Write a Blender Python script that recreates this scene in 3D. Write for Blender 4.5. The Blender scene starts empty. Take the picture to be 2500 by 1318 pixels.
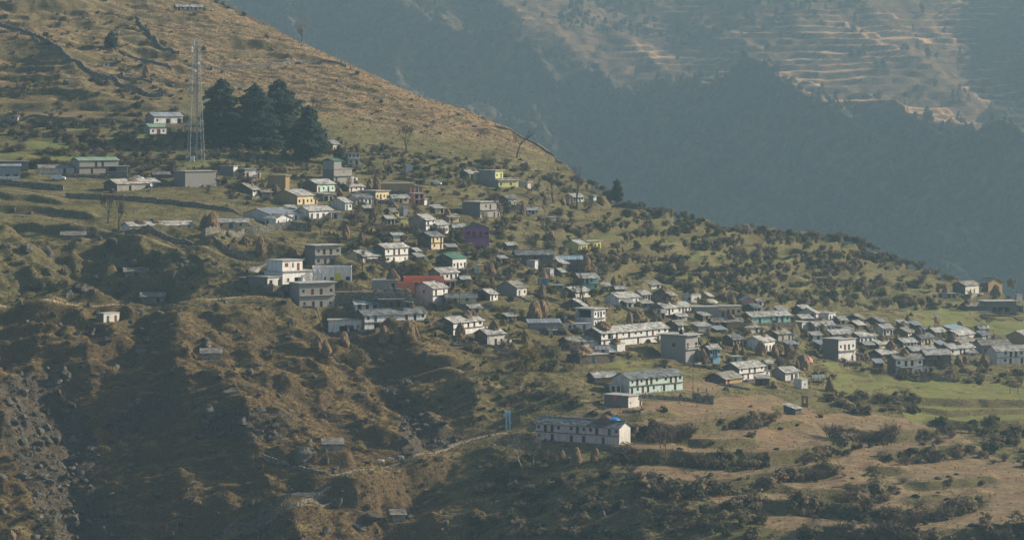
import bpy, bmesh, math, random
import numpy as np
from mathutils import Vector, Matrix

R = math.radians
random.seed(7)
RNG = np.random.default_rng(11)

# ------------------------------------------------------------------ camera, sky, sun, exposure
scene = bpy.context.scene
FPX, CX, YH = 7090.0, 1250.0, 280.0            # focal length in photo pixels, centre column, horizon row
cam_data = bpy.data.cameras.new('camera')
cam = bpy.data.objects.new('camera', cam_data)
scene.collection.objects.link(cam)
cam.location = (0, 0, 0)
cam.rotation_euler = (R(90), 0, 0)
cam_data.sensor_width = 36.0
cam_data.lens = 36.0 * FPX / 2500.0
cam_data.shift_y = -(659.0 - YH) / 2500.0
cam_data.clip_start = 1.0
cam_data.clip_end = 9000.0
scene.camera = cam

SUN_AZ, SUN_EL = 17.0, 26.0                     # degrees behind the right-hand side, height
sdir = Vector((math.cos(R(SUN_EL)) * math.cos(R(SUN_AZ)), math.cos(R(SUN_EL)) * math.sin(R(SUN_AZ)), math.sin(R(SUN_EL))))
world = bpy.data.worlds.new('World')
scene.world = world
world.use_nodes = True
wn = world.node_tree.nodes
bg = wn['Background']
sky = wn.new('ShaderNodeTexSky')
sky.sky_type = 'NISHITA'
sky.sun_disc = False
sky.sun_elevation = R(SUN_EL)
sky.sun_rotation = R(90 - SUN_AZ)
sky.air_density = 1.0
sky.dust_density = 1.5
world.node_tree.links.new(sky.outputs['Color'], bg.inputs['Color'])
bg.inputs['Strength'].default_value = 0.075

sun_data = bpy.data.lights.new('sun', 'SUN')
sun_data.energy = 5.0
sun_data.angle = R(0.5)
sun_data.color = (1.0, 0.865, 0.68)
sun = bpy.data.objects.new('sun', sun_data)
scene.collection.objects.link(sun)
sun.rotation_euler = (-sdir).to_track_quat('-Z', 'Y').to_euler()

vs = scene.view_settings
vs.view_transform = 'Standard'
vs.look = 'None'
vs.exposure = 0.5
vs.gamma = 1.0
scene.cycles.max_bounces = 5
scene.cycles.diffuse_bounces = 2
scene.cycles.glossy_bounces = 1
scene.cycles.transmission_bounces = 2
scene.cycles.volume_bounces = 1
scene.cycles.transparent_max_bounces = 6
scene.cycles.use_denoising = True
scene.cycles.caustics_reflective = False
scene.cycles.caustics_refractive = False

# ------------------------------------------------------------------ small helpers
COL = scene.collection

def link(o, parent=None):
    COL.objects.link(o)
    if parent is not None:
        o.parent = parent
    return o

def tag(o, label=None, cat=None, group=None, kind=None):
    if label: o['label'] = label
    if cat: o['category'] = cat
    if group: o['group'] = group
    if kind: o['kind'] = kind
    return o

def empty(name, loc, rz=0.0, label=None, cat=None, group=None):
    o = bpy.data.objects.new(name, None)
    o.empty_display_size = 0.3
    link(o)
    o.location = loc
    o.rotation_euler = (0, 0, rz)
    return tag(o, label, cat, group)

def np_mesh(name, verts, faces, mats=(), smooth=False):
    """mesh from arrays; faces all quads or all triangles (array) or a list of tuples"""
    me = bpy.data.meshes.new(name)
    if isinstance(faces, np.ndarray):
        n, k = faces.shape
        me.vertices.add(len(verts))
        me.vertices.foreach_set('co', np.asarray(verts, dtype=np.float32).ravel())
        me.loops.add(n * k)
        me.loops.foreach_set('vertex_index', faces.astype(np.int32).ravel())
        me.polygons.add(n)
        me.polygons.foreach_set('loop_start', np.arange(0, n * k, k, dtype=np.int32))
        me.polygons.foreach_set('loop_total', np.full(n, k, dtype=np.int32))
        me.update(calc_edges=True)
    else:
        me.from_pydata([tuple(v) for v in verts], [], faces)
        me.update()
    for m in mats:
        me.materials.append(m)
    if smooth:
        me.polygons.foreach_set('use_smooth', np.ones(len(me.polygons), dtype=bool))
    return me

class MB:
    """collects boxes, bars, tubes and free faces, then links them as one mesh object"""
    def __init__(self):
        self.v, self.f, self.c = [], [], []
    def face(self, pts, col=None):
        b = len(self.v)
        self.v += [tuple(p) for p in pts]
        self.f.append(tuple(range(b, b + len(pts))))
        self.c.append(col)
    def hexa(self, p, col=None):
        """p: 8 corners, bottom ring then top ring"""
        b = len(self.v)
        self.v += [tuple(q) for q in p]
        for q in ((3, 2, 1, 0), (4, 5, 6, 7), (0, 1, 5, 4), (1, 2, 6, 5), (2, 3, 7, 6), (3, 0, 4, 7)):
            self.f.append(tuple(b + i for i in q)); self.c.append(col)
    def box(self, x0, x1, y0, y1, z0, z1, col=None):
        self.hexa([(x0, y0, z0), (x1, y0, z0), (x1, y1, z0), (x0, y1, z0), (x0, y0, z1), (x1, y0, z1), (x1, y1, z1), (x0, y1, z1)], col)
    def bar(self, a, b, w, h=None, col=None):
        a, b = Vector(a), Vector(b)
        h = w if h is None else h
        d = (b - a).normalized()
        up = Vector((0, 0, 1)) if abs(d.z) < 0.95 else Vector((1, 0, 0))
        s = d.cross(up).normalized() * (w / 2)
        t = s.cross(d).normalized() * (h / 2)
        self.hexa([a - s - t, a + s - t, a + s + t, a - s + t, b - s - t, b + s - t, b + s + t, b - s + t], col)
    def tube(self, pts, radii, n=6, cap=True, col=None):
        b = len(self.v)
        P = [Vector(p) for p in pts]
        for i, p in enumerate(P):
            d = (P[min(i + 1, len(P) - 1)] - P[max(i - 1, 0)]).normalized()
            up = Vector((0, 0, 1)) if abs(d.z) < 0.9 else Vector((1, 0, 0))
            s = d.cross(up).normalized(); t = s.cross(d)
            r = radii[i] if hasattr(radii, '__len__') else radii
            for k in range(n):
                a = 2 * math.pi * k / n
                self.v.append(tuple(p + s * (r * math.cos(a)) + t * (r * math.sin(a))))
        for i in range(len(P) - 1):
            for k in range(n):
                self.f.append((b + i * n + k, b + i * n + (k + 1) % n, b + (i + 1) * n + (k + 1) % n, b + (i + 1) * n + k)); self.c.append(col)
        if cap:
            self.f.append(tuple(b + k for k in range(n))); self.c.append(col)
            e = b + (len(P) - 1) * n
            self.f.append(tuple(e + n - 1 - k for k in range(n))); self.c.append(col)
    def mesh(self, name, mat=None, smooth=False):
        me = bpy.data.meshes.new(name)
        me.from_pydata(self.v, [], self.f)
        me.update()
        if mat: me.materials.append(mat)
        if any(c is not None for c in self.c):
            at = me.color_attributes.new('tint', 'FLOAT_COLOR', 'CORNER')
            arr = []
            for p, c in zip(me.polygons, self.c):
                c = (1, 1, 1) if c is None else c
                arr += list((*c, 1.0)) * p.loop_total
            at.data.foreach_set('color', arr)
        if smooth:
            me.polygons.foreach_set('use_smooth', [True] * len(me.polygons))
        return me
    def build(self, name, mat=None, parent=None, smooth=False):
        return link(bpy.data.objects.new(name, self.mesh(name, mat, smooth)), parent)

# ------------------------------------------------------------------ value noise on arrays
_G = np.random.default_rng(5).random((256, 256)).astype(np.float32) * 2 - 1
def vnoise(x, y):
    xi = np.floor(x); yi = np.floor(y)
    fx = x - xi; fy = y - yi
    fx = fx * fx * fx * (fx * (fx * 6 - 15) + 10); fy = fy * fy * fy * (fy * (fy * 6 - 15) + 10)
    xi = xi.astype(np.int64) & 255; yi = yi.astype(np.int64) & 255
    x1 = (xi + 1) & 255; y1 = (yi + 1) & 255
    return (_G[yi, xi] * (1 - fx) + _G[yi, x1] * fx) * (1 - fy) + (_G[y1, xi] * (1 - fx) + _G[y1, x1] * fx) * fy
def fbm(x, y, scale, octv=4, gain=0.5, off=0.0):
    a, s, t = 1.0, 1.0 / scale, 0.0
    for o in range(octv):
        c, sn = math.cos(o * 0.7 + 0.3), math.sin(o * 0.7 + 0.3)
        t = t + a * vnoise((x * c - y * sn) * s + off + o * 17.3, (x * sn + y * c) * s + off * 1.7 + o * 9.1)
        a *= gain; s *= 2.03
    return t
def ridged(x, y, scale, octv=3, off=0.0):
    a, s, t = 1.0, 1.0 / scale, 0.0
    for o in range(octv):
        t = t + a * (1 - 2 * np.abs(vnoise(x * s + off + o * 31.7, y * s + off + o * 13.1)))
        a *= 0.5; s *= 2.1
    return t
def smooth(a, b, x):
    t = np.clip((x - a) / (b - a), 0, 1)
    return t * t * (3 - 2 * t)

# ------------------------------------------------------------------ materials
MATS = {}
def new_mat(name):
    m = bpy.data.materials.new(name)
    m.use_nodes = True
    n = m.node_tree.nodes
    b = n['Principled BSDF']
    b.inputs['Roughness'].default_value = 0.9
    b.inputs['Specular IOR Level'].default_value = 0.15
    MATS[name] = m
    return m, n, m.node_tree.links, b

def plain(name, col, var=0.25, scale=1.5, rough=0.85, bump=0.0, tint=False, island=False, objvar=0.0, metal=0.0, streak=0.0):
    """procedural surface: a base colour broken up by noise, optional per-face tint, optional vertical streaks"""
    m, n, l, b = new_mat(name)
    b.inputs['Roughness'].default_value = rough
    b.inputs['Metallic'].default_value = metal
    tc = n.new('ShaderNodeTexCoord')
    nz = n.new('ShaderNodeTexNoise'); nz.inputs['Scale'].default_value = scale; nz.inputs['Detail'].default_value = 5
    mp = n.new('ShaderNodeMapping')
    l.new(tc.outputs['Object'], mp.inputs['Vector']); l.new(mp.outputs['Vector'], nz.inputs['Vector'])
    if streak:
        mp.inputs['Scale'].default_value = (1, 1, streak)
    ramp = n.new('ShaderNodeMapRange')
    ramp.inputs['From Min'].default_value = 0.3; ramp.inputs['From Max'].default_value = 0.7
    ramp.inputs['To Min'].default_value = 1 - var; ramp.inputs['To Max'].default_value = 1 + var * 0.6
    l.new(nz.outputs['Fac'], ramp.inputs['Value'])
    mul = n.new('ShaderNodeVectorMath'); mul.operation = 'SCALE'
    mul.inputs[0].default_value = col
    l.new(ramp.outputs['Result'], mul.inputs['Scale'])
    out = mul.outputs['Vector']
    if tint:
        at = n.new('ShaderNodeAttribute'); at.attribute_name = 'tint'
        m2 = n.new('ShaderNodeVectorMath'); m2.operation = 'MULTIPLY'
        l.new(out, m2.inputs[0]); l.new(at.outputs['Color'], m2.inputs[1]); out = m2.outputs['Vector']
    if objvar:
        oi = n.new('ShaderNodeObjectInfo')
        r2 = n.new('ShaderNodeMapRange'); r2.inputs['To Min'].default_value = 1 - objvar; r2.inputs['To Max'].default_value = 1 + objvar
        l.new(oi.outputs['Random'], r2.inputs['Value'])
        m3 = n.new('ShaderNodeVectorMath'); m3.operation = 'SCALE'
        l.new(out, m3.inputs[0]); l.new(r2.outputs['Result'], m3.inputs['Scale']); out = m3.outputs['Vector']
    l.new(out, b.inputs['Base Color'])
    if bump:
        bp = n.new('ShaderNodeBump'); bp.inputs['Strength'].default_value = 1.0; bp.inputs['Distance'].default_value = bump
        l.new(nz.outputs['Fac'], bp.inputs['Height']); l.new(bp.outputs['Normal'], b.inputs['Normal'])
    return m
HAZE = (0.00013, (0.45, 0.70, 0.88), 0.25)
# ------------------------------------------------------------------ the near hillside
GX = [-350, 0, 300, 600, 900, 1200, 1500, 1800, 2100, 2400, 2850]
GY = [-400, -100, 100, 250, 400, 500, 600, 700, 800, 900, 1000, 1100, 1200, 1320, 1470]
GS = [  # photo pixels per metre at each grid node (rows follow GY)
    [4.6, 4.6, 4.5, 4.4, 4.3, 4.2, 4.2, 4.2, 4.2, 4.2, 4.2],
    [5.3, 5.3, 5.2, 5.0, 4.9, 4.7, 4.6, 4.5, 4.4, 4.4, 4.4],
    [5.8, 5.8, 5.7, 5.55, 5.4, 5.2, 5.0, 4.9, 4.8, 4.7, 4.7],
    [6.15, 6.15, 6.1, 6.0, 5.85, 5.65, 5.4, 5.2, 5.1, 5.0, 5.0],
    [6.6, 6.6, 6.55, 6.5, 6.3, 6.1, 5.8, 5.5, 5.4, 5.3, 5.3],
    [7.05, 7.05, 7.05, 7.0, 6.8, 6.6, 6.2, 5.8, 5.6, 5.45, 5.4],
    [7.45, 7.45, 7.45, 7.4, 7.25, 7.0, 6.7, 6.2, 5.85, 5.6, 5.5],
    [7.8, 7.8, 7.8, 7.75, 7.65, 7.45, 7.15, 6.75, 6.3, 5.9, 5.7],
    [8.1, 8.1, 8.1, 8.1, 8.0, 7.85, 7.6, 7.3, 6.85, 6.45, 6.2],
    [8.35, 8.35, 8.35, 8.35, 8.3, 8.25, 8.1, 7.8, 7.45, 7.15, 6.9],
    [8.6, 8.6, 8.6, 8.6, 8.6, 8.6, 8.55, 8.35, 8.05, 7.8, 7.6],
    [8.8, 8.8, 8.8, 8.82, 8.85, 8.9, 8.9, 8.8, 8.6, 8.45, 8.3],
    [9.0, 9.0, 9.0, 9.05, 9.1, 9.15, 9.2, 9.2, 9.15, 9.05, 8.95],
    [9.2, 9.2, 9.2, 9.28, 9.35, 9.4, 9.5, 9.6, 9.7, 9.7, 9.6],
    [9.45, 9.45, 9.5, 9.55, 9.6, 9.7, 9.85, 10.0, 10.2, 10.3, 10.3]]
GS = np.array(GS)
RIDGE = [(-350, -330), (0, -260), (300, -120), (430, -50), (500, -12), (560, 12), (640, 52), (720, 97), (780, 122), (840, 150), (930, 190), (1030, 236), (1100, 256),
         (1180, 282), (1260, 322), (1330, 360), (1400, 412), (1480, 470), (1560, 502), (1650, 520), (1760, 548), (1900, 566), (2050, 574), (2130, 600), (2200, 632),
         (2300, 664), (2400, 700), (2500, 730), (2850, 800)]

def interp_rows(px, table_x, vals):
    """smooth (Catmull-like) interpolation along x of each row of vals"""
    tx = np.array(table_x, float)
    fine = np.arange(tx[0], tx[-1] + 1, 10.0)
    out = []
    k = np.exp(-0.5 * (np.arange(-18, 19) / 8.0) ** 2); k /= k.sum()
    for r in vals:
        v = np.interp(fine, tx, r)
        v = np.convolve(np.pad(v, 18, mode='edge'), k, 'valid')
        out.append(np.interp(px, fine, v))
    return np.array(out)

NC, NR, NB = 1190, 820, 14
PX = np.linspace(-900, 3450, NC)
S_rows = interp_rows(PX, GX, GS)                         # len(GY) x NC
YR = np.interp(PX, *zip(*RIDGE))
gy_f = np.array(GY, float)
ybase = np.zeros((NC, NR)); dist = np.zeros((NC, NR + NB)); zz = np.zeros((NC, NR + NB))
for c in range(NC):
    ys = 1465 + (YR[c] - 1465) * np.linspace(0, 1, NR)
    fy = np.arange(gy_f[0], gy_f[-1] + 1, 10.0)
    sv = np.interp(fy, gy_f, S_rows[:, c])
    k = np.exp(-0.5 * (np.arange(-12, 13) / 5.0) ** 2); k /= k.sum()
    sv = np.convolve(np.pad(sv, 12, mode='edge'), k, 'valid')
    s = np.interp(ys, fy, sv)
    ybase[c] = ys
    dist[c, :NR] = FPX / s
    zz[c, :NR] = -(ys - YH) / s
    # the back of the ridge falls away towards the valley behind
    t = np.linspace(0, 1, NB + 1)[1:]
    dist[c, NR:] = dist[c, NR - 1] + 420 * t ** 1.6
    zz[c, NR:] = zz[c, NR - 1] - 0.02 * 420 * t - 210 * t ** 1.6
PXG = np.repeat(PX[:, None], NR + NB, 1)
YB = np.concatenate([ybase, np.repeat(ybase[:, -1:], NB, 1)], 1)    # photo row of the undisturbed surface
front = np.zeros_like(dist); front[:, :NR] = 1.0
near_ridge = np.concatenate([smooth(0, 45, ybase - YR[:, None]), np.zeros((NC, NB))], 1)

def XY():
    return (PXG - CX) * dist / FPX, dist

# gullies: (row -> column), depth along the row, width of the left and right bank in photo pixels
def gully(path, depth, wl, wr, p=1.0):
    global zz
    ys_, xs_ = [q[0] for q in path], [q[1] for q in path]
    X, Y = XY()
    xg = np.interp(YB, ys_, xs_) + 26 * fbm(X, Y, 30, 3, off=3.3)
    dp = np.interp(YB, [q[0] for q in depth], [q[1] for q in depth])
    dx = PXG - xg
    t = np.where(dx < 0, -dx / wl, dx / wr)
    g = np.clip(1 - t, 0, 1)
    g = g ** p * (1.0 - 0.25 * (1 - g))
    zz = zz - dp * g * front
gully([(820, 60), (900, 110), (1000, 160), (1100, 165), (1200, 180), (1320, 240), (1470, 330)], [(800, 0), (900, 4), (1000, 7), (1200, 9.5), (1470, 12)], 190, 500, 1.15)
gully([(840, 850), (900, 905), (980, 985), (1060, 1075), (1120, 1010), (1200, 960), (1320, 1010), (1470, 1060)], [(830, 0), (900, 4), (980, 9), (1060, 9), (1200, 13), (1470, 20)], 150, 560, 1.05)
gully([(600, 250), (700, 330), (800, 350), (900, 310), (960, 280)], [(600, 0), (700, 2), (800, 4), (900, 3.5), (980, 0)], 120, 110)
gully([(520, 20), (600, 120), (700, 240), (780, 300)], [(520, 0), (600, 5), (700, 6), (790, 0)], 90, 260)
gully([(650, 690), (760, 760), (840, 850)], [(640, 0), (740, 3), (800, 5), (850, 0)], 90, 160)

# roughness of the ground: gullied lower slopes, tussocky upper slope, quiet fields
X, Y = XY()
rough = smooth(1180, 950, PXG) * smooth(520, 640, YB)                      # lower-left slope
rough = np.maximum(rough, 0.75 * smooth(1500, 1250, PXG) * smooth(860, 960, YB))
rough = np.maximum(rough, 0.8 * smooth(1120, 1180, YB - 0.10 * (PXG - 1100)) * smooth(1900, 1500, PXG))
rough = np.maximum(rough, 0.55 * smooth(700, 400, PXG) * smooth(290, 200, YB))
upper = smooth(330, 260, YB - 0.18 * (PXG - 900)) * smooth(350, 480, PXG)   # open grassy slope above the village
rough = np.maximum(rough, 0.30 * upper)
big = ridged(X * .9 + .25 * Y, Y, 54, 2, off=2.0) * 1.5 + .8 * ridged(X, Y * 1.15, 23, 2, off=2.7)
zz = zz + front * near_ridge * rough * (2.9 * big + .9 * fbm(X, Y, 13, 3, off=8.8))
zz = zz + front * near_ridge * (0.5 * fbm(X, Y, 60, 2, off=1.1))

# contour terraces on the farmed slopes
def terraces(step, mask, warp_scale, warp_amp, tread=0.72, off=0.0):
    global zz
    X, Y = XY()
    q = zz / step + warp_amp * fbm(X, Y, warp_scale, 3, off=off)
    fl = np.floor(q); fr = q - fl
    prof = np.where(fr < tread, 0.12 * fr / tread, 0.12 + 0.88 * smooth(tread, 1.0, fr))
    zt = (fl + prof - (q - zz / step)) * step
    zz = zz + mask * front * (zt - zz)
m1 = smooth(1280, 1420, PXG) * smooth(745, 690, YB - 0.05 * (PXG - 1500))
m1 = np.maximum(m1, 0.55 * smooth(520, 380, PXG) * smooth(395, 330, YB) * smooth(-.35, .35, fbm(X, Y, 30, 2, off=70)))
m1 = np.maximum(m1, 0.16 * smooth(350, 420, PXG) * smooth(330, 280, YB - 0.18 * (PXG - 900)))
terraces(4.3, m1, 40, 0.8, 0.82, off=4.4)
m2 = smooth(500, 640, PXG) * smooth(395, 430, YB - 0.06 * (PXG - 900)) * smooth(930, 880, YB - 0.06 * (PXG - 1400)) * (1 - rough)
terraces(2.8, m2 * 0.55, 26, 0.8, 0.72, off=7.7)

# the lips of the big fields: (points in the photo, drop in metres, reach in metres)
def y_to_dist(px, py):
    """distance along column px at which the present surface is seen at photo row py"""
    c = int(round((px - PX[0]) / (PX[1] - PX[0]))); c = min(max(c, 0), NC - 1)
    yy = YH - zz[c] * FPX / dist[c]
    hit = np.nonzero(yy <= py)[0]
    if len(hit) == 0: return dist[c, NR - 1]
    i = hit[0]
    if i == 0: return dist[c, 0]
    t = (yy[i - 1] - py) / max(yy[i - 1] - yy[i], 1e-6)
    return dist[c, i - 1] + t * (dist[c, i] - dist[c, i - 1])
LIP_GREEN = {(1560, 522), (1380, 545), (1600, 562), (1640, 594), (1500, 630), (1770, 620), (1610, 656), (2010, 624), (1840, 654), (1690, 694), (1730, 726), (2040, 692), (2140, 728)}
def lip(pts, drop, reach=14.0, riser=2.2):
    global zz
    xs_ = np.arange(pts[0][0], pts[-1][0] + 1, 8.0)
    ys_ = np.interp(xs_, [p[0] for p in pts], [p[1] for p in pts])
    ds_ = np.array([y_to_dist(a, b) for a, b in zip(xs_, ys_)])
    k = np.ones(7) / 7
    if len(ds_) > 8: ds_ = np.convolve(np.pad(ds_, 3, mode='edge'), k, 'valid')
    c0 = max(int((pts[0][0] - PX[0]) / (PX[1] - PX[0])), 0); c1 = min(int((pts[-1][0] - PX[0]) / (PX[1] - PX[0])) + 1, NC)
    dl = np.interp(PX[c0:c1], xs_, ds_)[:, None]
    w = (smooth(pts[0][0], pts[0][0] + 50, PX[c0:c1]) * smooth(pts[-1][0], pts[-1][0] - 50, PX[c0:c1]))[:, None]
    dd = dist[c0:c1]
    Xs = (PXG[c0:c1] - CX) * dd / FPX
    sd = dd - dl + 1.6 * fbm(Xs, dd, 9, 2, off=6.0)
    up = np.where(sd > 0, 0.5 * np.clip(1 - sd / reach, 0, 1), 0)
    dn = np.where(sd < -riser, -0.5 * np.clip(1 - (-sd - riser) / reach, 0, 1), 0)
    mid = np.where((sd <= 0) & (sd >= -riser), 0.5 - (-sd / riser), 0)
    zz[c0:c1] += w * drop * (up + dn + mid) * front[c0:c1]
LIPS = [
    ([(1530, 1046), (1600, 1052), (1680, 1050), (1770, 1030), (1880, 1012)], 3.2),
    ([(1480, 1108), (1640, 1116), (1800, 1122), (1950, 1112), (2060, 1086), (2110, 1058)], 3.8),
    ([(1590, 1186), (1700, 1188), (1800, 1180), (1960, 1152), (2060, 1140)], 3.2),
    ([(1930, 1224), (2040, 1216), (2130, 1200), (2190, 1176)], 3.6),
    ([(1780, 1222), (1900, 1238), (2050, 1242), (2120, 1250)], 3.0),
    ([(2100, 1258), (2220, 1256), (2330, 1236), (2430, 1200)], 3.0),
    ([(1960, 1292), (2150, 1302), (2320, 1306), (2540, 1290)], 3.0),
    ([(2040, 1050), (2150, 1066), (2250, 1060), (2330, 1046)], 2.8),
    ([(2130, 1116), (2260, 1102), (2390, 1086)], 2.8),
    ([(2060, 972), (2200, 978), (2350, 982), (2560, 985)], 2.4),
    ([(2210, 1000), (2330, 1008), (2450, 1004), (2600, 1000)], 1.6),
    ([(2240, 1030), (2380, 1036), (2540, 1030)], 2.4),
    ([(1380, 592), (1420, 590), (1490, 590)], 1.8),
    ([(1480, 620), (1560, 616), (1680, 616)], 2.2),
    ([(880, 912), (1000, 905), (1110, 900), (1230, 890), (1330, 868)], 4.0),
    ([(880, 872), (960, 876), (1060, 884), (1160, 876)], 2.4),
    ([(0, 398), (120, 402), (230, 404), (330, 400)], 2.6),
    ([(60, 370), (170, 372), (240, 366)], 1.8),
    ([(160, 345), (280, 348), (370, 345)], 2.2),
    ([(-40, 263), (120, 258), (260, 262), (400, 263)], 2.4), ([(40, 302), (200, 294), (350, 292)], 2.2), ([(-40, 228), (130, 222), (240, 228)], 2.2), ([(150, 62), (260, 56), (335, 60)], 2.0), ([(-40, 16), (120, 12), (225, 20)], 2.0), ([(295, 95), (385, 92)], 2.2),
    ([(300, 134), (395, 130)], 2.2), ([(500, 102), (640, 106), (765, 130)], 1.6), ([(480, 142), (620, 136), (810, 146)], 1.4), ([(-40, 507), (120, 514), (250, 532)], 2.2), ([(-40, 548), (120, 556), (260, 580)], 2.4), ([(180, 604), (380, 620), (560, 648)], 2.0), ([(-40, 470), (80, 484), (180, 500)], 1.8),
    ([(1560, 522), (1670, 530)], 2.4), ([(1380, 545), (1500, 548)], 2.4), ([(1600, 562), (1700, 556), (1800, 560)], 3.0), ([(1640, 594), (1780, 584), (1900, 578), (2070, 582)], 3.2), ([(1500, 630), (1640, 626)], 3.0), ([(1770, 620), (1900, 614), (1990, 618)], 3.0), ([(1610, 656), (1770, 652)], 3.0), ([(2010, 624), (2100, 620), (2180, 632)], 3.0),
    ([(1840, 654), (2000, 644), (2130, 652)], 3.2), ([(1690, 694), (1850, 690), (1990, 682)], 3.0), ([(1730, 726), (1880, 722), (2010, 730)], 2.6), ([(2040, 692), (2210, 690)], 3.0), ([(2140, 728), (2310, 738)], 2.6),
    ([(1640, 1078), (1760, 1083), (1860, 1074)], 2.2), ([(1850, 1042), (1980, 1032)], 2.0), ([(2090, 1152), (2230, 1146)], 2.2), ([(2190, 1184), (2320, 1182), (2450, 1166)], 2.2), ([(1840, 1198), (1960, 1190)], 2.0), ([(2180, 1228), (2330, 1212)], 1.8), ([(1440, 1020), (1560, 1015), (1660, 1004)], 1.8),
    ([(1400, 930), (1480, 920), (1560, 912), (1640, 910)], 2.0),
]
for p_, d_ in LIPS:
    lip(p_, d_)

# fine lumps: tussocks and eroded clods
X, Y = XY()
fine = 0.35 * fbm(X, Y, 4.2, 3, gain=0.6, off=12.0)
zz = zz + front * (0.22 + 0.8 * rough + 0.55 * upper * (1 - rough)) * fine
stre = ridged(X * 0.55 + 0.2 * Y, Y * 1.7, 7.5, 2, off=21.0)      # sheep-track ledges across the slope
zz = zz + front * near_ridge * (0.34 * upper + 0.85 * rough) * stre * 0.8
clod = np.abs(fbm(X, Y * 1.25, 8.5, 3, off=61))                      # overhanging clods and hummocks
zz = zz + front * near_ridge * (0.25 + 1.0 * rough) * (0.9 * clod - 0.2) * smooth(500, 560, YB + 0.0 * X) * (0.25 + 0.75 * smooth(1500, 1000, PXG))
Z0 = zz.copy()

def col_of(px):
    return min(max((px - PX[0]) / (PX[1] - PX[0]), 0), NC - 1.001)
def ground_at_dist(px, d):
    """height of the finished ground in the direction of photo column px at distance d"""
    c = col_of(px); c0 = int(c); t = c - c0
    return (1 - t) * np.interp(d, dist[c0], zz[c0]) + t * np.interp(d, dist[c0 + 1], zz[c0 + 1])
def ground_xy(x, y):
    return float(ground_at_dist(CX + x * FPX / y, y))
def spot(px, py):
    """where the photo's pixel (px, py) meets the ground"""
    d = y_to_dist(px, py)
    return Vector(((px - CX) * d / FPX, d, -(py - YH) * d / FPX))
def px_per_m(d):
    return FPX / d
# ------------------------------------------------------------------ ground colours, path cuttings and building pads
def in_poly(px, py, poly):
    inside = np.zeros(px.shape, bool)
    n = len(poly)
    j = n - 1
    for i in range(n):
        xi, yi = poly[i]; xj, yj = poly[j]
        cond = ((yi > py) != (yj > py))
        with np.errstate(divide='ignore', invalid='ignore'):
            xc = (xj - xi) * (py - yi) / (yj - yi if yj != yi else 1e-9) + xi
        inside ^= cond & (px < xc)
        j = i
    return inside

def flatten_strip(points, width, fade):
    """cut a level strip along a line of world points"""
    global zz
    P = np.array([[p.x, p.y, p.z] for p in points])
    pxs = CX + P[:, 0] * FPX / P[:, 1]
    c0 = max(int(col_of(pxs.min() - 60)), 0); c1 = min(int(col_of(pxs.max() + 60)) + 2, NC)
    Xs = (PXG[c0:c1] - CX) * dist[c0:c1] / FPX; Ys = dist[c0:c1]
    best = np.full(Xs.shape, 1e9); zb = np.zeros(Xs.shape)
    m = (Ys > P[:, 1].min() - width - fade - 2) & (Ys < P[:, 1].max() + width + fade + 2)
    xs_, ys_ = Xs[m], Ys[m]
    b = np.full(xs_.shape, 1e9); z_ = np.zeros(xs_.shape)
    for a, q in zip(P[:-1], P[1:]):
        dx, dy = q[0] - a[0], q[1] - a[1]
        L2 = dx * dx + dy * dy + 1e-9
        t = np.clip(((xs_ - a[0]) * dx + (ys_ - a[1]) * dy) / L2, 0, 1)
        r = np.hypot(xs_ - a[0] - t * dx, ys_ - a[1] - t * dy)
        up = r < b
        b = np.where(up, r, b); z_ = np.where(up, a[2] + t * (q[2] - a[2]), z_)
    w = 1 - smooth(width, width + fade, b)
    zs = zz[c0:c1]
    zs[m] = zs[m] * (1 - w) + z_ * w
    zz[c0:c1] = zs

def pad(cx, cy, ang, hl, hd, z, fade=2.5, front_fade=None):
    """level the ground under a building; the side away from the camera is cut, the near side filled"""
    r = math.hypot(hl, hd) + fade + 3
    pxc = CX + cx * FPX / cy
    c0 = max(int(col_of(pxc - r * FPX / cy)), 0); c1 = min(int(col_of(pxc + r * FPX / cy)) + 2, NC)
    Xs = (PXG[c0:c1] - CX) * dist[c0:c1] / FPX - cx; Ys = dist[c0:c1] - cy
    u = Xs * math.cos(ang) + Ys * math.sin(ang); v = -Xs * math.sin(ang) + Ys * math.cos(ang)
    du = np.maximum(np.abs(u) - hl, 0); dv = np.maximum(np.abs(v) - hd, 0)
    w = 1 - smooth(0.4, fade, np.hypot(du, dv))
    zz[c0:c1] = zz[c0:c1] * (1 - w) + z * w

GREEN = [
    [(-40, 374), (120, 370), (215, 384), (190, 396), (-40, 397)], [(60, 345), (165, 345), (180, 364), (60, 369)], [(162, 315), (262, 312), (365, 330), (362, 347), (250, 347), (170, 340)],
    [(300, 80), (370, 75), (375, 88), (300, 92)], [(310, 115), (385, 112), (390, 128), (310, 130)], [(480, 60), (600, 62), (610, 75), (490, 76)],
    [(865, 405), (960, 412), (955, 426), (865, 424)], [(1372, 556), (1500, 560), (1510, 596), (1366, 592)], [(1470, 596), (1690, 598), (1690, 622), (1470, 622)],
    [(1590, 535), (1780, 545), (2060, 562), (2160, 605), (2180, 650), (1700, 660), (1600, 620)], [(1595, 650), (1720, 648), (1700, 705), (1600, 702)],
    [(1485, 876), (1590, 884), (1612, 908), (1476, 908)], [(2030, 912), (2520, 934), (2700, 985), (2200, 984), (2010, 948)], [(2190, 982), (2700, 988), (2700, 1046), (2230, 1036)],
    [(2225, 735), (2320, 742), (2420, 772), (2700, 765), (2700, 850), (2420, 835), (2230, 800)], [(930, 898), (1250, 868), (1270, 886), (1000, 912)],
    [(-60, 1258), (60, 1262), (105, 1300), (90, 1340), (-60, 1350)], [(2060, 910), (2050, 880), (2010, 885), (2020, 915)], [(1720, 690), (2000, 700), (1980, 735), (1740, 725)],
    [(440, 395), (560, 385), (620, 400), (560, 408), (450, 408)]]
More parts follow.
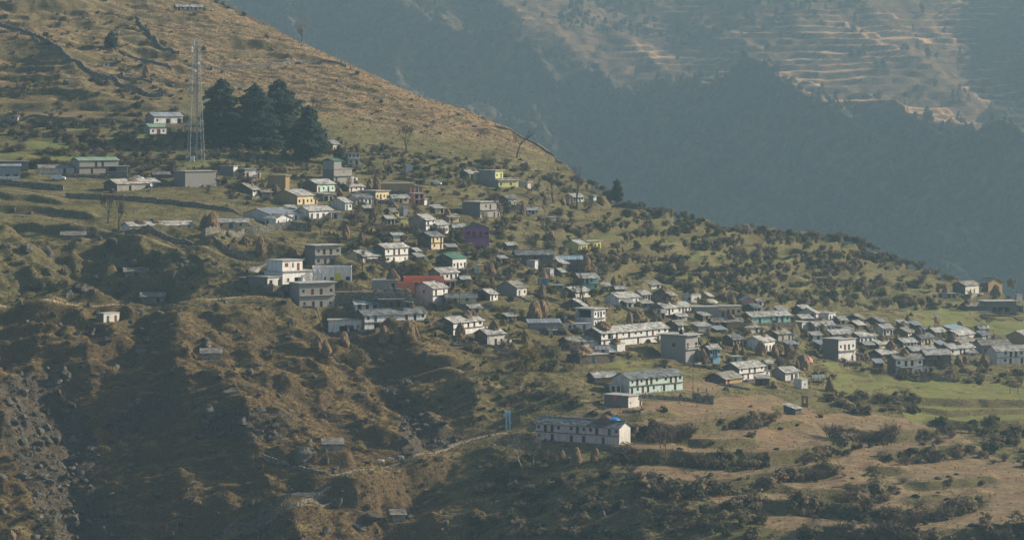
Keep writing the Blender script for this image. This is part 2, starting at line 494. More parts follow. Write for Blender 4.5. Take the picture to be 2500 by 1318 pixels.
BARE = [
    [(1390, 996), (1500, 985), (1700, 975), (1880, 962), (2000, 1012), (2130, 1010), (2310, 1030), (2420, 1110), (2560, 1150), (2700, 1340), (1960, 1330), (1800, 1240), (1600, 1196), (1480, 1110), (1360, 1030)],
    [(815, 695), (1000, 705), (1000, 716), (815, 712)], [(1660, 925), (1790, 930), (1760, 960), (1660, 950)], [(960, 852), (1150, 850), (1140, 872), (970, 876)],
    [(60, 270), (400, 262), (430, 280), (60, 292)]]
ROCK = [[(0, 930), (110, 900), (200, 980), (230, 1080), (250, 1200), (320, 1318), (90, 1318), (60, 1150), (0, 1060)], [(250, 1040), (420, 950), (440, 980), (280, 1080)],
        [(480, -30), (560, 8), (700, 80), (640, 60), (520, 10)], [(910, 920), (960, 920), (1130, 1080), (960, 1120), (1000, 1040)], [(500, 990), (720, 1010), (690, 1080), (480, 1070)]]

def finish_ground():
    """mesh the hillside"""
    X, Y = XY()
    dzd = np.gradient(zz, axis=1) / np.maximum(np.gradient(dist, axis=1), 1e-3)
    dzx = np.gradient(zz, axis=0) / np.maximum(np.gradient(X, axis=0), 1e-3)
    slope = np.hypot(dzd, dzx)
    sy = YH - zz * FPX / dist
    wx = PXG + 7 * fbm(X, Y, 9, 2, off=31); wy = sy + 2.5 * fbm(X, Y, 9, 2, off=37)
    flat = 1 - smooth(0.28, 0.5, slope)
    green = np.zeros_like(zz); bare = np.zeros_like(zz); rock = np.zeros_like(zz)
    for p in GREEN: green = np.maximum(green, in_poly(wx, wy, p))
    for p in BARE: bare = np.maximum(bare, in_poly(wx, wy, p))
    for p in ROCK: rock = np.maximum(rock, in_poly(wx + 12 * fbm(X, Y, 14, 2, off=3), wy, p))
    mead = in_poly(wx, wy, [(1360, 530), (1560, 515), (1800, 555), (2060, 572), (2200, 640), (2420, 720), (2400, 770), (2000, 745), (1700, 725), (1480, 640)]) * (.5 + .5 * smooth(-.3, .4, fbm(X, Y, 26, 2, off=90)))
    green = np.maximum(green, mead) * flat; bare = bare * flat * (1 - green)
    orange = np.clip(upper + 0.7 * smooth(560, 380, PXG) * smooth(300, 180, YB), 0, 1)
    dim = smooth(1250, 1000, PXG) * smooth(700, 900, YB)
    nrow = NR + NB
    verts = np.stack([X, Y, zz], -1).reshape(-1, 3)
    idx = np.arange(NC * nrow).reshape(NC, nrow)
    quads = np.stack([idx[:-1, :-1], idx[1:, :-1], idx[1:, 1:], idx[:-1, 1:]], -1).reshape(-1, 4)
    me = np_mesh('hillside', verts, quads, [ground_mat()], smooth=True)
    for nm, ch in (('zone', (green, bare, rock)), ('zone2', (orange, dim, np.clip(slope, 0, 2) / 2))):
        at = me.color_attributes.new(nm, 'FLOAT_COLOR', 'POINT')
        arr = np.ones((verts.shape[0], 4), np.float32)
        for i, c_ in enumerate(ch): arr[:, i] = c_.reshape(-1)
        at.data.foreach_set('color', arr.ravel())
    o = link(bpy.data.objects.new('hillside', me))
    tag(o, kind='structure')
    return o, slope, sy, green, bare

def mixc(n, l, fac, a, b):
    m = n.new('ShaderNodeMix'); m.data_type = 'RGBA'
    if hasattr(fac, 'links') or hasattr(fac, 'is_linked'): l.new(fac, m.inputs['Factor'])
    else: m.inputs['Factor'].default_value = fac
    for v, s in ((a, 'A'), (b, 'B')):
        sock = [i for i in m.inputs if i.name == s and i.type == 'RGBA'][0]
        if isinstance(v, tuple): sock.default_value = (*v, 1)
        else: l.new(v, sock)
    return [o for o in m.outputs if o.type == 'RGBA'][0]
def noise(n, l, vec, scale, detail=4, rough=0.55, lo=0.35, hi=0.65):
    z = n.new('ShaderNodeTexNoise'); z.inputs['Scale'].default_value = scale; z.inputs['Detail'].default_value = detail; z.inputs['Roughness'].default_value = rough
    l.new(vec, z.inputs['Vector'])
    r = n.new('ShaderNodeMapRange'); r.inputs['From Min'].default_value = lo; r.inputs['From Max'].default_value = hi
    l.new(z.outputs['Fac'], r.inputs['Value'])
    return r.outputs['Result'], z.outputs['Fac']
def mul(n, l, a, b):
    m = n.new('ShaderNodeMath'); m.operation = 'MULTIPLY'; m.use_clamp = True
    for v, i in ((a, 0), (b, 1)):
        if isinstance(v, (int, float)): m.inputs[i].default_value = v
        else: l.new(v, m.inputs[i])
    return m.outputs[0]
def ground_mat():
    m, n, l, b = new_mat('ground')
    tc = n.new('ShaderNodeTexCoord'); vec = tc.outputs['Object']
    st = n.new('ShaderNodeMapping'); st.inputs['Scale'].default_value = (0.6, 1.0, 2.2); l.new(vec, st.inputs['Vector'])
    z1 = n.new('ShaderNodeAttribute'); z1.attribute_name = 'zone'
    z2 = n.new('ShaderNodeAttribute'); z2.attribute_name = 'zone2'
    s1 = n.new('ShaderNodeSeparateColor'); l.new(z1.outputs['Color'], s1.inputs[0])
    s2 = n.new('ShaderNodeSeparateColor'); l.new(z2.outputs['Color'], s2.inputs[0])
    nb, _ = noise(n, l, vec, 0.06, 5)
    nm, nmr = noise(n, l, st.outputs['Vector'], 0.45, 6, 0.65)
    nf, nfr = noise(n, l, vec, 2.2, 5, 0.7, 0.3, 0.7)
    grass = mixc(n, l, nm, (0.118, 0.112, 0.050), (0.285, 0.238, 0.108))
    grass = mixc(n, l, mul(n, l, nb, 0.55), grass, (0.125, 0.120, 0.045))
    npz, _ = noise(n, l, vec, 0.17, 6, 0.65, 0.47, 0.60)
    grass = mixc(n, l, mul(n, l, npz, 0.65), grass, (0.075, 0.066, 0.036))
    oran = mixc(n, l, nm, (0.185, 0.130, 0.070), (0.385, 0.265, 0.148))
    c = mixc(n, l, s2.outputs[0], grass, oran)
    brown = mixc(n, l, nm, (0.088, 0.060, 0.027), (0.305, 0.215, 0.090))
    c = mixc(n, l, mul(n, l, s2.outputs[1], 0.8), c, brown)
    steep = n.new('ShaderNodeMapRange'); steep.inputs['From Min'].default_value = 0.27; steep.inputs['From Max'].default_value = 0.46
    l.new(s2.outputs[2], steep.inputs['Value'])
    earth = mixc(n, l, nf, (0.055, 0.039, 0.022), (0.150, 0.105, 0.058))
    olive = mixc(n, l, nf, (0.070, 0.064, 0.032), (0.165, 0.140, 0.072))
    earth = mixc(n, l, s2.outputs[1], olive, earth)
    c = mixc(n, l, mul(n, l, steep.outputs[0], 0.85), c, earth)
    rockc = mixc(n, l, nf, (0.050, 0.044, 0.034), (0.13, 0.115, 0.092))
    c = mixc(n, l, mul(n, l, s1.outputs[2], 0.8), c, rockc)
    mpk = n.new('ShaderNodeMapping'); mpk.inputs['Scale'].default_value = (0.45, 1.0, 1.0); l.new(vec, mpk.inputs['Vector'])
    pk, _ = noise(n, l, mpk.outputs[0], 0.11, 4, 0.6, 0.5, 0.66)
    bare = mixc(n, l, nm, (0.195, 0.145, 0.080), (0.345, 0.260, 0.148))
    mpb = n.new('ShaderNodeMapping'); mpb.inputs['Scale'].default_value = (0.10, 1.0, 1.0); mpb.inputs['Rotation'].default_value = (0, 0, 0.2); l.new(vec, mpb.inputs['Vector'])
    fur, _ = noise(n, l, mpb.outputs[0], 0.75, 4, 0.7, 0.40, 0.62)
    bare = mixc(n, l, mul(n, l, fur, 0.5), bare, (0.125, 0.092, 0.055))
    bare = mixc(n, l, mul(n, l, pk, 0.34), bare, (0.29, 0.135, 0.090))
    c = mixc(n, l, s1.outputs[1], c, bare)
    gr = mixc(n, l, nm, (0.150, 0.178, 0.050), (0.235, 0.240, 0.082))
    gr = mixc(n, l, mul(n, l, nb, 0.45), gr, (0.20, 0.165, 0.075))
    c = mixc(n, l, s1.outputs[0], c, gr)
    sc = n.new('ShaderNodeMapRange'); sc.inputs['To Min'].default_value = 0.72; sc.inputs['To Max'].default_value = 1.22
    l.new(nf, sc.inputs['Value'])
    v = n.new('ShaderNodeVectorMath'); v.operation = 'SCALE'; l.new(c, v.inputs[0]); l.new(sc.outputs[0], v.inputs['Scale'])
    l.new(v.outputs[0], b.inputs['Base Color'])
    bp = n.new('ShaderNodeBump'); bp.inputs['Distance'].default_value = 0.35; bp.inputs['Strength'].default_value = 0.8
    l.new(nfr, bp.inputs['Height'])
    bp2 = n.new('ShaderNodeBump'); bp2.inputs['Distance'].default_value = 0.6; bp2.inputs['Strength'].default_value = 0.7
    l.new(nmr, bp2.inputs['Height']); l.new(bp.outputs[0], bp2.inputs['Normal'])
    l.new(bp2.outputs[0], b.inputs['Normal'])
    b.inputs['Specular IOR Level'].default_value = 0.05
    return m

# ------------------------------------------------------------------ the mountain across the valley
FARK = 1.45
def far_mountain():
    nc, nr = 680, 420
    px = np.linspace(-1100, 3700, nc)
    d0 = np.interp(px, [-420, 500, 1000, 1350, 1500, 1750, 2000, 2300, 2600, 2950], [1790, 1840, 1870, 1935, 1955, 1890, 1805, 1745, 1735, 1730])
    yb = np.interp(px, [-420, 1000, 1250, 1450, 1600, 1850, 2000, 2150, 2300, 2400, 2500, 2950], [-400, -220, 60, 190, 240, 285, 315, 345, 400, 460, 510, 620])
    rate = np.interp(px, [-420, 900, 1300, 1500, 2950], [0.62, 0.62, 0.46, 0.40, 0.40])
    ys = np.linspace(860, -260, nr)[None, :]
    px2 = np.repeat(px[:, None], nr, 1)
    low = np.maximum(ys, yb[:, None]); top = np.maximum(yb[:, None] - ys, 0)
    d = d0[:, None] + rate[:, None] * (860 - low) + 1.25 * top
    d = d - 0.75 * np.clip(px2 - 2330, 0, 500) * smooth(230, 110, ys)      # the upper right corner turns away from the sun
    k = np.ones(15) / 15
    for i in range(nr):
        d[:, i] = np.convolve(np.pad(d[:, i], 7, mode='edge'), k, 'valid')
    for i in range(nc):
        d[i] = np.convolve(np.pad(d[i], 7, mode='edge'), k, 'valid')
    z = -(ys - YH) * d / FPX
    X_ = (px2 - CX) * d / FPX
    bench = smooth(10, 60, yb[:, None] - ys)
    z = z + 26 * ridged(X_ + .35 * d, d * .45, 150, 4, off=5) * (1 - 0.75 * bench) + 9 * fbm(X_, d, 60, 4, off=9) * (1 - 0.6 * bench)
    q = z / 5.5 + 0.5 * fbm(X_, d, 90, 3, off=2.2)
    fl = np.floor(q); fr = q - fl
    zt = (fl + np.where(fr < 0.55, 0.08 * fr / 0.55, 0.08 + 0.92 * smooth(0.55, 1, fr)) - (q - z / 5.5)) * 5.5
    farm = smooth(-8, 30, yb[:, None] - ys) * smooth(-0.25, 0.25, fbm(X_, d, 120, 2, off=14) + 0.28)
    z = z * (1 - farm) + zt * farm
    z += 1.6 * fbm(X_, d, 11, 3, gain=0.6, off=40) * (1 - 0.75 * farm)
    dzd = np.gradient(z, axis=1) / np.maximum(np.gradient(d, axis=1), 1e-3)
    dzd = np.gradient(z, axis=1) / np.maximum(np.gradient(d, axis=1), 1e-3)
    kk = FARK
    X_, d, z = X_ * kk, d * kk, z * kk
    verts = np.stack([X_, d, z], -1).reshape(-1, 3)
    idx = np.arange(nc * nr).reshape(nc, nr)
    quads = np.stack([idx[:-1, :-1], idx[1:, :-1], idx[1:, 1:], idx[:-1, 1:]], -1).reshape(-1, 4)
    m, n, l, b = new_mat('mountain_ground')
    tc = n.new('ShaderNodeTexCoord'); vec = tc.outputs['Object']
    at = n.new('ShaderNodeAttribute'); at.attribute_name = 'zone'
    sp = n.new('ShaderNodeSeparateColor'); l.new(at.outputs['Color'], sp.inputs[0])
    nm, nr_ = noise(n, l, vec, 0.09, 6, 0.65)
    nf, nfr = noise(n, l, vec, 0.6, 4, 0.7, 0.3, 0.7)
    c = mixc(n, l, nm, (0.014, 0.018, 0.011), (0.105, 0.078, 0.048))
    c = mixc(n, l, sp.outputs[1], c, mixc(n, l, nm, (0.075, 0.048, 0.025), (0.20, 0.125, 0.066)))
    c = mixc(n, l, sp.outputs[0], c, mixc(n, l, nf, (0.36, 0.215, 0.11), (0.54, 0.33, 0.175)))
    l.new(c, b.inputs['Base Color'])
    b.inputs['Specular IOR Level'].default_value = 0.05
    bp = n.new('ShaderNodeBump'); bp.inputs['Distance'].default_value = 2.5; l.new(nr_, bp.inputs['Height']); l.new(bp.outputs[0], b.inputs['Normal'])
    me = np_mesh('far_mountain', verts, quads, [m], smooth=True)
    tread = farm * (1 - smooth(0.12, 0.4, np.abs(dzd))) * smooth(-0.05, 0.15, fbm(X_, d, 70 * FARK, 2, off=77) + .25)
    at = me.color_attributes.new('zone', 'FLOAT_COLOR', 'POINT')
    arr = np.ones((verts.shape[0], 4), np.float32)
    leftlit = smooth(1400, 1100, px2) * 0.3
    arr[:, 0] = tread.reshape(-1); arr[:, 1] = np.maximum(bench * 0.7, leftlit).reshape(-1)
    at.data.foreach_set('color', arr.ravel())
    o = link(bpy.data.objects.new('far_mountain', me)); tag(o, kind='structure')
    return o, px, X_, d, z, farm, bench, tread

# ------------------------------------------------------------------ haze
def make_haze(density, color, aniso):
    mb = MB(); mb.box(-1700, 2000, -60, 5200, -330, 460)
    m = bpy.data.materials.new('haze_air'); m.use_nodes = True
    n, l = m.node_tree.nodes, m.node_tree.links
    n.remove(n['Principled BSDF'])
    v = n.new('ShaderNodeVolumePrincipled')
    v.inputs['Color'].default_value = (*color, 1)
    v.inputs['Density'].default_value = density
    v.inputs['Anisotropy'].default_value = aniso
    l.new(v.outputs[0], n['Material Output'].inputs['Volume'])
    o = mb.build('haze', m)
    tag(o, 'pale blue haze filling the valley air', 'haze', kind='stuff')
    return o
# ------------------------------------------------------------------ building materials
def stone_mat(name, a, b_, scale=1.9, bump=0.12):
    m, n, l, b = new_mat(name)
    tc = n.new('ShaderNodeTexCoord')
    mp = n.new('ShaderNodeMapping'); mp.inputs['Scale'].default_value = (1, 1, 1.7); l.new(tc.outputs['Object'], mp.inputs['Vector'])
    v = n.new('ShaderNodeTexVoronoi'); v.inputs['Scale'].default_value = scale; l.new(mp.outputs[0], v.inputs['Vector'])
    sp = n.new('ShaderNodeSeparateColor'); l.new(v.outputs['Color'], sp.inputs[0])
    c = mixc(n, l, sp.outputs[0], a, b_)
    f, fr = noise(n, l, tc.outputs['Object'], 0.7, 4)
    c = mixc(n, l, mul(n, l, f, 0.35), c, tuple(x * 0.6 for x in a))
    l.new(c, b.inputs['Base Color'])
    bp = n.new('ShaderNodeBump'); bp.inputs['Distance'].default_value = bump; bp.invert = True
    l.new(v.outputs['Distance'], bp.inputs['Height']); l.new(bp.outputs[0], b.inputs['Normal'])
    return m
def plaster(name, col, dirt=(0.20, 0.17, 0.13), amt=0.62):
    """lime wash or paint with stains that run down and splash-back near the ground"""
    m, n, l, b = new_mat(name)
    tc = n.new('ShaderNodeTexCoord')
    mp = n.new('ShaderNodeMapping'); mp.inputs['Scale'].default_value = (1.3, 1.3, 0.35); l.new(tc.outputs['Object'], mp.inputs['Vector'])
    f, fr = noise(n, l, mp.outputs[0], 0.9, 6, 0.65, 0.44, 0.78)
    g, gr = noise(n, l, tc.outputs['Object'], 3.0, 4, 0.6, 0.3, 0.7)
    c = mixc(n, l, mul(n, l, f, amt), col, dirt)
    c = mixc(n, l, mul(n, l, g, 0.12), c, tuple(x * 0.7 for x in col))
    l.new(c, b.inputs['Base Color'])
    bp = n.new('ShaderNodeBump'); bp.inputs['Distance'].default_value = 0.03; l.new(gr, bp.inputs['Height']); l.new(bp.outputs[0], b.inputs['Normal'])
    return m
plaster('white', (0.74, 0.74, 0.72)); plaster('limepale', (0.56, 0.57, 0.26), amt=0.5); plaster('offwhite', (0.62, 0.60, 0.55)); plaster('cream', (0.66, 0.56, 0.36)); plaster('ochre', (0.40, 0.27, 0.13))
plaster('lime', (0.68, 0.68, 0.20), amt=0.3); plaster('aqua', (0.27, 0.50, 0.45), amt=0.4); plaster('mint', (0.56, 0.70, 0.63), amt=0.45); plaster('blue', (0.30, 0.56, 0.72), amt=0.25)
plaster('purple', (0.31, 0.13, 0.29), dirt=(0.24, 0.07, 0.22), amt=0.4); plaster('coral', (0.72, 0.24, 0.13), amt=0.25); plaster('pink', (0.66, 0.52, 0.52)); plaster('salmon', (0.6, 0.3, 0.24), amt=0.3)
plaster('concrete', (0.30, 0.295, 0.28), amt=0.45); plaster('darkconcrete', (0.19, 0.185, 0.175), amt=0.4); plaster('lilac', (0.60, 0.57, 0.62))
stone_mat('stone', (0.085, 0.074, 0.060), (0.215, 0.190, 0.155)); stone_mat('palestone', (0.20, 0.185, 0.16), (0.42, 0.40, 0.36)); stone_mat('brick', (0.22, 0.11, 0.07), (0.34, 0.19, 0.12), 3.5, 0.04)
plain('slate', (0.44, 0.44, 0.415), var=0.30, scale=1.6, rough=0.62, tint=True, bump=0.05)
plain('oldslate', (0.30, 0.285, 0.25), var=0.45, scale=1.6, rough=0.7, tint=True, bump=0.05)
plain('darkslate', (0.20, 0.215, 0.225), var=0.30, scale=1.6, rough=0.6, tint=True, bump=0.05)
plain('tingrey', (0.30, 0.33, 0.36), var=0.2, scale=0.8, rough=0.5, tint=True); plain('tingreen', (0.10, 0.24, 0.18), var=0.2, scale=0.8, rough=0.5, tint=True)
plain('tinblue', (0.34, 0.46, 0.52), var=0.2, scale=0.8, rough=0.5, tint=True); plain('tinbrown', (0.17, 0.115, 0.085), var=0.3, scale=0.8, rough=0.7, tint=True)
plain('palegreen', (0.26, 0.37, 0.27), var=0.15, scale=0.8, rough=0.55, tint=True)
plain('slab', (0.42, 0.41, 0.38), var=0.3, scale=0.9, rough=0.9)
plain('wood', (0.075, 0.045, 0.028), var=0.4, scale=3, rough=0.8); plain('bluewood', (0.05, 0.20, 0.32), var=0.3, scale=3, rough=0.6); plain('redwood', (0.20, 0.06, 0.035), var=0.3, scale=3)
plain('tealwood', (0.04, 0.12, 0.13), var=0.3, scale=3, rough=0.6); plain('brightblue', (0.03, 0.22, 0.55), var=0.25, scale=2, rough=0.5)
plain('pane', (0.016, 0.018, 0.020), var=0.3, scale=1, rough=0.12); MATS['pane'].node_tree.nodes['Principled BSDF'].inputs['Specular IOR Level'].default_value = 0.5
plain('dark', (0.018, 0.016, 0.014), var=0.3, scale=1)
plain('hay', (0.225, 0.152, 0.090), var=0.35, scale=1.2, bump=0.15, tint=True, objvar=0.18)
plain('steel', (0.42, 0.45, 0.47), var=0.15, scale=2, rough=0.45, metal=0.35); plain('rust', (0.16, 0.09, 0.06), var=0.4, scale=3); plain('whitepaint', (0.75, 0.75, 0.75), var=0.1, scale=2, rough=0.4)
plain('pole', (0.11, 0.085, 0.07), var=0.3, scale=3)

# ------------------------------------------------------------------ shared door and window meshes
_OPEN = {}
def opening_mesh(kind, w, h, mat):
    k = (kind, round(w, 2), round(h, 2), mat)
    if k in _OPEN: return _OPEN[k]
    t = 0.08
    f = MB()
    f.box(0, t, 0, 0.10, 0, h); f.box(w - t, w, 0, 0.10, 0, h); f.box(t, w - t, 0, 0.10, h - t, h)
    if kind == 'w':
        f.box(t, w - t, 0, 0.10, 0, t); f.box(w / 2 - 0.025, w / 2 + 0.025, 0.01, 0.08, t, h - t)
    if kind == 'd':                                      # a plank leaf, two boards standing proud
        f.box(t, w - t, 0.05, 0.09, 0.02, h - t)
        f.box(t + 0.04, w / 2 - 0.03, 0.03, 0.05, 0.1, h - 0.15); f.box(w / 2 + 0.03, w - t - 0.04, 0.03, 0.05, 0.1, h - 0.15)
    frame = f.mesh({'w': 'window', 'd': 'door', 'O': 'open_bay'}[kind], MATS[mat])
    p = MB()
    if kind == 'w':
        p.box(t, w / 2 - 0.025, 0.04, 0.06, t, h - t); p.box(w / 2 + 0.025, w - t, 0.04, 0.06, t, h - t)
    pane = p.mesh('pane', MATS['pane']) if kind == 'w' else None
    _OPEN[k] = (frame, pane)
    return _OPEN[k]

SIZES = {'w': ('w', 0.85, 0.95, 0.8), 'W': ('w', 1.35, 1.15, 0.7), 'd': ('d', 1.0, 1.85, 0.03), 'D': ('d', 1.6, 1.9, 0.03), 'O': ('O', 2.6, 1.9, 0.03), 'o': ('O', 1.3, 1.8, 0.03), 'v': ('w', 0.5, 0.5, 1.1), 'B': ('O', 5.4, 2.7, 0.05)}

def facade(wall, org, ux, n_in, L, H, rows, mslot, z_low, parent, frame_mat, reveal=0.22):
    """one wall face from org along ux, with real openings; rows = [(z0, z1, tokens)]; z_low: how far the footing reaches down"""
    org, ux, n_in = Vector(org), Vector(ux), Vector(n_in)
    ops = []
    rj = random.Random(hash((round(L, 3), round(H, 3), round(org.x, 2))))
    for (z0, z1, toks) in rows:
        t = toks.split()
        if not t: continue
        cell = L / len(t)
        for i, k in enumerate(t):
            if k == '.': continue
            kind, w, h, sill = SIZES[k]
            sc = min(1.0, (z1 - z0 - 0.25) / (h + sill)) if kind != 'w' else min(1.0, (z1 - z0 - 0.2) / (h + sill))
            kf = rj.choice((.88, 1.0, 1.0, 1.12)) if kind == 'w' else 1.0
            w = min(w * kf, cell * 0.82); h *= sc * (kf if kf < 1 else 1); sill *= sc
            xa = (i + 0.5) * cell - w / 2 + rj.uniform(-.5, .5) * max(cell - w - .2, 0) * .35
            ops.append((xa, xa + w, z0 + sill, z0 + sill + h, kind, w, h))
    xs = sorted({0.0, L} | {round(v, 3) for o in ops for v in o[:2]})
    zs = sorted({-z_low, H} | {round(v, 3) for o in ops for v in o[2:4]})
    P = lambda x, z, dpt=0.0: org + ux * x + Vector((0, 0, z)) + n_in * dpt
    for xa, xb in zip(xs[:-1], xs[1:]):
        for za, zb in zip(zs[:-1], zs[1:]):
            xm, zm = (xa + xb) / 2, (za + zb) / 2
            if any(o[0] < xm < o[1] and o[2] < zm < o[3] for o in ops): continue
            wall.face([P(xa, za), P(xb, za), P(xb, zb), P(xa, zb)], mslot)
    for (xa, xb, za, zb, kind, w, h) in ops:
        dp = reveal if kind != 'O' else 1.1
        for q in (((xa, za), (xb, za)), ((xb, za), (xb, zb)), ((xb, zb), (xa, zb)), ((xa, zb), (xa, za))):
            wall.face([P(*q[0]), P(*q[1]), P(*q[1], dp), P(*q[0], dp)], mslot)
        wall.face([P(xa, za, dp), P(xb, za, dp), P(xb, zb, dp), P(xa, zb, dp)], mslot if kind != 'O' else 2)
        fr, pn = opening_mesh(kind, round(w, 2), round(h, 2), frame_mat if rj.random() < .7 else rj.choice(('wood', 'bluewood', 'tealwood', 'redwood')))
        o = link(bpy.data.objects.new({'w': 'window', 'd': 'door', 'O': 'open_bay'}[kind], fr), parent)
        o.location = P(xa, za, 0.08)
        o.rotation_euler = (0, 0, math.atan2(ux.y, ux.x))
        if pn is not None:
            p = link(bpy.data.objects.new('pane', pn), o)

def slate_rows(mb, a, b, c, d, rng, w=0.95, h=0.75, th=0.07):
    """lap slates over the sloping rectangle a-b (eave) to d-c (ridge)"""
    a, b, c, d = map(Vector, (a, b, c, d))
    nrm = (b - a).cross(d - a).normalized()
    if nrm.z < 0: nrm = -nrm
    L = (b - a).length; S = (d - a).length
    nr = max(2, int(S / h)); nc = max(2, int(L / w))
    u, v = (b - a) / L, (d - a) / S
    mb.hexa([a - nrm * 0.10, b - nrm * 0.10, c - nrm * 0.10, d - nrm * 0.10, a, b, c, d], (0.6, 0.6, 0.6))
    patch = rng.uniform(0, 6)
    for r in range(nr):
        x = -rng.uniform(0, w * 0.5)
        while x < L:
            ww = w * rng.uniform(0.6, 1.35)
            x0, x1 = max(x, -0.05), min(x + ww, L + 0.08)
            s0 = r * S / nr - (rng.uniform(0.0, 0.18) if r == 0 else rng.uniform(0, 0.10)); s1 = min((r + 1) * S / nr + 0.12, S)
            up0 = rng.uniform(0.06, 0.13); up1 = rng.uniform(0.005, 0.02)
            p = lambda xx, ss, k: a + u * xx + v * ss + nrm * k
            g = rng.uniform(0.66, 1.22)
            q = math.sin(x * 0.7 + patch) * math.cos(r * 1.1 + patch * 2)
            if q > 0.55: g *= 0.72
            if rng.random() < 0.06: g *= 0.45
            if rng.random() < 0.05: g *= 1.4
            tint = (g * rng.uniform(0.97, 1.05), g, g * rng.uniform(0.93, 1.03))
            mb.hexa([p(x0, s0, up0 - th), p(x1 - 0.03, s0 + rng.uniform(-.05, .05), up0 - th), p(x1 - 0.03, s1, up1 - 0.03), p(x0, s1, up1 - 0.03),
                     p(x0, s0, up0), p(x1 - 0.03, s0 + rng.uniform(-.05, .05), up0), p(x1 - 0.03, s1, up1 + 0.01), p(x0, s1, up1 + 0.01)], tint)
            x += ww
def tin_sheets(mb, a, b, c, d, rng):
    a, b, c, d = map(Vector, (a, b, c, d))
    nrm = (b - a).cross(d - a).normalized()
    if nrm.z < 0: nrm = -nrm
    L = (b - a).length
    u = (b - a) / L
    n = max(2, int(L / 1.0))
    for i in range(n):
        x0, x1 = L * i / n, L * (i + 1) / n
        g = rng.uniform(0.85, 1.12); t = (g, g, g)
        lift = nrm * rng.uniform(0.0, 0.02)
        mb.hexa([a + u * x0 - nrm * 0.05, a + u * x1 - nrm * 0.05, d + u * x1 - nrm * 0.05, d + u * x0 - nrm * 0.05,
                 a + u * x0 + lift, a + u * x1 + lift, d + u * x1 + lift, d + u * x0 + lift], t)
        mb.bar(a + u * x0 + nrm * 0.04, d + u * x0 + nrm * 0.04, 0.07, 0.06, (g * 1.1,) * 3)

HOUSES = {}
PAD_LIST = []
def house(hid, x0, x1, x2, yb, ye, roof, fm, em, up, low='', label='', name='village_house', side='R', D=5.6, ridge='x', pitch=24, frame='wood', over=0.5, ends='', lift=0.0, footing=2.6, cat='house', group=None, on=None, seg=0, defer=False):
    """a building fixed by its near corner (x1, yb), its visible end and its front, all as seen in the photo"""
    PAD_LIST.append(dict(locals()))

def place_house(a):
    """position, heading and size in metres"""
    g = a
    x0, x1, x2 = g['x0'], g['x1'], g['x2']
    if g['on']:
        par = HOUSES[g['on']]
        d = par['near'].y
        base = Vector(((x1 - CX) * d / FPX, d, -(g['yb'] - YH) * d / FPX))
    else:
        base = spot(x1, g['yb'])
    s = px_per_m(base.y)
    H = max((g['yb'] - g['ye']) / s, 1.5)
    wf, we = ((x2 - x1), (x1 - x0)) if g['side'] == 'R' else ((x1 - x0), (x2 - x1))
    D = g['D']
    sn = we / (s * D)
    if sn > 0.80: D = we / (s * 0.80); sn = 0.80
    th = math.asin(max(sn, 0.035))
    L = max(wf / (s * math.cos(th)), 1.6)
    if g['side'] == 'L': th = -th
    g.update(base=base, s=s, H=H, D=D, th=th, L=L, near=base)
    ux = Vector((math.cos(th), math.sin(th), 0)); uy = Vector((-math.sin(th), math.cos(th), 0))
    org = base if g['side'] == 'R' else base - ux * L
    g.update(org=org, ux=ux, uy=uy, ctr=org + ux * L / 2 + uy * D / 2)
    HOUSES[g['hid']] = g

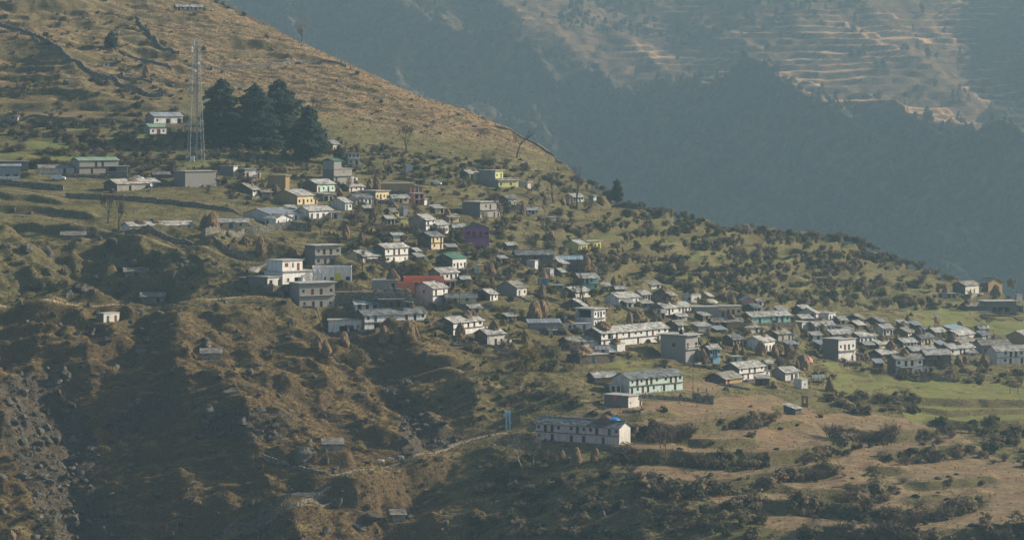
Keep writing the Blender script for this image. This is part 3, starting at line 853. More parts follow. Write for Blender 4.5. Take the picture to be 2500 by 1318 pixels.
def build_house(g):
    rng = random.Random(g['hid'])
    L, D, H = g['L'], g['D'], g['H']
    root = empty(g['name'], g['org'], g['th'], g['label'], g['cat'], g['group'])
    g['root'] = root
    fm, em = MATS[g['fm']], MATS[g['em']]
    two = H > 3.6 and g['low'] != '-'
    hs = H * 0.5 if two else H
    rows = [(0, hs, g['low']), (hs + 0.08, H, g['up'])] if two else [(0, H, g['up'])]
    wall = MB()
    zl = g['footing']
    facade(wall, (0, 0, 0), (1, 0, 0), (0, 1, 0), L, H, rows, 0, zl, root, g['frame'])
    endrows = [(hs if two else 0, H, g['ends'])] if g['ends'] else []
    if g['side'] == 'R':
        facade(wall, (0, D, 0), (0, -1, 0), (1, 0, 0), D, H, endrows, 1, zl, root, g['frame'])
        wall.face([(L, 0, -zl), (L, D, -zl), (L, D, H), (L, 0, H)], 1)
    else:
        facade(wall, (L, 0, 0), (0, 1, 0), (-1, 0, 0), D, H, endrows, 1, zl, root, g['frame'])
        wall.face([(0, D, -zl), (0, 0, -zl), (0, 0, H), (0, D, H)], 1)
    wall.face([(L, D, -zl), (0, D, -zl), (0, D, H), (L, D, H)], 1)
    rise = 0
    ov = g['over']
    roof = MB()
    kind = g['roof']
    if kind in ('slate', 'darkslate', 'tingrey', 'tingreen', 'tinblue', 'tinbrown', 'palegreen'):
        fn = slate_rows if kind in ('slate', 'darkslate') else tin_sheets
        tp = math.tan(R(g['pitch']))
        if g['ridge'] == 'x':
            rise = D / 2 * tp
            wall.face([(0, D, H), (0, 0, H), (0, D / 2, H + rise)], 1); wall.face([(L, 0, H), (L, D, H), (L, D / 2, H + rise)], 1)
            e = H - ov * tp + 0.12; zr = H + rise + 0.12
            fn(roof, (-ov, -ov, e), (L + ov, -ov, e), (L + ov, D / 2, zr), (-ov, D / 2, zr), rng)
            fn(roof, (L + ov, D + ov, e), (-ov, D + ov, e), (-ov, D / 2, zr), (L + ov, D / 2, zr), rng)
            cap = MB()
            x = -ov
            while x < L + ov - 0.2:
                w_ = min(rng.uniform(0.5, 1.0), L + ov - x)
                cap.box(x, x + w_ - 0.04, D / 2 - 0.22, D / 2 + 0.22, zr - 0.02, zr + rng.uniform(0.08, 0.2), (rng.uniform(0.5, 1.1),) * 3)
                x += w_
        else:
            rise = L / 2 * tp
            wall.face([(0, 0, H), (L, 0, H), (L / 2, 0, H + rise)], 0); wall.face([(L, D, H), (0, D, H), (L / 2, D, H + rise)], 1)
            e = H - ov * tp + 0.12; zr = H + rise + 0.12
            fn(roof, (-ov, D + ov, e), (-ov, -ov, e), (L / 2, -ov, zr), (L / 2, D + ov, zr), rng)
            fn(roof, (L + ov, -ov, e), (L + ov, D + ov, e), (L / 2, D + ov, zr), (L / 2, -ov, zr), rng)
            cap = MB(); cap.bar((L / 2, -ov, zr + 0.03), (L / 2, D + ov, zr + 0.03), 0.3, 0.1, (0.9, 0.9, 0.9))
        rm = kind if kind != 'slate' else rng.choice(('slate',) * 6 + ('oldslate', 'oldslate', 'darkslate'))
        ro = roof.build('roof', MATS[rm], root)
        cap.build('ridge_cap', MATS[rm], ro)
        # rafter ends under the eave
        if g['ridge'] == 'x' and L * g['s'] > 30:
            rf = MB()
            k = max(2, int(L / 1.3))
            for i in range(k + 1):
                x = min(max(L * i / k, 0.08), L - 0.08)
                rf.box(x - 0.05, x + 0.05, -ov + 0.05, 0.0, H - 0.16, H - 0.06)
            rf.build('rafters', MATS['wood'], ro)['kind'] = 'stuff'
    elif kind == 'flat':
        roof.box(-ov, L + ov, -ov * 1.3, D + ov, H, H + 0.20)
        roof.box(-ov + 0.15, L + ov - 0.15, D * 0.2, D + ov - 0.1, H + 0.20, H + 0.23)
        roof.build('roof', MATS['slab'], root)
    elif kind == 'parapet':
        t = 0.18
        roof.box(-0.05, L + 0.05, -0.05, D + 0.05, H, H + 0.12)
        for bx in ((-0.05, L + 0.05, -0.05, t), (-0.05, L + 0.05, D - t, D + 0.05), (-0.05, t, t, D - t), (L - t, L + 0.05, t, D - t)):
            roof.box(*bx, H + 0.12, H + 0.62)
        roof.build('roof', MATS[g['fm']], root)
    elif kind in ('mono', 'monotin'):
        fn = slate_rows if kind == 'mono' else tin_sheets
        r2 = D * 0.22
        wall.face([(0, D, H), (0, 0, H), (0, D, H + r2)], 1); wall.face([(L, 0, H), (L, D, H), (L, D, H + r2)], 1); wall.face([(L, D, H), (0, D, H), (0, D, H + r2), (L, D, H + r2)], 1)
        fn(roof, (-ov, -ov, H - ov * 0.22 + 0.12), (L + ov, -ov, H - ov * 0.22 + 0.12), (L + ov, D + ov, H + r2 + ov * 0.22 + 0.12), (-ov, D + ov, H + r2 + ov * 0.22 + 0.12), rng)
        roof.build('roof', MATS[('oldslate' if g['name'] == 'stone_byre' else 'slate') if kind == 'mono' else 'tingrey'], root)
    me = bpy.data.meshes.new('wall')
    me.from_pydata(wall.v, [], wall.f)
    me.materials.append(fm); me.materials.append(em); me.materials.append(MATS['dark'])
    me.polygons.foreach_set('material_index', [c if c is not None else 0 for c in wall.c])
    me.update()
    bm = bmesh.new(); bm.from_mesh(me); bmesh.ops.remove_doubles(bm, verts=bm.verts, dist=0.0005); bmesh.ops.recalc_face_normals(bm, faces=bm.faces); bm.to_mesh(me); bm.free()
    link(bpy.data.objects.new('wall', me), root)
    if two:
        lg = MB()
        if kind == 'flat': lg.box(-0.1, L + 0.1, -0.75, -0.003, hs - 0.08, hs + 0.07)
        else:
            lg.box(-0.02, L + 0.02, -0.42, -0.003, hs - 0.02, hs + 0.08)
            k = max(2, int(L / 1.5))
            for i in range(k + 1): lg.box(min(max(L * i / k, 0.06), L - 0.06) - 0.05, min(max(L * i / k, 0.06), L - 0.06) + 0.05, -0.38, -0.003, hs - 0.14, hs - 0.02)
        lg.build('ledge', MATS['slab' if kind == 'flat' else 'wood'], root)
    g['top'] = H + rise
    big = L * g['s'] > 30 and g['hid'][0] != 'b' and g['side'] == 'R'
    if big and rng.random() < 0.75:                                  # walled forecourt that holds the terrace in front
        fc = MB(); dp = rng.uniform(1.6, 3.0); e0 = rng.uniform(-.8, .6); e1 = L + rng.uniform(-1.5, 1.0)
        fc.box(e0, e1, -dp, -0.01, -2.2, -0.02)
        x = e0
        while x < e1 - .2:
            w_ = min(rng.uniform(.5, 1.1), e1 - x); fc.box(x, x + w_ - .03, -dp - .10, -dp + .3, -1.9, rng.uniform(.02, .22)); x += w_
        fc.build('forecourt', MATS['palestone' if rng.random() < .3 else 'stone'], root)
    if big and kind in ('slate', 'flat') and rng.random() < 0.5:      # a lean-to at the far end
        w_, d_, h_ = rng.uniform(1.8, 3.2), D * rng.uniform(.5, .85), min(H, 2.9) * rng.uniform(.7, .95)
        lt = MB(); lt.hexa([(L + .01, 0.15, -2), (L + w_, 0.15, -2), (L + w_, d_, -2), (L + .01, d_, -2), (L + .01, .15, h_), (L + w_, .15, h_ - .5), (L + w_, d_, h_ - .5), (L + .01, d_, h_)])
        lo = lt.build('lean_to', MATS[rng.choice(['stone', 'offwhite', g['fm'], 'concrete'])], root)
        lr = MB(); (slate_rows if rng.random() < .6 else tin_sheets)(lr, (L + w_ + .35, -.25, h_ - .52), (L + w_ + .35, d_ + .3, h_ - .52), (L + .01, d_ + .3, h_ + .08), (L + .01, -.25, h_ + .08), rng)
        lr.build('lean_to_roof', MATS[rng.choice(['slate', 'slate', 'tingrey', 'tinbrown'])], lo)
        dr = MB(); xm = L + w_ * .4; dr.box(xm, xm + .8, .06, .149, 0, min(1.6, h_ - .7)); dr.box(xm + .1, xm + .7, .03, .06, .1, min(1.5, h_ - .8)); dr.build('lean_to_door', MATS['wood'], lo)
    return root
plaster('tinblue_wall', (0.24, 0.29, 0.33), dirt=(0.5, 0.52, 0.53), amt=0.6)
# ------------------------------------------------------------------ vegetation meshes
def leaf_mat(name, cols, rough=0.8, trans=0.15):
    m, n, l, b = new_mat(name)
    oi = n.new('ShaderNodeObjectInfo')
    cr = n.new('ShaderNodeValToRGB')
    el = cr.color_ramp.elements
    while len(el) < len(cols): el.new(0.5)
    for i, c in enumerate(cols):
        el[i].position = i / (len(cols) - 1); el[i].color = (*c, 1)
    l.new(oi.outputs['Random'], cr.inputs['Fac'])
    tc = n.new('ShaderNodeTexCoord')
    f, fr = noise(n, l, tc.outputs['Object'], 1.6, 3, 0.6, 0.3, 0.7)
    r = n.new('ShaderNodeMapRange'); r.inputs['To Min'].default_value = 0.65; r.inputs['To Max'].default_value = 1.35; l.new(f, r.inputs['Value'])
    v = n.new('ShaderNodeVectorMath'); v.operation = 'SCALE'; l.new(cr.outputs['Color'], v.inputs[0]); l.new(r.outputs[0], v.inputs['Scale'])
    l.new(v.outputs[0], b.inputs['Base Color'])
    b.inputs['Roughness'].default_value = rough
    b.inputs['Specular IOR Level'].default_value = 0.1
    tr = n.new('ShaderNodeBsdfTranslucent'); l.new(v.outputs[0], tr.inputs['Color'])
    mx = n.new('ShaderNodeMixShader'); mx.inputs[0].default_value = trans
    l.new(b.outputs[0], mx.inputs[1]); l.new(tr.outputs[0], mx.inputs[2]); l.new(mx.outputs[0], n['Material Output'].inputs['Surface'])
    return m
leaf_mat('shrub', [(0.16, 0.15, 0.085), (0.21, 0.185, 0.105), (0.25, 0.205, 0.135), (0.28, 0.21, 0.14), (0.18, 0.172, 0.09)], trans=0.5)
leaf_mat('darkshrub', [(0.050, 0.060, 0.030), (0.075, 0.078, 0.038), (0.062, 0.066, 0.034)])
leaf_mat('yellowleaf', [(0.20, 0.17, 0.035), (0.16, 0.17, 0.035), (0.23, 0.165, 0.05)], trans=0.3)
leaf_mat('needle', [(0.075, 0.115, 0.080), (0.095, 0.135, 0.09)], trans=0.45)
leaf_mat('forest', [(0.035, 0.046, 0.028), (0.05, 0.058, 0.032), (0.08, 0.068, 0.04), (0.045, 0.052, 0.03)])
leaf_mat('drygrass', [(0.20, 0.13, 0.06), (0.30, 0.20, 0.095), (0.16, 0.12, 0.05), (0.34, 0.24, 0.12)], trans=0.25)
plain('twig', (0.16, 0.125, 0.095), var=0.3, scale=2, objvar=0.3); plain('bark', (0.075, 0.06, 0.05), var=0.35, scale=3); plain('palebark', (0.20, 0.175, 0.15), var=0.3, scale=3)
plain('rock', (0.125, 0.116, 0.10), var=0.6, scale=0.9, bump=0.25, objvar=0.3)

def leaf_cloud(rng, n, centers, spread, size, flat=0.55, out=0.7, mid=None):
    """n small leaf faces scattered round clump centres"""
    ci = rng.integers(0, len(centers), n)
    c = np.asarray(centers)[ci]
    sp = np.asarray(spread)
    sp = sp[ci][:, None] if sp.ndim else sp
    dirv = rng.normal(size=(n, 3)); dirv /= np.linalg.norm(dirv, axis=1)[:, None]
    rad = rng.random(n) ** 0.45
    p = c + dirv * rad[:, None] * sp * np.array([1, 1, flat + 0.3])
    mid = np.asarray(centers).mean(0) if mid is None else np.asarray(mid)
    nr = out * (p - mid) / (np.linalg.norm(p - mid, axis=1)[:, None] + 1e-6) + (1 - out) * rng.normal(size=(n, 3)) + np.array([0, 0, 0.35])
    nr /= np.linalg.norm(nr, axis=1)[:, None]
    t = np.cross(nr, rng.normal(size=(n, 3))); t /= np.linalg.norm(t, axis=1)[:, None] + 1e-9
    bt = np.cross(nr, t)
    s = size * (0.55 + 0.9 * rng.random(n))[:, None]
    q = np.stack([p - t * s - bt * s * .5, p + t * s * .3 - bt * s * .7, p + t * s + bt * s * .5, p - t * s * .3 + bt * s * .7], 1)
    return q.reshape(-1, 3), np.arange(n * 4).reshape(n, 4)

def shrub_mesh(seed, mat, n=330, leaf=0.13, tall=0.8):
    """unit shrub, about 1 m across"""
    rng = np.random.default_rng(seed)
    k = 11
    ang = rng.random(k) * 6.283; r = 0.34 * np.sqrt(rng.random(k)); z = tall * (0.22 + 0.6 * rng.random(k)) * (1 - 0.5 * r)
    cen = np.stack([r * np.cos(ang) * 1.1, r * np.sin(ang), z], 1)
    v, f = leaf_cloud(rng, n, cen, rng.uniform(0.13, 0.26, k), leaf * 0.55, mid=(0, 0, 0.15))
    return np_mesh('shrub', v, f, [MATS[mat]])

def twig_shrub(seed, mat='palebark'):
    """unit leafless shrub: a fan of thin forking stems"""
    rng = random.Random(seed); mb = MB()
    for _ in range(34):
        a = rng.uniform(0, 6.283); t = rng.uniform(.1, .55)
        p0 = Vector((rng.gauss(0, .06), rng.gauss(0, .06), -.05)); p1 = p0 + Vector((math.cos(a) * t * .5, math.sin(a) * t * .5, rng.uniform(.3, .5)))
        mb.tube([p0, p1], [.018, .012], 3, cap=False)
        for _k in range(4):
            p2 = p1 + Vector((rng.gauss(math.cos(a) * t * .4, .12), rng.gauss(math.sin(a) * t * .4, .12), rng.uniform(.1, .42))); mb.tube([p1, p2], [.011, .005], 3, cap=False)
            q = p1.lerp(p2, .6); s = Vector((rng.gauss(0, .04), rng.gauss(0, .04), .05)); mb.face([q, q + s, q + Vector((s.y, -s.x, .02))])
    return mb.mesh('twig_shrub', MATS[mat])
def tree_skeleton(rng, h, spread, levels=4, r0=0.22, lean=0.1, fork=0.3, kids=3, droop=0.0):
    """tapered limbs as list of (points, radii)"""
    out, tips = [], []
    def grow(p, d, length, r, lv):
        pts, rad = [p], [r]
        n = 4
        for i in range(n):
            d = (d + Vector((rng.gauss(0, .16), rng.gauss(0, .16), rng.gauss(0, .08) + (0.06 if lv else 0) - droop * lv * 0.05))).normalized()
            p = p + d * (length / n)
            pts.append(p); rad.append(r * (1 - 0.5 * (i + 1) / n))
        out.append((pts, rad))
        if lv >= levels - 1:
            tips.append(p); return
        k = kids + (1 if rng.random() < 0.5 else 0)
        for j in range(k):
            i = n if j == 0 else rng.choice([2, 3, 4])
            a = rng.uniform(0, 6.283)
            side = Vector((math.cos(a), math.sin(a), rng.uniform(-0.05, 0.35)))
            nd = (d * 0.75 + side * spread).normalized() if j else (d + side * spread * 0.35).normalized()
            grow(pts[i], nd, length * rng.uniform(0.55, 0.8), rad[i] * 0.72, lv + 1)
    grow(Vector((0, 0, -0.4)), Vector((rng.uniform(-lean, lean), rng.uniform(-lean, lean), 1)).normalized(), h * fork + 0.4, r0, 0)
    return out, tips

def fit(limbs, h):
    """scale a skeleton to height h"""
    top = max(p.z for pts, _ in limbs for p in pts)
    k = h / top
    return [([p * k for p in pts], rad) for pts, rad in limbs], k

def bare_tree(px, py, hpx, wpx, label, seed, mat='bark', name='bare_tree', leaves=None, levels=5, cat='tree', nleaf=0, group=None, lsize=0.16):
    rng = random.Random(seed)
    p = spot(px, py); s = px_per_m(p.y)
    h, w = hpx / s, wpx / s
    limbs, tips = tree_skeleton(rng, h, 0.75, levels=levels, r0=0.028 * h + 0.06, fork=0.28)
    limbs, k = fit(limbs, h)
    ext = max(max(abs(q.x), abs(q.y)) for pts, _ in limbs for q in pts)
    kx = min(max(w / 2 / ext, 0.4), 1.6)
    root = empty(name, p, rng.uniform(0, 6.28), label, cat, group)
    tr = MB(); cr = MB()
    for i, (pts, rad) in enumerate(limbs):
        pts = [Vector((q.x * kx, q.y * kx, q.z)) for q in pts]
        big = i == 0 or rad[0] > 0.55 * limbs[0][1][0]
        (tr if big else cr).tube(pts, [max(r, 0.028) for r in rad], 5 if big else 3, cap=False)
    for q in tips:                                   # fine twigs
        q = Vector((q.x * kx * k, q.y * kx * k, q.z * k))
        for _ in range(3):
            e = q + Vector((rng.gauss(0, .45), rng.gauss(0, .45), rng.uniform(0, .7)))
            cr.tube([q, e], [0.03, 0.012], 3, cap=False)
    tr.build('trunk', MATS[mat], root)
    cr.build('crown', MATS[mat], root)
    if leaves:
        r2 = np.random.default_rng(seed)
        cen = [(q.x * kx * k, q.y * kx * k, q.z * k) for q in tips]
        v, f = leaf_cloud(r2, nleaf, cen, 0.09 * h + 0.3, lsize, flat=0.6)
        link(bpy.data.objects.new('foliage', np_mesh('foliage', v, f, [MATS[leaves]])), root)
    return root

def deodar(px, py, hpx, wpx, label, seed, name='cedar_tree', full=1.0, group=None, flat=True, stem=0.06, mat='needle', p=None, h=None, w=None):
    """layered conifer: trunk, whorls of boughs carrying flat sprays of needles"""
    rng = random.Random(seed); r2 = np.random.default_rng(seed)
    if p is None:
        p = spot(px, py); s = px_per_m(p.y); h, w = hpx / s, wpx / s
    root = empty(name, p, rng.uniform(0, 6.28), label, 'tree', group)
    tr = MB(); tr.tube([(0, 0, -0.5), (0, 0, h * 0.5), (0, 0, h * 0.97)], [0.02 * h + 0.08, 0.012 * h + 0.05, 0.03], 7)
    tr.build('trunk', MATS['bark'], root)
    V, F = [], []; nb = 0
    lay = max(11, int(h * 1.25))
    bough = MB()
    for i in range(lay):
        t = i / (lay - 1)
        z = h * (stem + (0.985 - stem) * t)
        prof = (1 - t) ** 0.46 * (0.70 + 0.30 * min(1, t * 4 + 0.2)) * (1 + 0.12 * math.sin(t * 17 + seed))
        rr = w / 2 * prof * rng.uniform(0.78, 1.18) + 0.45
        k = max(5, int(11 * (1 - 0.5 * t)))
        a0 = rng.uniform(0, 6.28)
        for j in range(k):
            a = a0 + 6.283 * j / k + rng.uniform(-.25, .25)
            ln = rr * rng.uniform(0.55, 1.28)
            rise = rng.uniform(-0.10, 0.10) * ln
            e = Vector((math.cos(a) * ln, math.sin(a) * ln, z + rise - 0.06 * ln))
            bough.tube([(0, 0, z), tuple((Vector((0, 0, z)) + e) / 2 + Vector((0, 0, 0.08 * ln))), tuple(e)], [0.05, 0.035, 0.015], 3, cap=False)
            m = int((14 + 26 * ln) * full)
            u = r2.random(m) ** 0.7
            lat = (r2.random(m) - 0.5) * 0.62 * ln * (1.05 - u * 0.6)
            px_ = math.cos(a) * ln * u - math.sin(a) * lat; py_ = math.sin(a) * ln * u + math.cos(a) * lat
            pz_ = z + (rise - 0.06 * ln) * u + 0.08 * ln * np.sin(u * 3.14) + r2.normal(0, 0.30, m)
            P = np.stack([px_, py_, pz_], 1)
            nr = r2.normal(0, 0.45, (m, 3)) + np.array([0, 0, 1.0]); nr /= np.linalg.norm(nr, axis=1)[:, None]
            tt = np.stack([np.cos(a + r2.normal(0, .7, m)), np.sin(a + r2.normal(0, .7, m)), -0.25 + r2.normal(0, .25, m)], 1)
            bt = np.cross(nr, tt)
            sz = (0.26 + 0.26 * r2.random(m))[:, None] * (0.8 + 0.02 * h)
            V.append(np.stack([P - tt * sz, P - bt * sz * .55, P + tt * sz, P + bt * sz * .55], 1).reshape(-1, 3)); F.append(np.arange(m * 4).reshape(m, 4) + nb); nb += m * 4
    bough.build('boughs', MATS['bark'], root)
    link(bpy.data.objects.new('crown', np_mesh('crown', np.concatenate(V), np.concatenate(F), [MATS[mat]])), root)
    return root

def leafy_tree(px, py, hpx, wpx, label, seed, mat='shrub', n=1500, name='leafy_tree', stem=0.2, leaf=0.22, group=None, cat='tree'):
    rng = random.Random(seed); r2 = np.random.default_rng(seed)
    p = spot(px, py); s = px_per_m(p.y); h, w = hpx / s, wpx / s
    root = empty(name, p, rng.uniform(0, 6.28), label, cat, group)
    limbs, tips = tree_skeleton(rng, h, 0.7, levels=3, r0=0.022 * h + 0.06, fork=max(stem, .2))
    limbs, k = fit(limbs, h * 0.8)
    tr = MB()
    for pts, rad in limbs: tr.tube(pts, [max(r, .03) for r in rad], 5, cap=False)
    tr.build('trunk', MATS['bark'], root)
    m = 16
    a = r2.random(m) * 6.283; r = w / 2 * 0.68 * np.sqrt(r2.random(m)); zc = h * (stem + (0.92 - stem) * (0.12 + 0.8 * r2.random(m)))
    cen = np.stack([r * np.cos(a), r * np.sin(a), zc], 1)
    v, f = leaf_cloud(r2, n, cen, r2.uniform(0.16, 0.30, m) * w * 0.75, leaf, flat=0.5, mid=(0, 0, h * .45))
    link(bpy.data.objects.new('crown', np_mesh('crown', v, f, [MATS[mat]])), root)
    return root

def stack_mesh(seed, slim=1.0, dome=False):
    """unit haystack: 1 m tall, base radius about 0.33"""
    rng = random.Random(seed); r2 = np.random.default_rng(seed)
    mb = MB()
    prof = [(0.0, .26), (.07, .30), (.20, .335), (.36, .335), (.52, .305), (.66, .26), (.78, .215), (.88, .165), (.95, .105), (1.0, .035)] if not dome else [(0, .42), (.12, .50), (.3, .50), (.5, .45), (.7, .34), (.85, .22), (.95, .11), (1, .02)]
    n = 18; b = 0; ph = [rng.uniform(0, 6.28) for _ in range(4)]
    lx, ly = rng.uniform(-.12, .12), rng.uniform(-.12, .12)
    rings = []
    for z, r in prof:
        ring = []
        for k in range(n):
            a = 6.283 * k / n
            rr = r * slim * (1 + .15 * math.sin(2 * a + ph[0] + z * 5) + .10 * math.sin(5 * a + ph[1] + z * 7) + rng.uniform(-.09, .09))
            ring.append(len(mb.v)); mb.v.append((rr * math.cos(a) + lx * z, rr * math.sin(a) + ly * z, z + rng.uniform(-.012, .012)))
        rings.append(ring)
    for i in range(len(rings) - 1):
        for k in range(n):
            g = rng.uniform(.75, 1.15)
            mb.f.append((rings[i][k], rings[i][(k + 1) % n], rings[i + 1][(k + 1) % n], rings[i + 1][k])); mb.c.append((g, g, g))
    mb.f.append(tuple(rings[-1])); mb.c.append((1, 1, 1))
    for _ in range(420):                              # loose straw hanging off the sides
        i = rng.randrange(0, len(prof) - 2); t = rng.random()
        z = prof[i][0] * (1 - t) + prof[i + 1][0] * t; r = (prof[i][1] * (1 - t) + prof[i + 1][1] * t) * slim * 1.03
        a = rng.uniform(0, 6.283)
        c = Vector((r * math.cos(a) + lx * z, r * math.sin(a) + ly * z, z)); o = Vector((math.cos(a), math.sin(a), 0)); s_ = Vector((-math.sin(a), math.cos(a), 0))
        ln = rng.uniform(.04, .09); g = rng.uniform(.7, 1.35)
        mb.face([c - s_ * .012, c + s_ * .012, c + o * rng.uniform(.012, .05) - Vector((0, 0, ln)) + s_ * rng.uniform(-.02, .02)], (g, g, g))
    if not dome: mb.tube([(lx * .9, ly * .9, .9), (lx * 1.1 + rng.uniform(-.02, .02), ly * 1.1, 1.09)], .012, 4, col=(.4, .4, .4))
    return mb.mesh('haystack', MATS['hay'])

def boulder_mesh(seed, flat=0.75, sharp=0.0):
    rng = random.Random(seed)
    bm = bmesh.new()
    bmesh.ops.create_icosphere(bm, subdivisions=3, radius=0.5)
    off = [Vector((rng.uniform(-9, 9),) * 1 + (rng.uniform(-9, 9), rng.uniform(-9, 9))) for _ in range(2)]
    from mathutils import noise as mn
    cuts = [(Vector((rng.gauss(0, 1), rng.gauss(0, 1), rng.gauss(0, .8))).normalized(), rng.uniform(.16, .36)) for _ in range(9)]
    for v in bm.verts:
        p = v.co.copy()
        for nrm, dd in cuts:
            t = p.dot(nrm)
            if t > dd: p -= nrm * (t - dd) * 0.92
        p *= 1 + .30 * mn.noise(p * 3 + off[0]) + .16 * mn.noise(p * 7 + off[1]) + .08 * mn.noise(p * 17 + off[0])
        p.z *= flat
        if sharp: p.z *= 1 + sharp * max(0, 1 - 3.2 * math.hypot(p.x, p.y))
        v.co = p + Vector((0, 0, flat * 0.22))
    me = bpy.data.meshes.new('boulder'); bm.to_mesh(me); bm.free()
    me.materials.append(MATS['rock'])
    return me

# scatter one kind of small thing nobody could count, as one object
def scatter(name, meshes, pts, rotz, scl, label, cat, tilt=None):
    hidden = bpy.data.collections.new(name + '_shapes')
    for i, me in enumerate(meshes):
        hidden.objects.link(bpy.data.objects.new(f'{name}_shape', me))
    n = len(pts)
    me = bpy.data.meshes.new(name)
    me.vertices.add(n); me.vertices.foreach_set('co', np.asarray(pts, np.float32).ravel())
    a = me.attributes.new('rot', 'FLOAT_VECTOR', 'POINT'); rv = np.zeros((n, 3), np.float32); rv[:, 2] = rotz
    if tilt is not None: rv[:, :2] = tilt
    a.data.foreach_set('vector', rv.ravel())
    a = me.attributes.new('scl', 'FLOAT_VECTOR', 'POINT'); a.data.foreach_set('vector', np.asarray(scl, np.float32).ravel())
    ob = link(bpy.data.objects.new(name, me))
    ng = bpy.data.node_groups.new(name + '_scatter', 'GeometryNodeTree')
    ng.interface.new_socket('Geometry', in_out='INPUT', socket_type='NodeSocketGeometry'); ng.interface.new_socket('Geometry', in_out='OUTPUT', socket_type='NodeSocketGeometry')
    N, Lk = ng.nodes, ng.links
    gi, go = N.new('NodeGroupInput'), N.new('NodeGroupOutput')
    ip = N.new('GeometryNodeInstanceOnPoints'); ci = N.new('GeometryNodeCollectionInfo')
    ci.inputs['Collection'].default_value = hidden; ci.inputs['Separate Children'].default_value = True; ci.inputs['Reset Children'].default_value = True
    ra = N.new('GeometryNodeInputNamedAttribute'); ra.data_type = 'FLOAT_VECTOR'; ra.inputs['Name'].default_value = 'rot'
    sa = N.new('GeometryNodeInputNamedAttribute'); sa.data_type = 'FLOAT_VECTOR'; sa.inputs['Name'].default_value = 'scl'
    e2r = N.new('FunctionNodeEulerToRotation')
    Lk.new(ra.outputs['Attribute'], e2r.inputs[0])
    Lk.new(gi.outputs[0], ip.inputs['Points']); Lk.new(ci.outputs[0], ip.inputs['Instance'])
    ip.inputs['Pick Instance'].default_value = True
    Lk.new(e2r.outputs[0], ip.inputs['Rotation']); Lk.new(sa.outputs['Attribute'], ip.inputs['Scale'])
    Lk.new(ip.outputs[0], go.inputs[0])
    md = ob.modifiers.new('scatter', 'NODES'); md.node_group = ng
    tag(ob, label, cat, kind='stuff')
    return ob

def smooth_line(pts, step=1.2, win=9):
    """photo points to a ground line whose distance runs on evenly over bumps"""
    q = []
    for a, b in zip(pts[:-1], pts[1:]):
        n = max(1, int(math.hypot(b[0] - a[0], b[1] - a[1]) / 9))
        q += [(a[0] + (b[0] - a[0]) * i / n, a[1] + (b[1] - a[1]) * i / n) for i in range(n)]
    q.append(pts[-1])
    d = np.array([y_to_dist(*k) for k in q]); xs_ = np.array([k[0] for k in q])
    win = min(win, len(d) // 2 * 2 - 1)
    if win >= 3:
        med = np.array([np.median(d[max(0, i - win):i + win + 1]) for i in range(len(d))])
        d = np.convolve(np.pad(med, win // 2, mode='edge'), np.ones(win) / win, 'valid')
    W = [Vector(((x - CX) * e / FPX, e, ground_at_dist(x, e))) for x, e in zip(xs_, d)]
    line = []
    for a, b in zip(W[:-1], W[1:]):
        n = max(1, int((b - a).length / step))
        for i in range(n): line.append(a.lerp(b, i / n))
    line.append(W[-1])
    return line
def stone_wall(pts, h, label, name='stone_wall', th=0.6, mat='stone', course=0.42, stone=0.7, above=True, cat='wall', seed=3, bury=1.0, battered=0.0):
    """dry-stone wall following the ground along photo points; single stones in rough courses"""
    rng = random.Random(seed + int(pts[0][0]))
    line = smooth_line(pts)
    for p in line: p.z = ground_xy(p.x, p.y)
    org = line[0].copy()
    root = MB()
    for a, b in zip(line[:-1], line[1:]):
        d = (b - a); L = Vector((d.x, d.y, 0)).length
        if L < 0.05: continue
        u = Vector((d.x, d.y, 0)) / L; s = Vector((-u.y, u.x, 0))
        k = max(1, int((h + bury) / course))
        hh = h * rng.uniform(0.86, 1.1)
        for c in range(k):
            z0 = -bury + (hh + bury) * c / k; z1 = -bury + (hh + bury) * (c + 1) / k
            x = -rng.uniform(0, .3)
            while x < L:
                w = stone * rng.uniform(.6, 1.4)
                xa, xb = max(x, 0), min(x + w - .04, L)
                if xb - xa > .08:
                    t0 = th / 2 * rng.uniform(.8, 1.15); t1 = t0 * rng.uniform(.85, 1.0)
                    za, zb = a.z + d.z * xa / L - org.z, a.z + d.z * xb / L - org.z
                    A, B = a - org + u * xa, a - org + u * xb
                    j = lambda: rng.uniform(-.05, .05)
                    root.hexa([(A.x - s.x * t0, A.y - s.y * t0, za + z0), (B.x - s.x * t0, B.y - s.y * t0, zb + z0), (B.x + s.x * t0, B.y + s.y * t0, zb + z0), (A.x + s.x * t0, A.y + s.y * t0, za + z0),
                               (A.x - s.x * t1, A.y - s.y * t1, za + z1 + j()), (B.x - s.x * t1, B.y - s.y * t1, zb + z1 + j()), (B.x + s.x * t1, B.y + s.y * t1, zb + z1 + j()), (A.x + s.x * t1, A.y + s.y * t1, za + z1 + j())], (rng.uniform(.6, 1.4),) * 3)
                x += w
    o = root.build(name, MATS['drystone'] if mat == 'stone' else MATS[mat])
    o.location = org
    return tag(o, label, cat)
plain('drystone', (0.19, 0.178, 0.15), var=0.4, scale=1.5, tint=True, bump=0.08)
# ------------------------------------------------------------------ the village: every building, by its place in the photo
Hh = house
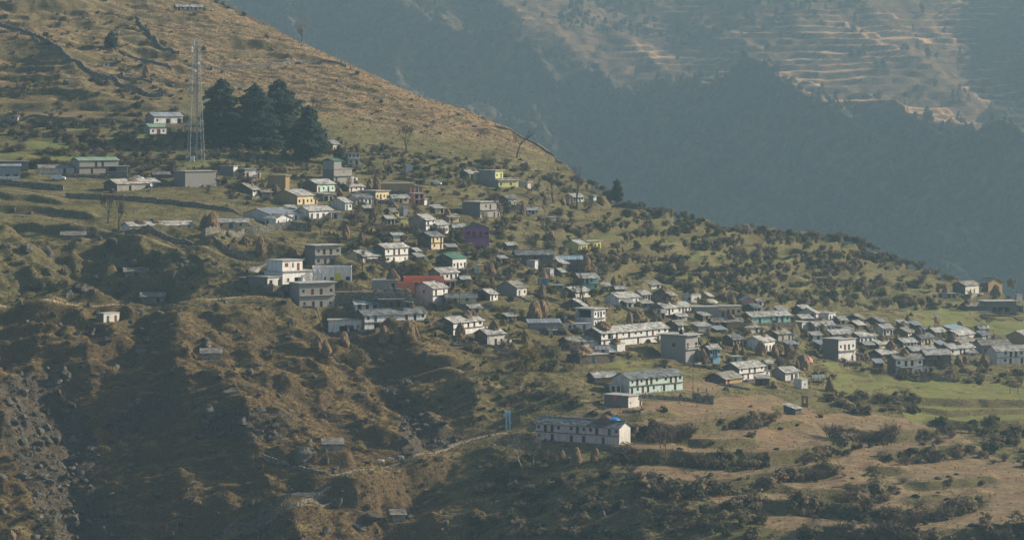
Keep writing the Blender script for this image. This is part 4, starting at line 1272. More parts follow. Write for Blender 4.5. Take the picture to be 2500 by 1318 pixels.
# upper left
Hh('a49', 424, 432, 492, 26, 17, 'slate', 'offwhite', 'stone', 'd w d w d w', label='long pale shed at the very top of the grassy slope', name='long_shed', cat='shed', D=5)
Hh('a50', 250, 252, 266, 164, 155, 'flat', 'white', 'offwhite', 'w', label='tiny white ruined hut below the terraces of the upper slope', name='ruined_hut', cat='hut', D=2.5)
Hh('a51', -22, -20, 42, 297, 285, 'flat', 'concrete', 'concrete', 'w . w', label='low grey building cut by the left edge, among bushes above the green fields', cat='building')
Hh('a46', 352, 376, 440, 302, 284, 'tingrey', 'white', 'concrete', 'w . O . O', label='white verandah house with grey roof beside the lattice tower', D=6.5, frame='wood')
Hh('a47', 347, 366, 404, 328, 310, 'palegreen', 'white', 'concrete', 'w D w', label='small white house with pale green tin roof and red door', D=5, frame='redwood')
Hh('a42', 786, 788, 802, 337, 319, 'flat', 'white', 'ochre', 'o', label='narrow white open kiosk behind the rightmost cedar', name='kiosk', cat='hut', D=2.5)
Hh('a43', 783, 813, 827, 371, 352, 'tingrey', 'cream', 'concrete', 'd w', label='house with blue-grey tin roof right of the cedars', D=6)
Hh('a44', 846, 850, 878, 403, 375, 'flat', 'white', 'white', 'w w w', 'w d', label='white house with pink-edged flat roof above the grey tower house', D=4)
Hh('a45', 680, 682, 708, 355, 343, 'flat', 'white', 'offwhite', 'w d w', label='small white house glimpsed between the cedar trunks', D=4)
Hh('a01', -30, -24, 66, 415, 395, 'flat', 'darkconcrete', 'concrete', '. o O . .', label='dark flat-roofed building at the left edge behind the glazed one', cat='building')
Hh('a02', -70, -60, 45, 438, 406, 'tingrey', 'tinblue_wall', 'concrete', 'W W W W W', '-', label='blue-grey glazed building with white plinth at the left edge', cat='building', D=6, pitch=12)
Hh('a03', 86, 97, 177, 425, 410, 'slate', 'offwhite', 'offwhite', '. v . d .', label='low whitewashed house with patched roof behind the white van', D=4.5)
Hh('a04', 169, 194, 281, 425, 392, 'palegreen', 'concrete', 'concrete', '. . d d . .', '. d . d O', label='two-storey concrete house with pale green metal roof', D=6.5, pitch=17)
Hh('a05', 258, 262, 311, 432, 407, 'flat', 'darkconcrete', 'concrete', 'O .', label='flat concrete annex right of the pale green roofed house', cat='building', D=5)
Hh('a06', 250, 286, 376, 467, 449, 'slate', 'palestone', 'stone', '. o . o .', label='stone hut with brown straw-strewn slate roof above the road wall', name='stone_hut', cat='hut', D=6)
Hh('a07', 368, 376, 412, 436, 426, 'darkslate', 'stone', 'stone', '.', label='small dark stone shed left of the big grey block', name='stone_shed', cat='shed', D=4)
Hh('a08', 420, 452, 522, 456, 419, 'flat', 'concrete', 'darkconcrete', '. . .', '-', label='big windowless grey concrete block below the lattice tower', cat='building', D=8, over=0.3)
Hh('a09', 533, 570, 579, 431, 406, 'flat', 'white', 'darkconcrete', '.', '-', label='unplastered concrete house with one narrow white face', D=6, over=0.3)
Hh('a10', 580, 597, 623, 434, 413, 'flat', 'white', 'stone', 'd .', label='white flat-roofed house beside the unplastered concrete one', D=4.5, over=0.5)
Hh('a11', 650, 697, 706, 466, 429, 'flat', 'ochre', 'ochre', '.', '-', label='brown-walled concrete shell with overhanging slab roof', cat='building', D=7)
Hh('a12', 562, 617, 634, 474, 464, 'slate', 'white', 'stone', 'w d', label='low stone-gabled hut under a haystack left of the slab-roofed shell', name='stone_hut', cat='hut', D=7)
Hh('a15', 786, 815, 857, 446, 413, 'flat', 'concrete', 'darkconcrete', '. v .', 'd . .', label='tall grey concrete tower house with green roofed top floor', D=6, over=0.25)
Hh('a13', 736, 774, 814, 469, 450, 'slate', 'mint', 'stone', 'd w d w', label='mint and white house with green-edged slate roof below the tower house', D=6.5)
Hh('a14', 663, 726, 762, 500, 478, 'slate', 'cream', 'ochre', 'w d w w', label='yellow plastered house with slate roof, the largest yellow gable', D=9, pitch=19)
Hh('a16', 756, 790, 812, 492, 474, 'flat', 'darkconcrete', 'darkconcrete', 'O o', label='dark unfinished concrete frame right of the yellow gable house', cat='building', D=6)
Hh('a17', 825, 853, 886, 468, 456, 'slate', 'offwhite', 'stone', 'd w d', label='small white hut at the foot of the grey tower house', name='hut', cat='hut', D=5)
Hh('a18', 589, 660, 740, 541, 523, 'tingrey', 'white', 'offwhite', '. . . d w', label='large white school hall with broad blue-grey metal roof', name='school_hall', cat='building', D=13, pitch=15, frame='tealwood')
Hh('a19', 645, 674, 709, 551, 534, 'slate', 'white', 'white', 'w . d', label='small white gabled office in front of the school hall', D=5, ridge='y', pitch=19, ends='d .', frame='tealwood')
Hh('a20', 519, 523, 604, 558, 543, 'slate', 'cream', 'cream', '. w . D . w .', label='long low cream house beside the two big haystacks', D=5.5, frame='tealwood')
Hh('a21', 722, 755, 808, 535, 515, 'slate', 'white', 'offwhite', 'o o o o', label='white house with a pillared porch right of the school hall', D=6)
Hh('a22', 808, 814, 834, 535, 520, 'flat', 'white', 'offwhite', 'd .', label='small white flat annex right of the pillared porch house', name='annex', cat='hut', D=3.5)
Hh('a23', 802, 843, 858, 513, 495, 'slate', 'white', 'offwhite', 'd w', label='white gabled house behind the bare trees', D=6.5)
Hh('a24', 848, 869, 907, 500, 483, 'slate', 'white', 'offwhite', 'w d w d', label='white two-level house above the bare trees, left of the flat cream one', D=5)
Hh('a25', 876, 917, 948, 488, 467, 'flat', 'cream', 'concrete', 'w d w w', label='cream flat-roofed house with columns, grey end wall', D=6.5)
Hh('a26', 947, 960, 997, 497, 484, 'slate', 'cream', 'offwhite', 'w d w', label='cream house with bright slate roof below the long ochre block', D=5)
Hh('a27', 928, 931, 1010, 469, 449, 'flat', 'ochre', 'ochre', '. . .', label='long windowless ochre block with white roof line', cat='building', D=6, over=0.2)
Hh('a28', 951, 962, 986, 476, 466, 'slate', 'concrete', 'concrete', 'w', label='grey gable peeping out in front of the ochre block', D=5)
Hh('a29', 998, 1012, 1035, 501, 473, 'flat', 'salmon', 'salmon', 'o o', 'o o', label='unfinished pink and yellow house with rebar columns on its roof', D=5)
Hh('a30', 1006, 1036, 1042, 504, 486, 'flat', 'white', 'concrete', '.', label='grey flat house with a white corner below the unfinished pink house', D=5)
Hh('a31', 937, 957, 974, 528, 517, 'slate', 'lime', 'stone', 'd w', label='small slate-roofed house with lime green front', D=5)
Hh('a32', 978, 985, 992, 528, 506, 'flat', 'white', 'lilac', '.', '-', label='slim white tower-like house between the slate roofs', D=3)
Hh('a33', 931, 945, 964, 548, 534, 'slate', 'offwhite', 'stone', 'd d', label='stone-ended hut right of the bare trees', name='hut', cat='hut', D=4.5)
Hh('a34', 962, 978, 996, 543, 533, 'flat', 'lime', 'concrete', '. .', label='low flat-roofed house with vivid lime front', D=5, over=0.2)
Hh('a35', 997, 1040, 1062, 563, 537, 'slate', 'white', 'concrete', 'd w', 'd', label='tall house with plain grey gable left of the white four-door house', D=7)
Hh('a36', 1032, 1067, 1094, 571, 549, 'slate', 'white', 'offwhite', 'w d d w', label='white house left of the purple one with tall dark doors', D=6)
Hh('a37', 1018, 1053, 1081, 609, 578, 'slate', 'cream', 'stone', 'd w d', 'w d', label='stone-gabled house with white two-storey front below the white four-door house', D=6)
Hh('a38', 1133, 1136, 1194, 602, 557, 'tingreen', 'purple', 'purple', 'W d d W', '. . . .', label='purple two-storey house with dark green gable roof', D=7, ridge='y', pitch=20, frame='redwood')
Hh('a39', 1128, 1172, 1212, 532, 494, 'flat', 'concrete', 'darkconcrete', '. w d .', 'd . d', label='grey two-storey flat-roofed house above the purple one', D=7)
Hh('a40', 1122, 1145, 1170, 438, 424, 'slate', 'limepale', 'stone', 'd .', label='small lime green slate-roofed hut at the foot of the grassy ridge', name='hut', cat='hut', D=5)
Hh('b40', 1170, 1209, 1228, 455, 417, 'flat', 'limepale', 'concrete', 'w d', 'w .', label='lime and grey two-storey house with flat roof under the grassy ridge', D=7)
Hh('c40', 1200, 1217, 1266, 458, 441, 'flat', 'limepale', 'concrete', 'w . w .', label='low lime house with a white balustrade terrace', D=4.5)
Hh('d40', 1262, 1288, 1296, 461, 445, 'flat', 'offwhite', 'offwhite', '.', label='pale box hut at the right end of the lime group', name='hut', cat='hut', D=4)
Hh('a41', 986, 991, 1006, 421, 404, 'flat', 'lilac', 'concrete', '.', label='lone pale grey box hut among the bushes', name='hut', cat='hut', D=3, over=0.1)
Hh('h01', 1381, 1400, 1425, 493, 481, 'slate', 'white', 'offwhite', 'd w d w', label='white house behind the two tall bare trees on the ridge', D=5)
Hh('h02', 1437, 1449, 1454, 490, 478, 'flat', 'white', 'concrete', '.', label='tiny grey and white hut near the small dark conifer', name='hut', cat='hut', D=3)
Hh('h03', 1218, 1241, 1262, 504, 486, 'slate', 'offwhite', 'stone', 'd w', label='ramshackle white hut right of the grey two-storey house', name='hut', cat='hut', D=5)
Hh('h04', 1078, 1096, 1120, 543, 531, 'slate', 'cream', 'ochre', 'd .', label='straw-topped hut with ochre wall left of the grey two-storey house', name='hut', cat='hut', D=5)
Hh('h05', 1100, 1108, 1135, 566, 555, 'slate', 'offwhite', 'stone', 'w d', label='low slate hut touching the left side of the purple house', name='hut', cat='hut', D=5)
# left slope
Hh('b01', 146, 150, 206, 586, 577, 'mono', 'palestone', 'stone', '. .', label='stone byre with pale slate roof, the highest on the rocky slope', name='stone_byre', cat='hut', D=4.5)
Hh('b02', 300, 305, 360, 678, 664, 'mono', 'palestone', 'stone', '. d .', label='stone byre with pale slate roof in the middle of the rocky slope', name='stone_byre', cat='hut', D=4.5)
Hh('b03', 341, 346, 401, 739, 725, 'mono', 'palestone', 'stone', '. d', label='stone byre with pale slate roof just above the dirt road', name='stone_byre', cat='hut', D=4.5)
Hh('b04', 234, 253, 286, 787, 766, 'flat', 'offwhite', 'darkconcrete', 'd d', label='small concrete latrine with two doors below the dirt road', name='latrine', cat='hut', D=3, over=0.12)
Hh('b05', 488, 492, 539, 878, 862, 'mono', 'palestone', 'stone', '.', label='stone byre with pale slate roof alone below the road embankment', name='stone_byre', cat='hut', D=4)
Hh('b06', 786, 790, 836, 1100, 1084, 'mono', 'palestone', 'stone', '.', label='stone byre built against the huge boulder above the cattle path', name='stone_byre', cat='hut', D=4)
Hh('b07', 953, 958, 989, 1274, 1256, 'mono', 'palestone', 'stone', '.', label='small stone byre at the bottom edge beside the flat rock', name='stone_byre', cat='hut', D=3.5)
Hh('b08', 294, 317, 460, 566, 552, 'slate', 'cream', 'offwhite', '. . d . . d w', label='long low cream byre with straw heaped along its roof', name='long_byre', cat='hut', D=5)
# around the road bend
Hh('c01', 741, 769, 830, 647, 600, 'flat', 'concrete', 'darkconcrete', 'w d d w', 'w d d w', label='bare concrete two-storey house with four doors above the temple', D=6.5, over=0.7)
Hh('c02', 908, 940, 994, 643, 606, 'slate', 'white', 'stone', 'w d d w', 'w d . w', label='bright white two-storey house with stone gable above the garden wall', D=5.5)
Hh('c03', 841, 886, 946, 643, 626, 'slate', 'offwhite', 'cream', 'd . o .', label='low cream house joined to the bright white two-storey house', D=6.5, ends='. w')
Hh('c04', 994, 1016, 1026, 624, 613, 'slate', 'stone', 'stone', '.', label='little stone shed right of the bright white two-storey house', name='stone_shed', cat='shed', D=4)
Hh('c5b', 643, 690, 758, 694, 664, 'flat', 'white', 'white', 'w O .', '-', label='white temple hostel with an arched window and stepped flat roofs', name='temple_hostel', cat='building', D=8, over=0.5)
Hh('c5c', 604, 653, 690, 699, 677, 'flat', 'offwhite', 'darkconcrete', 'W o', label='low flat-roofed wing at the left of the temple hostel', name='annex', cat='building', D=8, over=0.4)
Hh('c06', 760, 763, 858, 690, 656, 'parapet', 'white', 'white', '. d W . W', '-', label='long white flat-roofed hall with a yellow board on its wall', cat='building', D=8)
Hh('c07', 702, 731, 814, 752, 692, 'flat', 'concrete', 'concrete', 'w d d w', 'w d d w', label='big grey block and stone house standing at the road bend', D=7, over=0.6)
Hh('c09', 855, 868, 925, 759, 743, 'slate', 'white', 'white', 'o d W', label='white slate-roofed house in front of the long retaining wall', D=5.5)
Hh('c10', 922, 926, 983, 751, 731, 'flat', 'stone', 'stone', '. d d', label='dark stone flat-roofed house below the long retaining wall', D=5)
Hh('c11', 862, 890, 1037, 806, 770, 'slate', 'white', 'stone', 'w d . w . d d w', '. O . O . d .', label='longest white slate-roofed house left of centre with haystacks before it', D=6.5)
Hh('c12', 799, 802, 899, 811, 782, 'flat', 'white', 'white', '. O O w', '-', label='white flat-roofed porch house with washing hung in its bay', D=5, over=0.4)
Hh('g13', 905, 910, 971, 706, 685, 'flat', 'concrete', 'concrete', '. . d', label='grey flat-roofed shed carrying two haystacks beside the coral house', name='flat_shed', cat='shed', D=6, over=0.2)
Hh('c13', 983, 986, 1084, 704, 681, 'parapet', 'coral', 'coral', '. W . W .', '-', label='long coral red house with a flat roof', D=7)
Hh('h13', 969, 972, 1012, 714, 693, 'parapet', 'coral', 'coral', '. .', label='low coral red block in front of the long coral house', name='annex', cat='building', D=4)
Hh('c14', 1008, 1057, 1092, 741, 704, 'slate', 'white', 'pink', 'd w', '. d', label='pinkish white gabled house below the coral one', D=7.5, ends='. w .')
Hh('c15', 1084, 1089, 1163, 742, 727, 'slate', 'cream', 'stone', '. d . w .', label='low slate-roofed house right of the pinkish gabled house', D=5)
Hh('c16', 1160, 1197, 1215, 734, 718, 'slate', 'white', 'stone', 'd w', label='slate house with an open dark side beneath two haystacks', D=6, ends='O')
Hh('c17', 1062, 1105, 1138, 656, 631, 'tingreen', 'white', 'stone', 'w d w d', 'w w', label='stone and white house with dark green metal roof', D=7.5, pitch=19)
Hh('c18', 1044, 1075, 1118, 685, 666, 'slate', 'white', 'concrete', 'w w d w', label='white slate-roofed house directly above the coral house', D=6)
Hh('i18', 1082, 1087, 1112, 702, 685, 'flat', 'offwhite', 'concrete', 'o o', label='shaded verandah house at the right end of the coral house', name='verandah', cat='house', D=4)
Hh('c19', 1158, 1170, 1181, 669, 648, 'flat', 'ochre', 'white', 'v', label='little white cube hut under the bare spreading tree', name='hut', cat='hut', D=3.5, ends='v v', over=0.15)
Hh('c20', 1212, 1262, 1286, 723, 702, 'slate', 'offwhite', 'concrete', 'd w', label='grey-gabled slate house among yellow bushes', D=7.5)
Hh('c21', 1065, 1107, 1178, 818, 788, 'slate', 'white', 'stone', '. w d d W', '. . . .', label='white stone-gabled house with straw on its roof, beside a tall haystack', D=6.5)
Hh('c22', 1158, 1190, 1232, 843, 816, 'slate', 'offwhite', 'stone', '. d w', '. .', label='small stone-gabled house with one big straw heap on its roof', D=6)
# centre right
Hh('d01', 1284, 1289, 1314, 523, 515, 'slate', 'white', 'white', 'w d w', label='tiny white hut alone above the shrubs near a haystack', name='hut', cat='hut', D=4)
Hh('d02', 1333, 1341, 1357, 549, 531, 'flat', 'offwhite', 'concrete', '.', label='lone pale concrete box beneath the shrubs left of the green fields', name='hut', cat='hut', D=3)
Hh('d03', 1380, 1413, 1432, 614, 597, 'slate', 'lime', 'lime', 'w w w', label='lime yellow house with slate roof beside the green terraces', D=6.5)
Hh('e03', 1419, 1432, 1468, 609, 589, 'flat', 'lime', 'lime', 'd d d d', label='flat-roofed lime yellow wing with tall red doors', name='annex', cat='building', D=3, frame='redwood')
Hh('d04', 1284, 1306, 1314, 653, 637, 'flat', 'white', 'offwhite', '.', label='whitewashed box hut left of two big stone gables', name='hut', cat='hut', D=4, over=0.15)
Hh('d05', 1312, 1374, 1390, 664, 644, 'slate', 'stone', 'stone', '.', label='broad dark stone gable right of the whitewashed box hut', name='stone_house', D=8, pitch=19)
Hh('d06', 1357, 1360, 1421, 647, 633, 'tinblue', 'darkconcrete', 'concrete', '. . .', label='long low shed with blue-grey roof below the lime yellow house', name='long_shed', cat='shed', D=5)
Hh('d07', 1252, 1262, 1350, 634, 622, 'slate', 'stone', 'stone', '. d .', label='long dark slate-roofed byre below the purple house', name='long_byre', cat='hut', D=6)
Hh('d08', 1348, 1372, 1379, 677, 664, 'slate', 'stone', 'stone', '.', label='stone hut right of the grey cube below the broad stone gable', name='stone_hut', cat='hut', D=5)
Hh('d09', 1327, 1343, 1348, 675, 657, 'flat', 'white', 'lilac', '.', label='grey cube hut with a white edge left of the stone hut', name='hut', cat='hut', D=4, over=0.1)
Hh('d10', 1313, 1316, 1339, 696, 680, 'flat', 'concrete', 'concrete', 'D', label='tiny hut with bright blue doors and straw on its roof', name='hut', cat='hut', D=3.5, over=0.15, frame='brightblue')
Hh('d11', 1400, 1417, 1461, 709, 679, 'slate', 'aqua', 'stone', 'd d w .', 'd . w', label='aqua two-storey house behind the tall bare tree', D=6)
Hh('d12', 1461, 1471, 1489, 708, 699, 'slate', 'cream', 'stone', 'd w', label='small slate hut right of the aqua two-storey house', name='hut', cat='hut', D=4.5)
Hh('d13', 1345, 1349, 1376, 708, 699, 'flat', 'aqua', 'aqua', '. w', label='low aqua hut left of the aqua two-storey house', name='hut', cat='hut', D=3)
Hh('d14', 1366, 1403, 1442, 728, 713, 'slate', 'offwhite', 'stone', '. d w .', label='stone-gabled house at the foot of the tall bare tree', D=6.5)
Hh('d15', 1476, 1511, 1562, 746, 727, 'slate', 'white', 'white', 'w d d w', label='white slate-roofed house with white gable right of the tall bare tree', D=6.5)
Hh('d16', 1548, 1568, 1589, 736, 719, 'slate', 'white', 'offwhite', 'd w d', label='white house directly behind and right of the white-gabled house', D=5)
Hh('d17', 1562, 1590, 1614, 706, 698, 'slate', 'white', 'offwhite', '. o', label='white slate-roofed house, topmost of the row below the terraces', D=6)
Hh('d18', 1588, 1639, 1652, 744, 722, 'slate', 'stone', 'stone', '.', label='dark stone gable with straw on its roof right of the white row', name='stone_house', D=8)
Hh('d19', 1667, 1688, 1712, 739, 720, 'flat', 'white', 'white', '. d', label='white cube house with a straw heap on its flat roof', D=5, ends='. w', over=0.1)
Hh('d20', 1708, 1733, 1740, 736, 723, 'slate', 'ochre', 'ochre', '.', label='small ochre gable right of the white cube house', D=5)
Hh('e01', 1405, 1450, 1479, 798, 755, 'flat', 'white', 'white', 'w d d w', 'w d d w', label='white two-storey house with a great black opening in its end wall', D=7.5, ends='B', over=0.6)
Hh('e02', 1363, 1374, 1444, 806, 792, 'flat', 'white', 'offwhite', '. d d . d .', label='low white house with straw on its roof before the black-opening house', D=5, over=0.2)
Hh('e33', 1373, 1425, 1431, 766, 746, 'slate', 'stone', 'stone', '.', label='dark stone gable left of the house with the great black opening', name='stone_house', D=8)
Hh('e04', 1288, 1292, 1368, 801, 788, 'monotin', 'concrete', 'concrete', '. . .', label='low grey wall shed with tin sheet roof left of the low white house', name='long_shed', cat='shed', D=3.5)
Hh('e05', 1427, 1468, 1642, 847, 814, 'slate', 'white', 'stone', 'w O d w d w w d d w w', 'd . d . . d . . d d', label='very long white row house with slate roof in the village centre', D=7)
Hh('e06', 1365, 1392, 1474, 851, 835, 'slate', 'offwhite', 'stone', '. d . d', label='long pale slate-roofed house just below the long row house', D=6)
Hh('e07', 1385, 1416, 1486, 888, 868, 'flat', 'stone', 'stone', '. d .', label='stone house buried under a wide straw heap', name='stone_house', D=7, over=0.2)
Hh('f07', 1454, 1457, 1487, 867, 852, 'tingrey', 'offwhite', 'concrete', '. d .', label='pale box room with grey tin roof on the straw-heaped stone house', name='hut', cat='hut', D=4)
Hh('e08', 1487, 1507, 1527, 858, 839, 'flat', 'white', 'white', '. .', label='small white cube with straw on top in front of the long row house', name='hut', cat='hut', D=3.5, over=0.1)
Hh('e09', 1615, 1674, 1707, 887, 819, 'flat', 'concrete', 'concrete', 'd . o', '. .', label='grey concrete two-storey house with a black water tank on its roof', D=8.5, ends='. W .', over=1.0)
Hh('e10', 1713, 1733, 1759, 888, 852, 'slate', 'blue', 'stone', 'w d d w', 'd . .', label='bright blue two-storey house beside the water-tank house', D=5.5)
Hh('e11', 1765, 1791, 1815, 846, 828, 'slate', 'cream', 'stone', 'd w d', label='cream house with slate roof up the slope from the bright blue one', D=5.5)
Hh('e12', 1820, 1860, 1896, 859, 834, 'slate', 'white', 'white', 'w d d w', '. .', label='white-gabled slate house behind three haystacks', D=6.5)
Hh('e13', 1866, 1900, 1935, 834, 816, 'slate', 'concrete', 'stone', '. d . d', label='grey house with two-part slate roof behind the white-gabled house', D=6)
Hh('e14', 1802, 1823, 1854, 814, 800, 'slate', 'offwhite', 'concrete', 'w . d', label='small grey house with a straw heap below the long aqua house', D=5)
Hh('e15', 1812, 1835, 1936, 790, 773, 'slate', 'aqua', 'stone', '. d . w d d w', label='long aqua house with slate roof', D=6)
Hh('e16', 1733, 1741, 1812, 800, 786, 'slate', 'ochre', 'stone', 'd O . .', label='low slate-roofed house below the yellow flat house', D=5)
Hh('e17', 1753, 1757, 1811, 769, 748, 'flat', 'cream', 'concrete', 'w d d w', label='yellow flat-roofed house with two brown doors', D=5, frame='redwood', over=0.3)
Hh('f17', 1690, 1695, 1755, 774, 750, 'flat', 'concrete', 'concrete', '. . .', label='grey block building joined to the yellow flat house', cat='building', D=6, over=0.2)
Hh('e18', 1590, 1622, 1692, 769, 752, 'slate', 'white', 'stone', 'w d w . w d w w', label='long white house with stone gable left of the grey block building', D=6)
Hh('e19', 1625, 1657, 1678, 808, 794, 'slate', 'white', 'stone', 'o d', label='slate-roofed house at the right end of the long row house', D=6)
Hh('e20', 1690, 1705, 1738, 808, 797, 'mono', 'offwhite', 'concrete', '. .', label='low pale shed right of the long row house', name='shed', cat='shed', D=4)
Hh('e21', 1822, 1841, 1859, 762, 751, 'slate', 'offwhite', 'stone', 'd o', label='slate hut above the left end of the long aqua house', name='hut', cat='hut', D=5)
Hh('e22', 1808, 1812, 1842, 744, 733, 'tinblue', 'salmon', 'salmon', '.', label='salmon gable with blue roof behind the haystacks', D=5, ridge='y')
Hh('e23', 1898, 1958, 1976, 806, 787, 'flat', 'offwhite', 'concrete', 'd .', label='long grey flat-roofed house right of the long aqua house', D=9, over=0.3)
Hh('e24', 1766, 1805, 1873, 928, 899, 'slate', 'white', 'stone', 'w d d w', 'd d d .', label='white stone-gabled two-storey house low in the village by the crossing wires', D=6.5)
Hh('e25', 1862, 1873, 1886, 905, 886, 'slate', 'cream', 'offwhite', 'o', label='narrow slate shed at the right end of the white stone-gabled house', name='shed', cat='shed', D=4)
Hh('e26', 1723, 1772, 1817, 938, 926, 'slate', 'ochre', 'stone', 'd . .', label='low stone hut with ragged slates in front of the white stone-gabled house', name='stone_hut', cat='hut', D=7)
Hh('e27', 1783, 1790, 1812, 884, 871, 'flat', 'mint', 'mint', 'd .', label='tiny pale mint flat-roofed hut behind the white stone-gabled house', name='hut', cat='hut', D=3)
Hh('e28', 1887, 1917, 1953, 929, 909, 'slate', 'white', 'concrete', '. d o', label='white house with mossy slate roof beside the green field', D=6)
Hh('f28', 1940, 1957, 1973, 949, 927, 'flat', 'white', 'white', 'v', label='small white flat-roofed box in front of the mossy slate house', name='hut', cat='hut', D=3.5, over=0.1)
Hh('e30', 1915, 1942, 1958, 1012, 998, 'mono', 'stone', 'stone', '.', label='lone slate-roofed stone hut among bushes in the bare fields', name='stone_hut', cat='hut', D=4.5)
Hh('e31', 1846, 1851, 1879, 941, 924, 'mono', 'stone', 'stone', 'd .', label='dark stone outhouse between the white houses above the bare fields', name='outhouse', cat='hut', D=3.5)
Hh('f01', 1498, 1537, 1674, 962, 925, 'slate', 'mint', 'offwhite', 'w d w d d w . w d d w', 'd w d d w . d . d .', label='long mint and white two-storey house above the bare fields', D=7)
Hh('f02', 1435, 1453, 1507, 936, 921, 'slate', 'ochre', 'stone', '. . .', label='brown stone house at the left end of the long mint house', D=5.5)
Hh('f03', 1476, 1534, 1560, 995, 967, 'flat', 'offwhite', 'darkconcrete', 'v .', '-', label='grey flat-roofed concrete room in front of the long mint house', cat='building', D=8, over=0.4)
Hh('g07', 1488, 1491, 1517, 957, 940, 'flat', 'offwhite', 'offwhite', 'd d', label='small pale concrete hut at the gable of the long mint house', name='hut', cat='hut', D=3, over=0.1)
Hh('f04', 1310, 1512, 1541, 1086, 1044, 'darkslate', 'pink', 'offwhite', 'w d d w . w d w w d . d w', 'w . d . . d . d . . d . .', label='long two-storey house with dark slate roof and blue tarpaulin', D=6.5, side='L')
# right-hand cluster
Hh('n01', 2013, 2034, 2086, 828, 816, 'slate', 'concrete', 'stone', 'd . .', label='grey house with pale pinkish slates behind the white two-storey concrete house', D=6)
Hh('n02', 2012, 2047, 2094, 884, 829, 'flat', 'white', 'darkconcrete', 'w d d w', '. . d', label='white-fronted two-storey concrete house with bamboo ladder', D=7, over=0.35, frame='redwood')
Hh('n03', 2075, 2099, 2144, 839, 821, 'slate', 'white', 'stone', 'w d d w', label='white slate house right of the white-fronted concrete house', D=5.5)
Hh('n04', 2118, 2146, 2184, 853, 841, 'slate', 'cream', 'stone', '. w d', label='cream slate house with two straw heaps on its roof', D=6)
Hh('n05', 2125, 2153, 2196, 878, 865, 'slate', 'stone', 'stone', '.', label='stone house with wide slate roof behind the white porch house', name='stone_house', D=6)
Hh('n06', 2172, 2187, 2256, 914, 877, 'slate', 'white', 'stone', 'w d d w', '. d . w', label='white two-storey house with a flat porch facing the green field', D=6.5)
Hh('n07', 2248, 2262, 2325, 892, 866, 'slate', 'stone', 'stone', '. . d . .', '. d . .', label='dark stone two-storey house right of the white porch house', name='stone_house', D=6.5)
Hh('n08', 2211, 2228, 2291, 867, 857, 'slate', 'stone', 'stone', '.', label='long low slate roof behind the dark stone two-storey house', name='stone_house', D=6)
Hh('n09', 2186, 2206, 2242, 848, 836, 'slate', 'white', 'stone', 'w d d w', label='white slate house in the middle of the right-hand cluster', D=5.5)
Hh('n10', 2224, 2249, 2285, 842, 825, 'slate', 'cream', 'stone', 'w d d w', label='cream slate house with large straw stacks on its roof', D=6)
Hh('n11', 2180, 2217, 2235, 822, 812, 'slate', 'white', 'stone', 'w d', label='stone-gabled hut behind the middle of the right-hand cluster', name='hut', cat='hut', D=6.5)
Hh('n12', 2138, 2156, 2182, 819, 801, 'slate', 'white', 'offwhite', 'd w d', 'd d', label='white house with tall narrow front behind the cream one', D=5)
Hh('n13', 1974, 1991, 2041, 812, 795, 'slate', 'lilac', 'concrete', 'w d . d w', label='grey-white slate house left of the pinkish slates', D=5.5)
Hh('n14', 1986, 2023, 2042, 784, 765, 'flat', 'white', 'lilac', 'd o', label='pale flat-roofed house with aqua roof edge at the back of the cluster', D=7, over=0.25)
Hh('n15', 1952, 1992, 1999, 777, 764, 'slate', 'offwhite', 'offwhite', '.', label='pale gable left of the flat-roofed house with aqua edge', D=7, ends='. d')
Hh('n16', 1935, 1962, 1983, 766, 758, 'slate', 'stone', 'stone', '.', label='slate roof farthest back above the long aqua house', name='stone_house', D=6)
Hh('n17', 1938, 1958, 1985, 788, 780, 'slate', 'stone', 'stone', '.', label='low slate hut in front of the pale gable', name='stone_hut', cat='hut', D=5)
Hh('n18', 2041, 2051, 2068, 791, 782, 'slate', 'offwhite', 'stone', 'd', label='slate hut right of the flat-roofed house with aqua edge', name='hut', cat='hut', D=5)
Hh('n28', 2066, 2104, 2113, 791, 779, 'slate', 'stone', 'stone', '.', label='stone gable, farthest back in the right-hand cluster', name='stone_house', D=7)
Hh('n38', 2115, 2150, 2163, 797, 786, 'slate', 'stone', 'stone', '.', label='stone gable below the winding footpath', name='stone_house', D=7)
Hh('n48', 2066, 2096, 2114, 804, 794, 'slate', 'stone', 'stone', '.', label='stone gable in front of the farthest stone gable', name='stone_house', D=6)
Hh('n19', 2262, 2285, 2314, 822, 811, 'slate', 'cream', 'stone', 'd w', label='slate house left of the pale corrugated roof', D=6)
Hh('n20', 2282, 2330, 2368, 815, 808, 'tinblue', 'concrete', 'concrete', '. .', label='shed with a pale blue corrugated roof by the red flag', name='long_shed', cat='shed', D=9, pitch=14)
Hh('n21', 2303, 2340, 2390, 828, 819, 'slate', 'offwhite', 'stone', '. d .', label='broad slate roof in front of the pale corrugated one', D=7)
Hh('n22', 2308, 2338, 2390, 846, 836, 'slate', 'concrete', 'stone', '. d', label='wide slate-roofed house behind a dark straw stack', D=6)
Hh('n23', 2295, 2321, 2386, 867, 851, 'slate', 'white', 'stone', 'w . d d . w', label='white house with straw along its eaves in the right-hand cluster', D=6)
Hh('n24', 2384, 2397, 2470, 863, 842, 'slate', 'concrete', 'concrete', 'w . . d', label='grey house with mixed tin and slate roof at the right', D=7)
Hh('n25', 2418, 2434, 2520, 889, 857, 'slate', 'white', 'offwhite', '. w d d w w', '. w d . d .', label='white two-storey house cut by the right edge', D=7)
Hh('n26', 2462, 2506, 2540, 840, 822, 'slate', 'cream', 'ochre', 'd w', label='ochre gable cut by the right edge', D=8)
Hh('n27', 2374, 2398, 2420, 828, 820, 'slate', 'offwhite', 'stone', 'd', label='slate hut right of the broad slate roof', name='hut', cat='hut', D=5.5)
